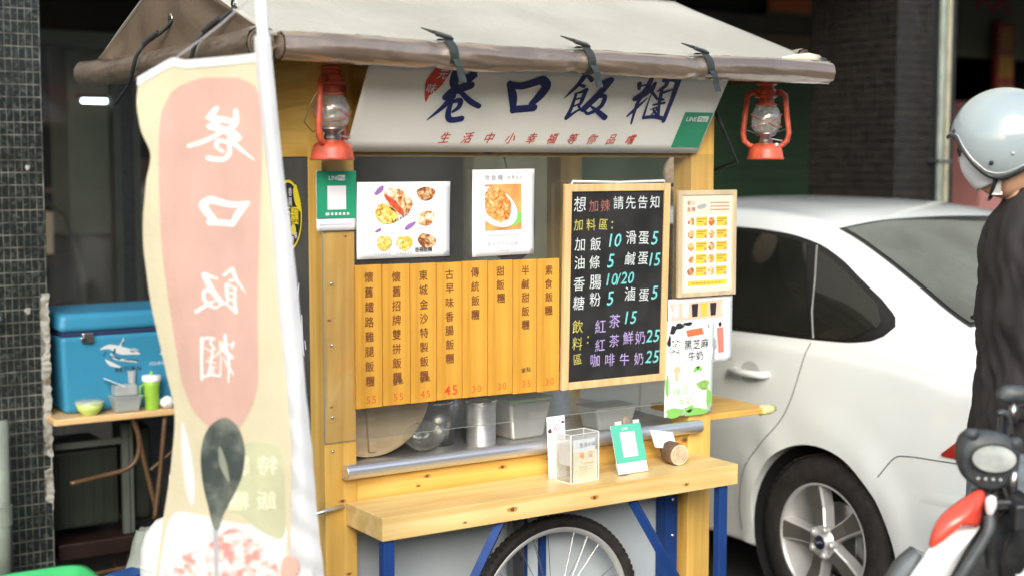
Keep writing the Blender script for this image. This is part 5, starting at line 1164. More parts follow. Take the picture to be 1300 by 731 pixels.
lean = lambda o=0.0: (lambda a, b, oo=0.0: (a, 0.012 * (1 - b / CH) - 0.0012 - o - oo, b))
mb = MB(); L0 = (lambda a, b, oo=0.0, f=lean(): f(a + 0.037, b + 0.014, oo))
for i, s in enumerate((((0.11, 0.225, 0.004), (0.145, 0.232, 0.018), (0.19, 0.215, 0.030), (0.235, 0.205, 0.018), (0.262, 0.197, 0.004)), ((0.15, 0.205, 0.006), (0.17, 0.185, 0.010), (0.25, 0.166, 0.004)), ((0.185, 0.232, 0.008), (0.198, 0.255, 0.005), (0.196, 0.262, 0.003)), ((0.128, 0.185, 0.003), (0.15, 0.166, 0.016), (0.19, 0.150, 0.004)), ((0.235, 0.22, 0.004), (0.255, 0.212, 0.003)))):
    ribbon(mb, L0, s, 0.0002 * i)
obj('fish_print', mb, mat('pale_grey_print', (0.50, 0.55, 0.55), 0.6), co)
mb = MB(); L1 = (lambda a, b, oo=0.0, f=lean(0.0012): f(a + 0.037, b + 0.014, oo))
for i, s in enumerate((((0.165, 0.222, 0.006), (0.162, 0.21, 0.008)), ((0.15, 0.196, 0.004), (0.185, 0.182, 0.006)), ((0.20, 0.178, 0.002), (0.255, 0.172, 0.004)), ((0.225, 0.21, 0.004), (0.24, 0.207, 0.004)), ((0.19, 0.24, 0.002), (0.2, 0.25, 0.003)), ((0.13, 0.215, 0.002), (0.12, 0.2, 0.003)))): ribbon(mb, L1, s, 0.0002 * i)
line(mb, 'RETURN', L1, 0.165, 0.142, 0.026, 0.012, shear=0.1); line(mb, 'FISHING', L1, 0.215, 0.112, 0.008, 0.0)
obj('black_print', mb, M['black_ink'], co)
mb = MB(); line(mb, '48', L0, 0.34, 0.196, 0.052, 0.006, shear=0.35); line(mb, 'FISHING COOLER', L0, 0.30, 0.155, 0.020, 0.0); obj('lettering', mb, mat('pale_blue_print', (0.50, 0.62, 0.66), 0.6), co)
t = thing('food_bowl', 'pale lime plastic bowl with clear lid on the table\'s left edge', 'bowl', (-0.125, 1.765, 0.757))
obj('body', MB().lathe([(0, 0), (0.026, 0), (0.030, 0.006), (0.044, 0.020), (0.052, 0.045), (0.050, 0.045), (0.040, 0.02), (0.02, 0.008), (0, 0.008)], 32), M['pale_lime'], t, smooth=True)
obj('lid', MB().lathe([(0.055, 0.044), (0.055, 0.050), (0.045, 0.056), (0, 0.058)], 32), M['frosty'], t, smooth=True)
t = thing('plastic_container', 'clear plastic containers stacked in front of the blue cooler', 'container', (0.01, 1.76, 0.757))
mb = MB(); mb.add([(-0.042, -0.03, 0), (0.042, -0.03, 0), (0.042, 0.03, 0), (-0.042, 0.03, 0), (-0.054, -0.038, 0.055), (0.054, -0.038, 0.055), (0.054, 0.038, 0.055), (-0.054, 0.038, 0.055)], [(0, 3, 2, 1), (0, 1, 5, 4), (1, 2, 6, 5), (2, 3, 7, 6), (3, 0, 4, 7)])
obj('body', mb, M['frosty'], t, bevel=0.006)
obj('lid', bx(-0.056, 0.056, -0.04, 0.04, 0.056, 0.062), M['frosty'], t, bevel=0.002)
obj('inner_box', MB().box(-0.045, 0.04, -0.03, 0.03, 0.064, 0.105), M['frosty'], t, bevel=0.006)
obj('open_lid', MB().box(-0.07, 0.0, -0.03, 0.03, 0.0, 0.003).xform(Matrix.Translation((-0.01, 0, 0.098)) @ Matrix.Rotation(R(26), 4, 'Y')), M['white_plastic'], t)
obj('cup', MB().lathe([(0.010, 0.0), (0.016, 0.14), (0.0155, 0.14), (0.0095, 0.002), (0, 0.002)], 20, lambda a, b, c: (a + 0.042, b + 0.045, c + 0.01)), M['frosty'], t, smooth=True)
t = thing('lime_cup', 'lime green drinking cup with white lid and handle on the table', 'cup', (0.115, 1.765, 0.757))
obj('body', MB().lathe([(0, 0), (0.026, 0), (0.027, 0.004), (0.031, 0.09), (0.034, 0.115), (0.032, 0.115), (0.028, 0.08), (0.02, 0.01)], 30), M['lime'], t, smooth=True)
obj('lid', MB().lathe([(0.036, 0.110), (0.037, 0.124), (0.033, 0.130), (0, 0.131)], 30), M['white_plastic'], t, smooth=True)
obj('handle', MB().tube([(-0.030, 0, 0.095), (-0.046, 0, 0.09), (-0.048, 0, 0.06), (-0.030, 0, 0.05)], 0.0045, 8), M['lime'], t, smooth=True)
obj('straw', MB().tube([(0, 0, 0.13), (0, 0, 0.145)], 0.006, 8), M['lime'], t)
t = thing('napkin', 'crumpled white tissue on the table behind the flag\'s edge', 'tissue', (0.168, 1.745, 0.757))
obj('tissue', MB().grid(lambda u, v: ((0.028 + 0.012 * noise.noise(Vector((u * 8, v * 6, 3)))) * math.cos(u * 6.283) * math.sin(v * 3.1 + 0.03), 0.025 * math.sin(u * 6.283) * math.sin(v * 3.1 + 0.03), 0.024 + 0.022 * math.cos(v * 3.1) + 0.006 * noise.noise(Vector((u * 9, v * 9, 3)))), 20, 14), M['white_plastic'], t)
# beneath the table
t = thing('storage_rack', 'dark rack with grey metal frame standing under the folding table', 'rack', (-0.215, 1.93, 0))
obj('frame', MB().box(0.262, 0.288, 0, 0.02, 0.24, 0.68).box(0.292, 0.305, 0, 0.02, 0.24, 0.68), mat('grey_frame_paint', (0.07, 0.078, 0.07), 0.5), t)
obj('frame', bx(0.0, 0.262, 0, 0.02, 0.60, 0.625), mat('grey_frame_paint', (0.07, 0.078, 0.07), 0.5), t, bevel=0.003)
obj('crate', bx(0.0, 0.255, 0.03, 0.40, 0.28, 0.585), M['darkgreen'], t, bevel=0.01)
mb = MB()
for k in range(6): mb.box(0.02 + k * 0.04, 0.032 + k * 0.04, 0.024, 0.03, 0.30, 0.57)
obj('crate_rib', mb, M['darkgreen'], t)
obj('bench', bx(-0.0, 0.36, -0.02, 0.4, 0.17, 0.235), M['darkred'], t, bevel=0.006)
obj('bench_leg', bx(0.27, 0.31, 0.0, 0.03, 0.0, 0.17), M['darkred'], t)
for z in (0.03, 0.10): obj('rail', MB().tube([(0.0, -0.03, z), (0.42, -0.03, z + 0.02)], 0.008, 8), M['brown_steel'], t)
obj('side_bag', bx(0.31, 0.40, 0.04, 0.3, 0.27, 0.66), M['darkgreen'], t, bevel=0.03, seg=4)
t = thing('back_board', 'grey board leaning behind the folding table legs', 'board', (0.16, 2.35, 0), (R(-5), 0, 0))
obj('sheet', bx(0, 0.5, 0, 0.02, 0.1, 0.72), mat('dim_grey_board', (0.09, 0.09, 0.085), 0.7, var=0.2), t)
t = thing('white_jug', 'white rounded plastic jug on the floor beside the flag', 'jug', (-0.105, 0.90, 0.0))
obj('body', MB().lathe([(0, 0), (0.11, 0), (0.12, 0.02), (0.12, 0.40), (0.117, 0.45), (0.10, 0.50), (0.07, 0.535), (0.03, 0.55), (0, 0.552)], 40), M['white_plastic'], t, smooth=True)
obj('neck_ring', MB().lathe([(0.121, 0.39), (0.1235, 0.395), (0.121, 0.40)], 40), M['white_plastic'], t, smooth=True)
t = thing('printed_card', 'white card with dark print standing by the table leg', 'card', (0.085, 1.50, 0.38), (0, 0, -0.3))
obj('sheet', bx(0, 0.10, 0, 0.003, 0, 0.17), M['paper'], t)
mb = MB(); blob(mb, lambda a, b: (a, -0.001, b), 0.03, 0.13, 0.014, 0.02, 12, 0.2); blob(mb, lambda a, b: (a, -0.001, b), 0.03, 0.09, 0.014, 0.016, 12, 0.2); obj('picture_print', mb, M['brown_patch'], t)
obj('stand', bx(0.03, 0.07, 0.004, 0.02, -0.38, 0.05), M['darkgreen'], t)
t = thing('green_basin', 'green plastic basin in the bottom left corner', 'basin', (-0.42, 1.36, 0.0))
mb = MB()
def rr(sx, sy, z, r_=0.06):
    out = []
    for k in range(32):
        a = 2 * math.pi * k / 32; c, s = math.cos(a), math.sin(a); out.append((sx * math.copysign(abs(c) ** 0.45, c), sy * math.copysign(abs(s) ** 0.45, s), z))
    return out
def ringloft(rings):
    m_ = MB(); n = len(rings[0]); m_.add([p for r_ in rings for p in r_], [(i * n + k, i * n + (k + 1) % n, (i + 1) * n + (k + 1) % n, (i + 1) * n + k) for i in range(len(rings) - 1) for k in range(n)]); return m_
obj('body', ringloft([rr(0.01, 0.01, 0.19), rr(0.13, 0.10, 0.19), rr(0.155, 0.12, 0.272), rr(0.175, 0.138, 0.275), rr(0.178, 0.14, 0.262), rr(0.16, 0.125, 0.26), rr(0.13, 0.10, 0.18), rr(0.01, 0.01, 0.18)]), M['green_plastic'], t, smooth=True)
obj('stool', bx(-0.13, 0.13, -0.10, 0.10, 0.0, 0.179), M['plastic_black'], t, bevel=0.01)
t = thing('teal_lid', 'teal and blue plastic lid lying by the white jug at the bottom', 'lid', (-0.245, 1.12, 0.0), (0, 0, 0.4))
obj('panel', bx(-0.09, 0.09, -0.05, 0.05, 0.30, 0.312), M['teal'], t, bevel=0.008)
obj('blue_panel', bx(-0.01, 0.10, -0.06, 0.03, 0.3135, 0.322), M['blue_plastic'], t, bevel=0.005)
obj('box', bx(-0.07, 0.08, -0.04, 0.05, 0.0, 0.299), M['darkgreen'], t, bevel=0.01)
t = thing('cloth_bag', 'grey green sack slumped between the teal lid and the table legs', 'bag', (-0.06, 1.35, 0.0))
obj('fabric', MB().grid(lambda u, v: ((0.13 + 0.02 * noise.noise(Vector((u * 6, v * 5, 3)))) * math.cos(u * 6.283) * (1 - v * 0.75), 0.11 * math.sin(u * 6.283) * (1 - v * 0.75), 0.40 * v ** 0.8 + 0.015 * noise.noise(Vector((u * 9, v * 9, 3)))), 36, 18), mat('grey_green_fabric', (0.22, 0.25, 0.22), 0.9, var=0.15, bump=0.4), t, smooth=True)

# ================================================================== THE CAR
car = thing('white_car', 'white four door sedan with dark tinted windows parked behind the cart', 'car', (2.934, 0.129, 0), (0, 0, math.pi / 2))
ST_ = [  # x, zbot, w0, w1, wb, zb, wr, zr, zc
    (-0.97, .38, .60, .70, .64, .80, .50, .90, .915), (-0.94, .32, .70, .79, .74, .86, .58, .98, .995), (-0.86, .27, .78, .855, .815, .93, .66, 1.06, 1.075), (-0.70, .24, .82, .885, .86, .965, .71, 1.085, 1.105),
    (-0.52, .22, .84, .905, .876, .99, .73, 1.105, 1.13), (-0.38, .21, .85, .912, .882, 1.01, .725, 1.155, 1.185), (-0.20, .20, .855, .918, .884, 1.025, .705, 1.245, 1.28), (0.0, .20, .86, .92, .886, 1.035, .685, 1.338, 1.385),
    (0.20, .20, .86, .92, .888, 1.04, .662, 1.412, 1.472), (0.42, .20, .86, .918, .888, 1.042, .645, 1.462, 1.525), (0.8, .20, .86, .915, .886, 1.04, .63, 1.480, 1.548), (1.3, .20, .86, .915, .884, 1.03, .625, 1.472, 1.540),
    (1.7, .20, .86, .915, .882, 1.01, .63, 1.405, 1.465), (2.1, .20, .86, .915, .88, .99, .66, 1.23, 1.28), (2.4, .20, .86, .915, .87, .97, .72, 1.06, 1.10), (2.8, .22, .85, .905, .85, .90, .74, .96, .99),
    (3.15, .24, .80, .87, .80, .82, .68, .87, .90), (3.38, .28, .70, .78, .70, .74, .58, .78, .80), (3.48, .34, .55, .62, .55, .64, .45, .67, .68)]
def cat(tab, x):
    i = 1
    while i < len(tab) - 1 and tab[i][0] < x: i += 1
    b, c = tab[i - 1], tab[i]; a = tab[i - 2] if i > 1 else b; d = tab[i + 1] if i + 1 < len(tab) else c
    t = max(0, min(1, (x - b[0]) / (c[0] - b[0])));
    out = []
    for k in range(1, len(b)):
        ma = (c[k] - a[k]) / (c[0] - a[0]) * (c[0] - b[0]); mc = (d[k] - b[k]) / (d[0] - b[0]) * (c[0] - b[0])
        t2, t3 = t * t, t ** 3; out.append((2 * t3 - 3 * t2 + 1) * b[k] + (t3 - 2 * t2 + t) * ma + (-2 * t3 + 3 * t2) * c[k] + (t3 - t2) * mc)
    return out
def section(x):
    zbot, w0, w1, wb, zb, wr, zr, zc = cat(ST_, x); dz = zb - zbot
    g = lambda t: (wb + (wr - wb) * t ** 1.35, zb + (zr - zb) * t)
    P = [(0, zbot), (w0 * .7, zbot), (w0 * .97, zbot + .012), (w0 + .012, zbot + .07), (w1 - .006, zbot + dz * .36), (w1, zbot + dz * .52), (w1 - .002, zbot + dz * .66), (w1 - .008, zbot + dz * .80), (wb + .014, zb - .045), (wb + .003, zb - .012), (wb - .006, zb + .012),
         g(.25), g(.5), g(.75), g(.92), (wr - .035, zr + (zc - zr) * .28), (wr - .12, zr + (zc - zr) * .55), (wr * .55, zr + (zc - zr) * .85), (wr * .25, zc - .002), (0, zc)]
    # flared wheel arches
    out = []
    for y, z in P:
        for cx in (0, 2.62):
            d = math.hypot(x - cx, z - .32); f = math.exp(-((d - .395) / .045) ** 2) * 0.014
            if y > .6 and z > .2: y += f
        out.append((y, z))
    # smooth
    Q = [out[0]] + out + [out[-1]]; res = []
    for i in range(1, len(Q) - 2):
        for k in range(4):
            t = k / 4; res.append(tuple(0.5 * (2 * b + (c - a) * t + (2 * a - 5 * b + 4 * c - d) * t * t + (3 * b - a - 3 * c + d) * t ** 3) for a, b, c, d in zip(Q[i - 1], Q[i], Q[i + 1], Q[i + 2])))
    res.append(out[-1]); return res
NX = 130
secs = []; xs_ = [-0.97 + (3.48 + 0.97) * i / NX for i in range(NX + 1)]
for x in xs_: secs.append(section(x))
n1 = len(secs[0]); ring_n = 2 * n1 - 2
mb = MB(); vs_ = []
for x, s in zip(xs_, secs):
    full = [(y, z) for y, z in s] + [(-y, z) for y, z in s[-2:0:-1]]
    for y, z in full:
        e = 1.0
        vs_.append((x, y, z))
fs = [(i * ring_n + k, i * ring_n + (k + 1) % ring_n, (i + 1) * ring_n + (k + 1) % ring_n, (i + 1) * ring_n + k) for i in range(NX) for k in range(ring_n)]
fs.append(tuple(range(ring_n))[::-1]); fs.append(tuple(NX * ring_n + k for k in range(ring_n)))
body = obj('body', MB().add(vs_, fs), M['carwhite'], car, smooth=True, merge=True)
ctt = MB()
for cx in (0, 2.62):
    for s in (-1, 1):
        ctt.lathe([(0, 0.60 * s), (0.355, 0.60 * s), (0.358, 1.1 * s), (0, 1.1 * s)], 64, lambda a, b, c: (cx + a, c, .322 + b))
ctt.box(-1.2, 3.6, -1.2, 1.2, -0.3, 0.06)
cobj = obj('cutter', ctt, M['carwhite'], car, merge=True)
bo = body.modifiers.new('arches', 'BOOLEAN'); bo.operation = 'DIFFERENCE'; bo.object = cobj; bo.solver = 'EXACT'
bpy.context.view_layer.update()
dg = bpy.context.evaluated_depsgraph_get(); me = bpy.data.meshes.new_from_object(body.evaluated_get(dg)); body.modifiers.clear(); body.data = me
bpy.data.objects.remove(cobj)
for p in me.polygons: p.use_smooth = True
try: me.set_sharp_from_angle(angle=R(38))
except Exception: pass
def ysurf(x, z):
    s = section(x)
    for (y0, z0), (y1, z1) in zip(s[12:], s[13:]):
        if (z0 - z) * (z1 - z) <= 0 and z1 != z0: t = (z - z0) / (z1 - z0); return y0 + (y1 - y0) * t
    return s[-1][0]
def ztop(x, y):
    s = section(x)
    for (y0, z0), (y1, z1) in zip(s[40:], s[41:]):
        if (y0 - y) * (y1 - y) <= 0 and y1 != y0: t = (y - y0) / (y1 - y0); return z0 + (z1 - z0) * t
    return s[-1][1]
def cpanel(name, lo, hi, x0, x1, o, m, side=1, parent=car, nx=40, nz=10, label=None, s0=0.0, s1=0.0):
    def g(u, v):
        xb = x0 + (x1 - x0) * u; sl = s0 + (s1 - s0) * u; a, b = interp(lo, xb), interp(hi, xb + sl); z = a + (b - a) * v; x = xb + sl * v; return (x, side * (ysurf(x, z) + o), z)
    return obj(name, MB().grid(g, nx, nz), m, parent, smooth=True, label=label)
BELT = [(-0.26, 1.13), (-0.245, 1.10), (-0.20, 1.077), (-0.10, 1.062), (0.1, 1.055), (0.5, 1.048), (1.2, 1.035), (1.9, 1.02), (2.35, 1.01)]
ARC = [(-0.26, 1.13), (-0.235, 1.165), (-0.15, 1.215), (-0.05, 1.268), (0.08, 1.335), (0.22, 1.388), (0.38, 1.420), (0.6, 1.436), (1.0, 1.438), (1.4, 1.428), (1.65, 1.38), (1.9, 1.27), (2.2, 1.10), (2.35, 1.01)]
for s in (1, -1):
    wt = cpanel('window_surround', smoothtab(BELT), smoothtab(ARC), -0.26, 2.35, 0.0025, M['cartrim'], s, nx=120)
    B2 = [(a, b + 0.012) for a, b in BELT]; A2 = [(a, b - 0.014) for a, b in ARC]
    cpanel('quarter_window', smoothtab([(-0.20, 1.125)] + B2[3:]), smoothtab([(-0.20, 1.145)] + [(a, b - 0.018) for a, b in ARC[2:]]), -0.20, 0.045, 0.006, M['carglass'], s, s1=0.19)
    cpanel('rear_door_window', smoothtab(B2), smoothtab(A2), 0.075, 0.98, 0.006, M['carglass'], s, s0=0.21)
    cpanel('front_door_window', smoothtab(B2), smoothtab(A2), 1.06, 2.05, 0.006, M['carglass'], s)
    mb = MB(); zs = [(0.060, 1.062), (0.105, 1.15), (0.165, 1.27), (0.235, 1.385)]
    obj('window_divider', MB().tube([(x, s * (ysurf(x, z) + 0.006), z) for x, z in zs], 0.0035, 6), mat('grey_window_strip', (0.25, 0.26, 0.25), 0.4), car)
    # panel gaps
    def seam(pts, name='panel_gap', r=0.0024):
        pts = [(x, s * (ysurf(x, z) + 0.0002), z) for x, z in sm(pts, 6)]; obj(name, MB().tube(pts, r, 6), M['seam'], car, smooth=True)
    arch = [(0.41 * math.cos(R(a)), .32 + 0.41 * math.sin(R(a))) for a in (78, 66, 54, 42, 30, 18, 6)]
    seam([(0.070, 1.045), (0.085, 0.99), (0.105, 0.92), (0.13, 0.84), (0.165, 0.77), (0.22, 0.70)] + [(0.425 * math.cos(R(a)), .32 + 0.425 * math.sin(R(a))) for a in (48, 38, 28, 18, 6, -4)] + [(0.43, 0.255), (0.46, 0.242), (0.6, 0.24), (0.9, 0.24), (1.0, 0.245)])
    seam([(1.02, 1.03), (1.03, 0.8), (1.03, 0.6), (1.02, 0.4), (1.0, 0.245)])
    seam([(-0.30, 0.62), (-0.36, 0.695), (-0.42, 0.712), (-0.55, 0.718), (-0.70, 0.722), (-0.86, 0.725)])
    seam([(-0.42, 0.40), (-0.5, 0.385), (-0.7, 0.38), (-0.85, 0.375)], r=0.0015)
    pg = [(-0.50, 0.58), (-0.515, 0.61), (-0.53, 0.612), (-0.80, 0.62)]
    obj('side_moulding', MB().grid(lambda u, v: (-0.47 - 0.36 * u - 0.02 * v * (1 - u), s * (ysurf(-0.47 - 0.36 * u, 0.565 + 0.045 * v) + 0.0025 * math.sin(math.pi * v) * math.sin(math.pi * u) ** 0.3 + 0.0002), 0.565 + 0.045 * v + 0.01 * u), 20, 8), M['carwhite'], car, smooth=True)
    # handle
    for hx in (0.36, 1.35):
        h = obj('door_handle', MB().tube([(hx - 0.095, s * (ysurf(hx, .90) - 0.004), .902), (hx - 0.085, s * (ysurf(hx, .90) + 0.026), .902), (hx, s * (ysurf(hx, .90) + 0.034), .902), (hx + 0.085, s * (ysurf(hx, .90) + 0.026), .900), (hx + 0.095, s * (ysurf(hx, .90) - 0.004), .900)], 0.0165, 12, flat=0.85), M['carwhite'], car, smooth=True)
        obj('recess_shade', MB().grid(lambda u, v: (hx + 0.055 * math.cos(u * 6.283) * v, s * (ysurf(hx, .90) + 0.0022), .90 + 0.045 * math.sin(u * 6.283) * v), 24, 3), mat('shaded_recess', (0.55, 0.56, 0.54), 0.4), h)  # flat grey disc, the shade behind the handle painted on the door
    # tail lamp wraps round the corner
    cpanel('tail_lamp', [(-0.92, 0.74), (-0.60, 0.735), (-0.555, 0.737)], [(-0.92, 0.97), (-0.75, 0.93), (-0.66, 0.835), (-0.555, 0.745)], -0.93, -0.555, 0.006, M['tail'], s, nx=24)
    obj('door_mirror', MB().grid(lambda u, v: (2.0 + 0.05 * math.cos(u * 6.283) * math.sin(v * 3.14), s * (1.0 + 0.10 * math.cos(v * 3.14)), 1.05 + 0.06 * math.sin(u * 6.283) * math.sin(v * 3.14)), 20, 12), M['carwhite'], car, smooth=True)
    obj('headlamp', MB().grid(lambda u, v: (3.05 + 0.30 * u, s * (ysurf(3.05 + 0.30 * u, 0.62 + 0.12 * v) + 0.004), 0.62 + 0.12 * v), 14, 6), M['lamp_glass'], car, smooth=True)
def rearglass(o, wm, xa, xb):
    def g(u, v):
        x = xa + (xb - xa) * v; wr = cat(ST_, x)[5] * wm; y = -wr + 2 * wr * u; return (x - o * 0.6, y, ztop(x, abs(y)) + o)
    return g
obj('rear_window', MB().grid(rearglass(0.003, 0.90, -0.455, 0.225), 40, 24), M['cartrim'], car, smooth=True)
obj('rear_glass', MB().grid(rearglass(0.006, 0.872, -0.435, 0.205), 40, 24), mat('rear_glass_tint', (0.055, 0.065, 0.055), 0.05, var=0.5, nscale=3, spec=0.9), car, smooth=True)
obj('windscreen', MB().grid(rearglass(0.004, 0.90, 1.62, 2.36), 40, 24), M['carglass'], car, smooth=True)
obj('bumper_step', MB().tube([(-0.955, -0.62, 0.70), (-0.985, -0.3, 0.70), (-0.99, 0, 0.70), (-0.985, 0.3, 0.70), (-0.955, 0.62, 0.70)], 0.03, 10), M['carwhite'], car, smooth=True)
for cx in (0, 2.62):
    obj('arch_liner', MB().lathe([(0.02, 0.61), (0.354, 0.61), (0.354, 0.885)], 40, lambda a, b, c: (cx + a, c, .322 + b)), M['liner'], car)
    obj('arch_liner', MB().lathe([(0.02, -0.61), (0.354, -0.61), (0.354, -0.885)], 40, lambda a, b, c: (cx + a, c, .322 + b)), M['liner'], car)
obj('underbody', bx(-0.8, 3.2, -0.6, 0.6, 0.14, 0.22), M['liner'], car)
def carwheel(cx, s):
    f = lambda a, b, c: (cx + a, s * (0.885 - c), .318 + b)
    ty = obj('wheel', MB().lathe([(0.212, 0.010), (0.222, 0.001), (0.250, -0.004), (0.285, 0.0), (0.303, 0.012), (0.313, 0.030), (0.316, 0.06), (0.316, 0.15), (0.313, 0.18), (0.30, 0.20), (0.22, 0.205)], 72, f), M['rubber'], car, smooth=True)
    mb = MB()
    for k in range(60):
        a = 2 * math.pi * k / 60; m_ = Matrix.Rotation(a, 4, 'Z')
        for dx_, z0, z1 in ((0.0, 0.020, 0.075), (0.012, 0.083, 0.125), (0.0, 0.133, 0.19)):
            b_q = MB().box(0.3135, 0.3185, -0.0105 + dx_, 0.0105 + dx_, z0, z1).xform(m_); mb.add([f(*p) for p in b_q.v], b_q.f)
    obj('tread', mb, M['rubber'], ty, stuff=True)
    obj('rim', MB().lathe([(0.216, 0.004), (0.211, 0.002), (0.206, 0.006), (0.203, 0.02), (0.193, 0.06), (0.185, 0.13), (0.18, 0.16)], 72, f), M['alloy'], ty, smooth=True)
    obj('brake_disc', MB().lathe([(0.0, 0.10), (0.135, 0.10), (0.135, 0.108)], 48, f), M['steel_dull'], ty)
    obj('backing', MB().lathe([(0.0, 0.15), (0.20, 0.15)], 32, f), M['liner'], ty)
    obj('caliper', MB().add([f(*p) for p in MB().box(-0.16, -0.09, -0.075, 0.045, 0.08, 0.12).v], MB().box(0, 1, 0, 1, 0, 1).f), M['steel_dull'], ty, bevel=0.01)
    for k in range(5):
        a = R(74 + 72 * k)
        m_ = Matrix.Rotation(a, 4, 'Z')
        def P(x, y, z): q = m_ @ Vector((x, y, z)); return f(*q)
        sh = [(0.02, 0.028, 0.004), (0.06, 0.026, 0.010), (0.12, 0.030, 0.018), (0.17, 0.036, 0.014), (0.205, 0.043, 0.008)]
        mb = MB(); vs2 = []
        for x, w_, z in sh: vs2 += [P(x, -w_, z + 0.006), P(x, -w_ * 0.80, z), P(x, w_ * 0.80, z), P(x, w_, z + 0.006), P(x, w_ * 1.02, z + 0.05), P(x, -w_ * 1.02, z + 0.05)]
        mb.add(vs2, [(i * 6 + j, i * 6 + (j + 1) % 6, (i + 1) * 6 + (j + 1) % 6, (i + 1) * 6 + j) for i in range(4) for j in range(6)])
        sp_ = obj('spoke', mb, M['alloy'], ty, smooth=False)
        mb = MB(); mb.add([P(x, y * w_ * 0.80, z - 0.0008) for x, w_, z in sh[1:] for y in (-1, 1)], [(2 * i, 2 * i + 1, 2 * i + 3, 2 * i + 2) for i in range(3)])
        obj('spoke_face', mb, M['alloy_face'], ty)
        a2 = a + R(36); cx2, cy2 = 0.050 * math.cos(a2), 0.050 * math.sin(a2)
        obj('lug_nut', MB().lathe([(0.016, 0.02), (0.016, 0.002), (0.011, 0.001), (0.011, -0.004), (0.007, -0.008), (0, -0.008)], 14, lambda x, y, z: f(x + cx2, y + cy2, z)), M['alloy'], ty, smooth=False)
    obj('hub', MB().lathe([(0.062, 0.03), (0.060, 0.010), (0.034, 0.004), (0.030, -0.004), (0, -0.007)], 36, f), M['alloy'], ty, smooth=True)
    obj('hub_badge', MB().lathe([(0.0265, -0.0050), (0.024, -0.0085), (0, -0.0095)], 30, lambda x, y, z: f(x, y, z)), mat('dark_blue_badge', (0.01, 0.012, 0.04), 0.3, coat=1), ty, smooth=True)
    mb = MB(); ribbon(mb, lambda a, b, o=0.0: f(a, b, -0.0102 - o), [(-0.015, 0.0, 0.003), (-0.005, 0.004, 0.004), (0.005, -0.003, 0.004), (0.016, 0.002, 0.003)]); obj('hub_script', mb, M['alloy'], ty)
    obj('valve', MB().add([f(*p) for p in MB().tube([(0.15 * -1, 0.115, 0.03), (-0.165, 0.125, 0.01)], 0.004, 6).v], MB().tube([(0, 0, 0), (1, 0, 0)], 0.004, 6).f), M['plastic_black'], ty)
for cx in (0, 2.62):
    for s in (1, -1): carwheel(cx, s)

# ================================================================== THE RIDER
pr = thing('person', 'person in a silver grey helmet, white mask and black T-shirt beside the motorcycle', 'person', (1.395, -1.160, 0), (0, 0, R(146.9)))
def skin_obj(name, joints, edges, m, parent, sub=2):
    me = bpy.data.meshes.new(name); me.from_pydata([j[0] for j in joints], edges, []); me.materials.append(m)
    o = bpy.data.objects.new(name, me); COL.objects.link(o); o.parent = parent
    sk = o.modifiers.new('skin', 'SKIN'); sk.use_smooth_shade = True
    lay = me.skin_vertices[0] if len(me.skin_vertices) else None
    if lay is None:
        bm = bmesh.new(); bm.from_mesh(me); bm.verts.layers.skin.verify(); bm.to_mesh(me); bm.free(); lay = me.skin_vertices[0]
    for i, j in enumerate(joints):
        r_ = j[1]; lay.data[i].radius = r_ if isinstance(r_, tuple) else (r_, r_); lay.data[i].use_root = (i == 0)
    sb = o.modifiers.new('smooth', 'SUBSURF'); sb.levels = sub; sb.render_levels = sub
    return o
J = [((-0.055, 0, 0.98), (0.05, 0.08)), ((-0.05, 0, 1.15), (0.05, 0.08)), ((-0.05, 0, 1.33), (0.05, 0.09)), ((-0.055, 0, 1.46), (0.045, 0.06)), ((-0.05, 0, 1.56), (0.050, 0.050)), ((-0.012, 0, 1.67), (0.052, 0.052))]
E_ = [(0, 1), (1, 2), (2, 3), (3, 4), (4, 5)]
def chain(start, pts):
    prev = start
    for p in pts: J.append(p); E_.append((prev, len(J) - 1)); prev = len(J) - 1
    return prev
hands = []
for s in (1, -1):
    chain(0, [((-0.045, s * 0.09, 0.90), 0.066), ((-0.0, s * 0.113, 0.50), 0.052), ((0.0, s * 0.12, 0.12), 0.042), ((-0.01, s * 0.12, 0.07), 0.042), ((0.14, s * 0.13, 0.035), 0.034)])
    wr_ = chain(3, [((-0.08, s * 0.15, 1.445), 0.040), ((-0.095, s * 0.235, 1.30), 0.040), ((-0.080, s * 0.275, 1.20), 0.038), ((-0.150, s * 0.29, 1.02), 0.026), ((-0.18, s * 0.293, 0.94), (0.032, 0.018)), ((-0.183, s * 0.293, 0.885), (0.030, 0.016))])
    for k, (dx_, L_) in enumerate(((0.026, 0.070), (0.009, 0.078), (-0.009, 0.073), (-0.025, 0.058))):
        bx_, by_, bz_ = -0.183 + dx_, s * 0.293, 0.875
        chain(wr_, [((bx_, by_, bz_), 0.0095), ((bx_ + 0.003, by_ - s * 0.008, bz_ - L_ * 0.5), 0.008), ((bx_ + 0.003, by_ - s * 0.026, bz_ - L_ * 0.95), 0.0068)])
    chain(wr_ - 1, [((-0.15, s * 0.287, 0.915), 0.011), ((-0.135, s * 0.277, 0.885), 0.009), ((-0.130, s * 0.270, 0.855), 0.0075)])
skin_obj('body', J, E_, M['skin'], pr)
def ring(cx, cy, z, rx, ry, n=36, ph=0.0, wob=0.0):
    out = []
    for k in range(n):
        a = 2 * math.pi * k / n; q = 1 + wob * math.sin(a * 5 + z * 22) + wob * 0.7 * math.sin(a * 9 - z * 31); out.append((cx + rx * q * math.copysign(abs(math.cos(a)) ** 0.85, math.cos(a)), cy + ry * q * math.copysign(abs(math.sin(a)) ** 0.85, math.sin(a)), z))
    return out
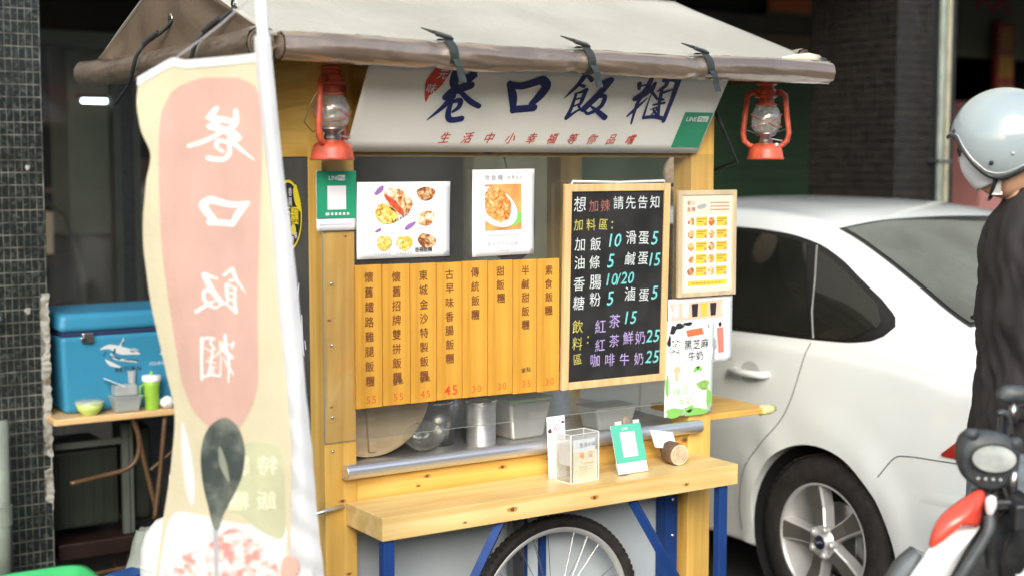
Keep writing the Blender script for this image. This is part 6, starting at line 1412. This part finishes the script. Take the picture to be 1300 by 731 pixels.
tor = [(0.0, 0, 0.985, .150, .195, .030), (0.0, 0, 1.02, .152, .195, .030), (0.0, 0, 1.10, .140, .185, .025), (0.0, 0, 1.20, .128, .180, .02), (0.005, 0, 1.30, .126, .190, .012), (0.003, 0, 1.40, .126, .200, .006), (-0.005, 0, 1.47, .112, .195, 0), (-0.012, 0, 1.52, .095, .165, 0), (-0.014, 0, 1.555, .078, .115, 0), (-0.010, 0, 1.58, .064, .078, 0), (-0.006, 0, 1.592, .058, .064, 0)]
TR = [(.985, -.052, .128, .195), (1.1, -.052, .118, .185), (1.2, -.052, .106, .18), (1.3, -.047, .104, .19), (1.4, -.049, .104, .2), (1.47, -.048, .101, .195), (1.52, -.050, .099, .182), (1.56, -.052, .090, .140), (1.59, -.054, .077, .100), (1.615, -.055, .064, .072), (1.635, -.055, .058, .062)]
rings = []
for k in range(70):
    z = 0.985 + (1.635 - 0.985) * k / 69; q_ = [interp([(t[0], t[i_]) for t in TR], z) for i_ in (1, 2, 3)]; rg = []
    for p_ in ring(q_[0], 0, z, q_[1], q_[2], 96):
        dx, dy = p_[0] - q_[0], p_[1]; am = math.atan2(dy, dx); amp = max(0, min(1, (1.61 - z) * 7))
        f_ = 0.020 * noise.noise(Vector((am * 2.2 + z * 3, z * 9 - am * 1.5, 2))) + 0.012 * noise.noise(Vector((am * 5, z * 16 + am * 4, 5))) + 0.004 * math.sin(am * 7 + z * 40 + 3 * noise.noise(Vector((am, z * 4, 0))))
        n_ = math.hypot(dx, dy) or 1; rg.append((p_[0] + dx / n_ * f_ * amp, p_[1] + dy / n_ * f_ * amp, z + (0.010 * math.sin(am * 2 + 1) if k == 0 else 0)))
    rings.append(rg)
obj('t_shirt', ringloft(rings), M['shirt'], pr, smooth=True)
obj('collar', MB().tube([(-0.055 + 0.058 * math.cos(k * math.pi / 16), 0.062 * math.sin(k * math.pi / 16), 1.634 + 0.006 * math.cos(k * math.pi / 16) * -1) for k in range(32)], 0.007, 8, closed=True), M['shirt'], pr, smooth=True)
for s in (1, -1):
    rings = []
    for k in range(15):
        t_ = k / 14; cx = -0.052 - 0.030 * t_; cy = s * (0.135 + 0.125 * t_ ** 0.75); cz = 1.520 - 0.250 * t_; r1 = 0.064 + 0.020 * t_; out = []
        tx, tz = 0.35 + 0.6 * t_, 0
        for q in range(32):
            a = 2 * math.pi * q / 32; w_ = 1 + 0.05 * math.sin(3 * a + t_ * 6) + 0.045 * math.sin(5 * a - t_ * 8) + 0.10 * noise.noise(Vector((a * 1.5, t_ * 5, s)))
            nx, ny, nz = r1 * w_ * math.cos(a), 0.062 * w_ * math.sin(a) * (0.4 + 0.6 * t_), 0.062 * w_ * math.sin(a) * (1 - t_) * 0.9
            out.append((cx + nx, cy + s * ny, cz + nz - 0.25 * nx * 0))
        rings.append(out)
    obj('sleeve', ringloft(rings), M['shirt'], pr, smooth=True, sub=1)
    obj('sleeve_hem', MB().tube(rings[-1][::2], 0.006, 6, closed=True), M['shirt'], pr, smooth=True)
for s in (1, -1):
    obj('trouser_leg', ringloft([ring(-0.05, s * 0.085, 1.01, .10, .085), ring(-0.045, s * .09, .92, .105, .085), ring(-0.03, s * .10, .75, .09, .082, wob=.02), ring(0.0, s * .113, .5, .078, .076, wob=.03), ring(0.01, s * .118, .25, .07, .07, wob=.04), ring(0, s * .12, .09, .068, .066, wob=.05)]), M['jeans'], pr, smooth=True)
    obj('shoe', ringloft([ring(0.05, s * .125, .0, .14, .05), ring(0.05, s * .125, .03, .145, .052), ring(0.04, s * .125, .06, .125, .048), ring(0.01, s * .122, .10, .075, .045), ring(-0.005, s * .12, .12, .06, .043)]), M['plastic_black'], pr, smooth=True)
obj('waistband', ringloft([ring(-0.055, 0, 0.93, .108, .165, wob=.01), ring(-0.055, 0, 1.03, .105, .165)]), M['jeans'], pr, smooth=True)
HX, HZ = 0.022, 1.758
def head(u, v):
    th, ps = u * 2 * math.pi, v * math.pi; c, s_ = math.cos(th), math.sin(th); sp_ = math.sin(ps); cz = math.cos(ps)
    x, y, z = 0.097 * c * sp_, 0.076 * s_ * sp_, 0.118 * cz
    if c > 0 and z < 0: x *= 1 - 0.12 * abs(z) / 0.118; y *= 1 - 0.25 * abs(z) / 0.118
    if c > 0.2:
        f = math.exp(-(y / 0.013) ** 2); x += 0.022 * f * math.exp(-((z + 0.022) / 0.018) ** 2)
        x += 0.007 * math.exp(-(y / 0.022) ** 2) * math.exp(-((z + 0.062) / 0.012) ** 2)
        x -= 0.009 * (math.exp(-((abs(y) - 0.030) / 0.014) ** 2)) * math.exp(-((z - 0.008) / 0.014) ** 2)
        x += 0.006 * math.exp(-(y / 0.02) ** 2) * math.exp(-((z + 0.098) / 0.014) ** 2)
    return (HX + x, y, HZ - 0.032 + z)
hd = obj('head', MB().grid(head, 64, 48), M['skin'], pr, smooth=True)
for s in (1, -1):
    obj('eye', MB().grid(lambda u, v: (HX + 0.083 + 0.010 * math.cos(v * math.pi - math.pi / 2) * math.cos(u * 3.14 - 1.57), s * 0.030 + 0.011 * math.sin(u * 3.14 - 1.57), HZ - 0.024 + 0.007 * math.sin(v * math.pi - math.pi / 2)), 12, 8), M['plastic_black'], hd, smooth=True)
    obj('ear', MB().grid(lambda u, v: (HX - 0.005 + 0.018 * math.cos(u * 6.283) * math.sin(v * 3.14), s * (0.078 + 0.008 * math.cos(v * 3.14)), HZ - 0.035 + 0.03 * math.sin(u * 6.283) * math.sin(v * 3.14)), 16, 10), M['skin'], hd, smooth=True)
obj('hair', MB().grid(lambda u, v: (HX + 0.104 * math.cos(u * 6.283) * math.sin(v * 1.75), 0.084 * math.sin(u * 6.283) * math.sin(v * 1.75), HZ - 0.030 + 0.126 * math.cos(v * 1.75)), 48, 16), M['hair'], hd, smooth=True)
mb = MB(); random.seed(11)
for k in range(26):
    a = R(random.uniform(-60, 62)); x, y = HX + 0.108 * math.cos(a), 0.088 * math.sin(a); z = HZ + 0.012
    mb.tube([(x - 0.01, y, z + 0.02), (x + 0.004, y, z - 0.002), (x + random.uniform(-.006, .01), y + random.uniform(-.006, .006), z - random.uniform(0.016, 0.032))], [0.005, 0.004, 0.001], 5)
obj('fringe', mb, M['hair'], hd, smooth=True)
obj('glasses', MB().tube([(HX + 0.012, 0.080, HZ - 0.018), (HX + 0.07, 0.074, HZ - 0.022), (HX + 0.103, 0.056, HZ - 0.022), (HX + 0.108, 0.040, HZ - 0.042), (HX + 0.112, 0.016, HZ - 0.036), (HX + 0.114, 0.010, HZ - 0.022), (HX + 0.110, 0.045, HZ - 0.012), (HX + 0.103, 0.056, HZ - 0.020)], 0.0028, 6), M['plastic_black'], hd)
def maskg(u, v):
    a = R(-68 + 136 * u); r_ = 1 + 0.10 * math.cos(a * 1.3) * math.sin(v * math.pi) ; z = HZ - 0.040 - 0.092 * v * (0.65 + 0.35 * math.cos(a * 1.1))
    return (HX - 0.004 + 0.107 * math.cos(a) * r_ * (1 - 0.36 * v * v), 0.084 * math.sin(a) * (1 - 0.22 * v), z + 0.012 * math.cos(a * 2) * (1 - v))
obj('face_mask', MB().grid(maskg, 30, 14), M['mask'], pr, smooth=True, solid=0.0015)
hp = [(0, .008), (22, .010), (36, .002), (46, -.028), (56, -.060), (70, -.088), (88, -.094), (104, -.084), (122, -.062), (145, -.040), (180, -.028)]
def zed(th): d = abs((th + 180) % 360 - 180); return interp(smoothtab(hp), d)
A_, B_, C_ = 0.141, 0.122, 0.134
def helm(sc):
    def g(u, v):
        th = u * 360 - 180; ze = zed(th); pm = math.acos(max(-1, min(1, ze / C_))); ps = v * pm
        q = 1 + 0.03 * math.cos(R(th)) * -1 * math.sin(ps)
        return (HX + 0.002 + A_ * sc * q * math.cos(R(th)) * math.sin(ps), B_ * sc * math.sin(R(th)) * math.sin(ps), HZ - 0.002 + (C_ * (sc if v < 1 else sc)) * math.cos(ps))
    return g
hm = obj('helmet', MB().grid(helm(1.0), 120, 40), M['helmet'], pr, smooth=True)
obj('lining', MB().grid(helm(0.93), 80, 24), M['plastic_black'], hm, smooth=True)
edge = [helm(1.002)(k / 120, 1) for k in range(120)]
obj('edge_trim', MB().tube(edge, 0.0062, 8, closed=True), M['plastic_black'], hm, smooth=True)
edge2 = [helm(1.0)(k / 120, 0.955) for k in range(120)]
obj('chrome_line', MB().tube([(HX + (x - HX) * 1.004, y * 1.004, z) for x, y, z in edge2], 0.0013, 6, closed=True), M['alloy'], hm, smooth=True)
for s in (1, -1):
    for (th, v, m_, r_) in ((100, .80, 'alloy', .0035), (78, .86, 'plastic_black', .0055), (28, .93, 'plastic_black', .005)):
        x, y, z = helm(1.01)((s * th + 180) / 360, v); obj('snap_button', MB().lathe([(0, -0.003), (r_, -0.002), (r_, 0.002), (0, 0.003)], 14, lambda a, b, c: (x + a, y + s * c, z + b)), M[m_], hm, smooth=True)
    x, y, z = helm(0.96)((s * 82 + 180) / 360, 1)
    obj('chin_strap', MB().add([(x - .010, y, z + .01), (x + .012, y, z + .01), (x + .008, y - s * .03, z - .045), (x - .010, y - s * .03, z - .045)], [(0, 1, 2, 3)]), mat('pale_strap', (0.55, 0.55, 0.55), 0.7), hm, solid=0.003)
    obj('strap_buckle', MB().box(x - .014, x + .013, y - s * .034 - .004, y - s * .034 + .004, z - .050, z - .040), M['steel'], hm, bevel=0.002)
obj('jaw_strap', MB().tube([helm(0.95)((82 + 180) / 360, 1), (HX + 0.03, 0.045, HZ - 0.145), (HX + 0.035, 0, HZ - 0.155), (HX + 0.03, -0.045, HZ - 0.145), helm(0.95)((-82 + 180) / 360, 1)], 0.006, 8, flat=0.5), M['plastic_black'], hm, smooth=True)

HT = Matrix.Translation((HX - 0.01, 0, 0)) @ Matrix.Rotation(R(-20), 4, 'Z') @ Matrix.Translation((-HX + 0.01, 0, 0))
for o in (hd, hm, [c for c in pr.children if c.name.startswith('face_mask')][0]): o.matrix_local = HT

# ================================================================== THE MOTORCYCLE
mo = thing('motorcycle', 'black motorcycle with red and white front fairing in the lower right corner', 'motorcycle', (0.896, -1.503, 0), (0, 0, -PHI))
K2 = 0.001727
def mp(name, mb, m, parent=mo, **k): return obj(name, mb, m, parent, **k)
def Q(px, py, y=0.0): return ((px - 1255) * K2, y, 1.042 - (py - 585) * K2)
def pillow(name, pts, y0, bul, th, m, parent=mo, tilt=0.0, **k):
    st = smoothclosed(pts); n = len(st); cx = sum(p[0] for p in pts) / len(pts); cy = sum(p[1] for p in pts) / len(pts); N = 10; vs_ = []
    for r_ in range(N + 1):
        q = r_ / N
        for a, b in st:
            x, _, z = Q(cx + (a - cx) * q, cy + (b - cy) * q); vs_.append((x, y0 + tilt * (x - (cx - 1255) * K2) - bul * math.cos(q * math.pi / 2) ** 0.8, z))
    fs = [(r_ * n + i, r_ * n + (i + 1) % n, (r_ + 1) * n + (i + 1) % n, (r_ + 1) * n + i) for r_ in range(N) for i in range(n)]
    e = len(vs_); vs_ += [(vs_[N * n + i][0], vs_[N * n + i][1] + th, vs_[N * n + i][2]) for i in range(n)]
    fs += [(N * n + i, N * n + (i + 1) % n, e + (i + 1) % n, e + i) for i in range(n)] + [tuple(range(e, e + n))]
    return mp(name, MB().add(vs_, fs), m, parent, smooth=True, **k)
ins = pillow('instrument', [(1220, 580), (1224, 558), (1236, 549), (1262, 548), (1285, 556), (1294, 572), (1293, 596), (1284, 612), (1266, 622), (1244, 620), (1228, 606)], 0.0, 0.022, 0.05, M['bikegrey'])
def face(name, cx, cy, rx, ry, yo, m, rot=0.0):
    mb = MB(); ca, sa = math.cos(rot), math.sin(rot); N = 5; n = 36; vs_ = []
    for r_ in range(N + 1):
        for k in range(n):
            t = 2 * math.pi * k / n; a, b = rx * math.cos(t) * r_ / N, ry * math.sin(t) * r_ / N; vs_.append(Q(cx + a * ca - b * sa, cy + a * sa + b * ca, yo - 0.004 * math.cos(r_ / N * math.pi / 2)))
    mb.add(vs_, [(r_ * n + i, r_ * n + (i + 1) % n, (r_ + 1) * n + (i + 1) % n, (r_ + 1) * n + i) for r_ in range(N) for i in range(n)]); return mp(name, mb, m, ins, smooth=True)
face('dial_rim', 1257, 579, 31, 20, -0.0225, M['plastic_black'], 0.08)
face('dial', 1257, 579, 28, 17, -0.0265, M['dial'], 0.08)
for k in range(4): face('indicator_lamp', 1237 + k * 9.5, 604 + k * 0.6, 2.2, 2.2, -0.027, M['alloy'])
for (a, b) in ((1233, 549), (1289, 560)): mp('lug', MB().tube([Q(a, b, -0.01), Q(a, b + 4, 0.03)], 0.013, 10), M['bikegrey'], ins, smooth=True)
pillow('red_fairing', [(1176, 690), (1178, 670), (1191, 650), (1214, 634), (1240, 621), (1250, 627), (1246, 645), (1241, 667), (1222, 667), (1200, 671)], -0.03, 0.03, 0.012, M['bikered'], tilt=0.3)
pillow('white_fairing', [(1177, 692), (1200, 673), (1222, 669), (1242, 669), (1245, 673), (1226, 700), (1204, 736), (1175, 775), (1138, 800), (1128, 775), (1148, 733), (1166, 708)], -0.03, 0.026, 0.012, M['bikewhite'], tilt=0.3)
pillow('white_cap', [(1246, 632), (1252, 625), (1259, 628), (1260, 640), (1254, 652), (1248, 648)], -0.035, 0.012, 0.01, M['bikewhite'])
mp('black_fairing', MB().tube(sm([Q(1252, 652, -0.03), Q(1250, 668, -0.04), Q(1236, 694, -0.045), Q(1214, 727, -0.05), Q(1180, 780, -0.05)]), 0.0125, 12), M['bikegrey'], smooth=True)
pillow('front_mudguard', [(1124, 780), (1132, 750), (1146, 725), (1160, 711), (1170, 706), (1175, 716), (1168, 745), (1160, 790)], 0.01, 0.012, 0.05, mat('blue_grey_plastic', (0.13, 0.15, 0.16), 0.5))
# the rest of the bike, in its own heading
HD = Matrix.Translation((0.03, 0.16, 0)) @ Matrix.Rotation(math.pi - R(40), 4, 'Z')
def hp_(name, mb, m, **k): return mp(name, mb.xform(HD), m, **k)
for s in (1, -1): hp_('fork', MB().tube([(0.06, s * 0.06, 0.82), (0.12, s * 0.07, 0.66), (0.27, s * 0.08, 0.29)], [0.016, 0.018, 0.024], 14), M['steel_dull'], smooth=True)
for nm, cx, r_, rr_, m_ in (('front_wheel', 0.27, 0.245, 0.045, 'rubber'), ('wheel_rim', 0.27, 0.20, 0.022, 'alloy'), ('rear_wheel', -1.0, 0.245, 0.05, 'rubber'), ('wheel_rim', -1.0, 0.20, 0.022, 'alloy')):
    hp_(nm, MB().tube([(cx + r_ * math.cos(k * math.pi / 30), 0, 0.29 + r_ * math.sin(k * math.pi / 30)) for k in range(60)], rr_, 14, closed=True), M[m_], smooth=True)
for cx in (0.27, -1.0):
    for k in range(5): a = k * 1.2566; hp_('wheel_spoke', MB().tube([(cx, 0, 0.29), (cx + 0.19 * math.cos(a), 0, 0.29 + 0.19 * math.sin(a))], 0.014, 8), M['alloy'])
hp_('headlamp', MB().grid(lambda u, v: (-0.02 + 0.05 * math.cos(v * 1.57), 0.06 * math.cos(u * 6.283) * v, 0.80 + 0.05 * math.sin(u * 6.283) * v), 24, 8), M['dial'], smooth=True)
mp('handlebar', MB().tube(sm([Q(1345, 560, 0.30), Q(1318, 548, 0.22), Q(1296, 560, 0.12), Q(1280, 610, 0.06), Q(1285, 632, 0.0), Q(1310, 640, -0.10), Q(1345, 640, -0.22)]), 0.0125, 12), M['plastic_black'], smooth=True)
mp('grip', MB().tube([Q(1325, 640, -0.15), Q(1370, 640, -0.30)], 0.018, 14), M['rubber'], smooth=True)
mp('grip', MB().tube([Q(1330, 554, 0.26), Q(1375, 560, 0.36)], 0.018, 14), M['rubber'], smooth=True)
rs = pillow('brake_reservoir', [(1283, 512), (1286, 500), (1298, 495), (1325, 497), (1330, 508), (1322, 517), (1300, 518)], 0.08, 0.012, 0.03, M['bikegrey'])
mp('reservoir_clamp', MB().tube(sm([Q(1279, 530, 0.07), Q(1288, 529, 0.07), Q(1296, 540, 0.08), Q(1300, 560, 0.09)]), [0.007] * 16, 10), M['bikegrey'], smooth=True)
mp('clamp_bolt', MB().tube([Q(1303, 518, 0.09), Q(1303, 545, 0.09)], 0.010, 10), M['steel_dull'], smooth=True)
mp('brake_hose', MB().tube(sm([Q(1296, 545, 0.07), Q(1285, 560, 0.03), Q(1290, 600, 0.0), Q(1282, 640, 0.0), Q(1262, 670, 0.02)]), 0.0045, 8), M['rubber'], smooth=True)
mp('clutch_lever', MB().tube(sm([Q(1305, 655, -0.10), Q(1296, 668, -0.105), Q(1291, 690, -0.11), Q(1287, 708, -0.11), Q(1280, 718, -0.11), Q(1273, 720, -0.11)]), [0.0085] * 20 + [0.009] * 5 + [0.011], 12), M['bikewhite'], smooth=True)
mp('switch_box', MB().box(-0.025, 0.03, -0.02, 0.02, -0.03, 0.03).shift(*Q(1292, 650, -0.05)), M['plastic_black'], bevel=0.006)
mp('key_barrel', MB().tube([Q(1286, 596, -0.01), Q(1286, 630, 0.0)], 0.011, 12), M['steel_dull'], smooth=True)
mp('upper_clamp', MB().box(-0.05, 0.06, -0.02, 0.10, -0.012, 0.012).shift(*Q(1280, 640, 0.0)), M['plastic_black'], bevel=0.006)
for pts in (((1266, 622, 0.02), (1268, 650, 0.0), (1262, 700, 0.02), (1270, 760, 0.05)), ((1276, 618, 0.01), (1284, 660, -0.02), (1276, 710, 0.0), (1290, 770, 0.04)), ((1250, 622, 0.03), (1262, 640, 0.01), (1250, 690, 0.02), (1235, 750, 0.04))):
    mp('cable', MB().tube(sm([Q(*p) for p in pts]), 0.005, 8), M['rubber'], smooth=True)
pillow('shroud', [(1258, 652), (1300, 660), (1360, 690), (1380, 800), (1250, 830), (1195, 810), (1225, 725), (1248, 690)], 0.05, 0.02, 0.06, M['plastic_black'])
mp('chrome_stay', MB().tube([Q(1228, 722, -0.02), Q(1206, 760, -0.01)], 0.008, 10), M['steel'], smooth=True)
hp_('tank', MB().grid(lambda u, v: (-0.36 + 0.22 * math.cos(v * math.pi), 0.14 * math.cos(u * 6.283) * math.sin(v * math.pi) ** 0.6, 0.80 + 0.10 * math.sin(u * 6.283) * math.sin(v * math.pi) ** 0.6), 32, 20), M['plastic_black'], smooth=True)
hp_('seat', MB().grid(lambda u, v: (-0.85 + 0.34 * math.cos(v * math.pi), 0.13 * math.cos(u * 6.283) * math.sin(v * math.pi) ** 0.5, 0.78 + 0.06 * math.sin(u * 6.283) * math.sin(v * math.pi) ** 0.5), 32, 20), M['plastic_black'], smooth=True)
mb = MB()
for k in range(7): mb.box(-0.34, -0.14, -0.10, 0.10, 0.48 + k * 0.022, 0.49 + k * 0.022)
hp_('cooling_fin', mb, M['steel_dull'], stuff=True)
hp_('engine', bx(-0.52, -0.16, -0.12, 0.12, 0.28, 0.62), M['plastic_black'], bevel=0.04)
hp_('frame_tube', MB().tube([(0.0, 0, 0.92), (-0.12, 0, 0.60), (-0.2, 0, 0.28), (-0.6, 0, 0.26), (-1.0, 0, 0.29)], 0.02, 10), M['plastic_black'], smooth=True)
hp_('exhaust', MB().tube([(-0.2, -0.12, 0.4), (-0.4, -0.15, 0.25), (-0.8, -0.16, 0.3), (-1.1, -0.16, 0.38)], [0.02, 0.02, 0.04, 0.042], 14), M['steel_dull'], smooth=True)
hp_('side_stand', MB().tube([(-0.4, 0.1, 0.28), (-0.42, 0.22, 0.0)], 0.01, 8), M['plastic_black'])
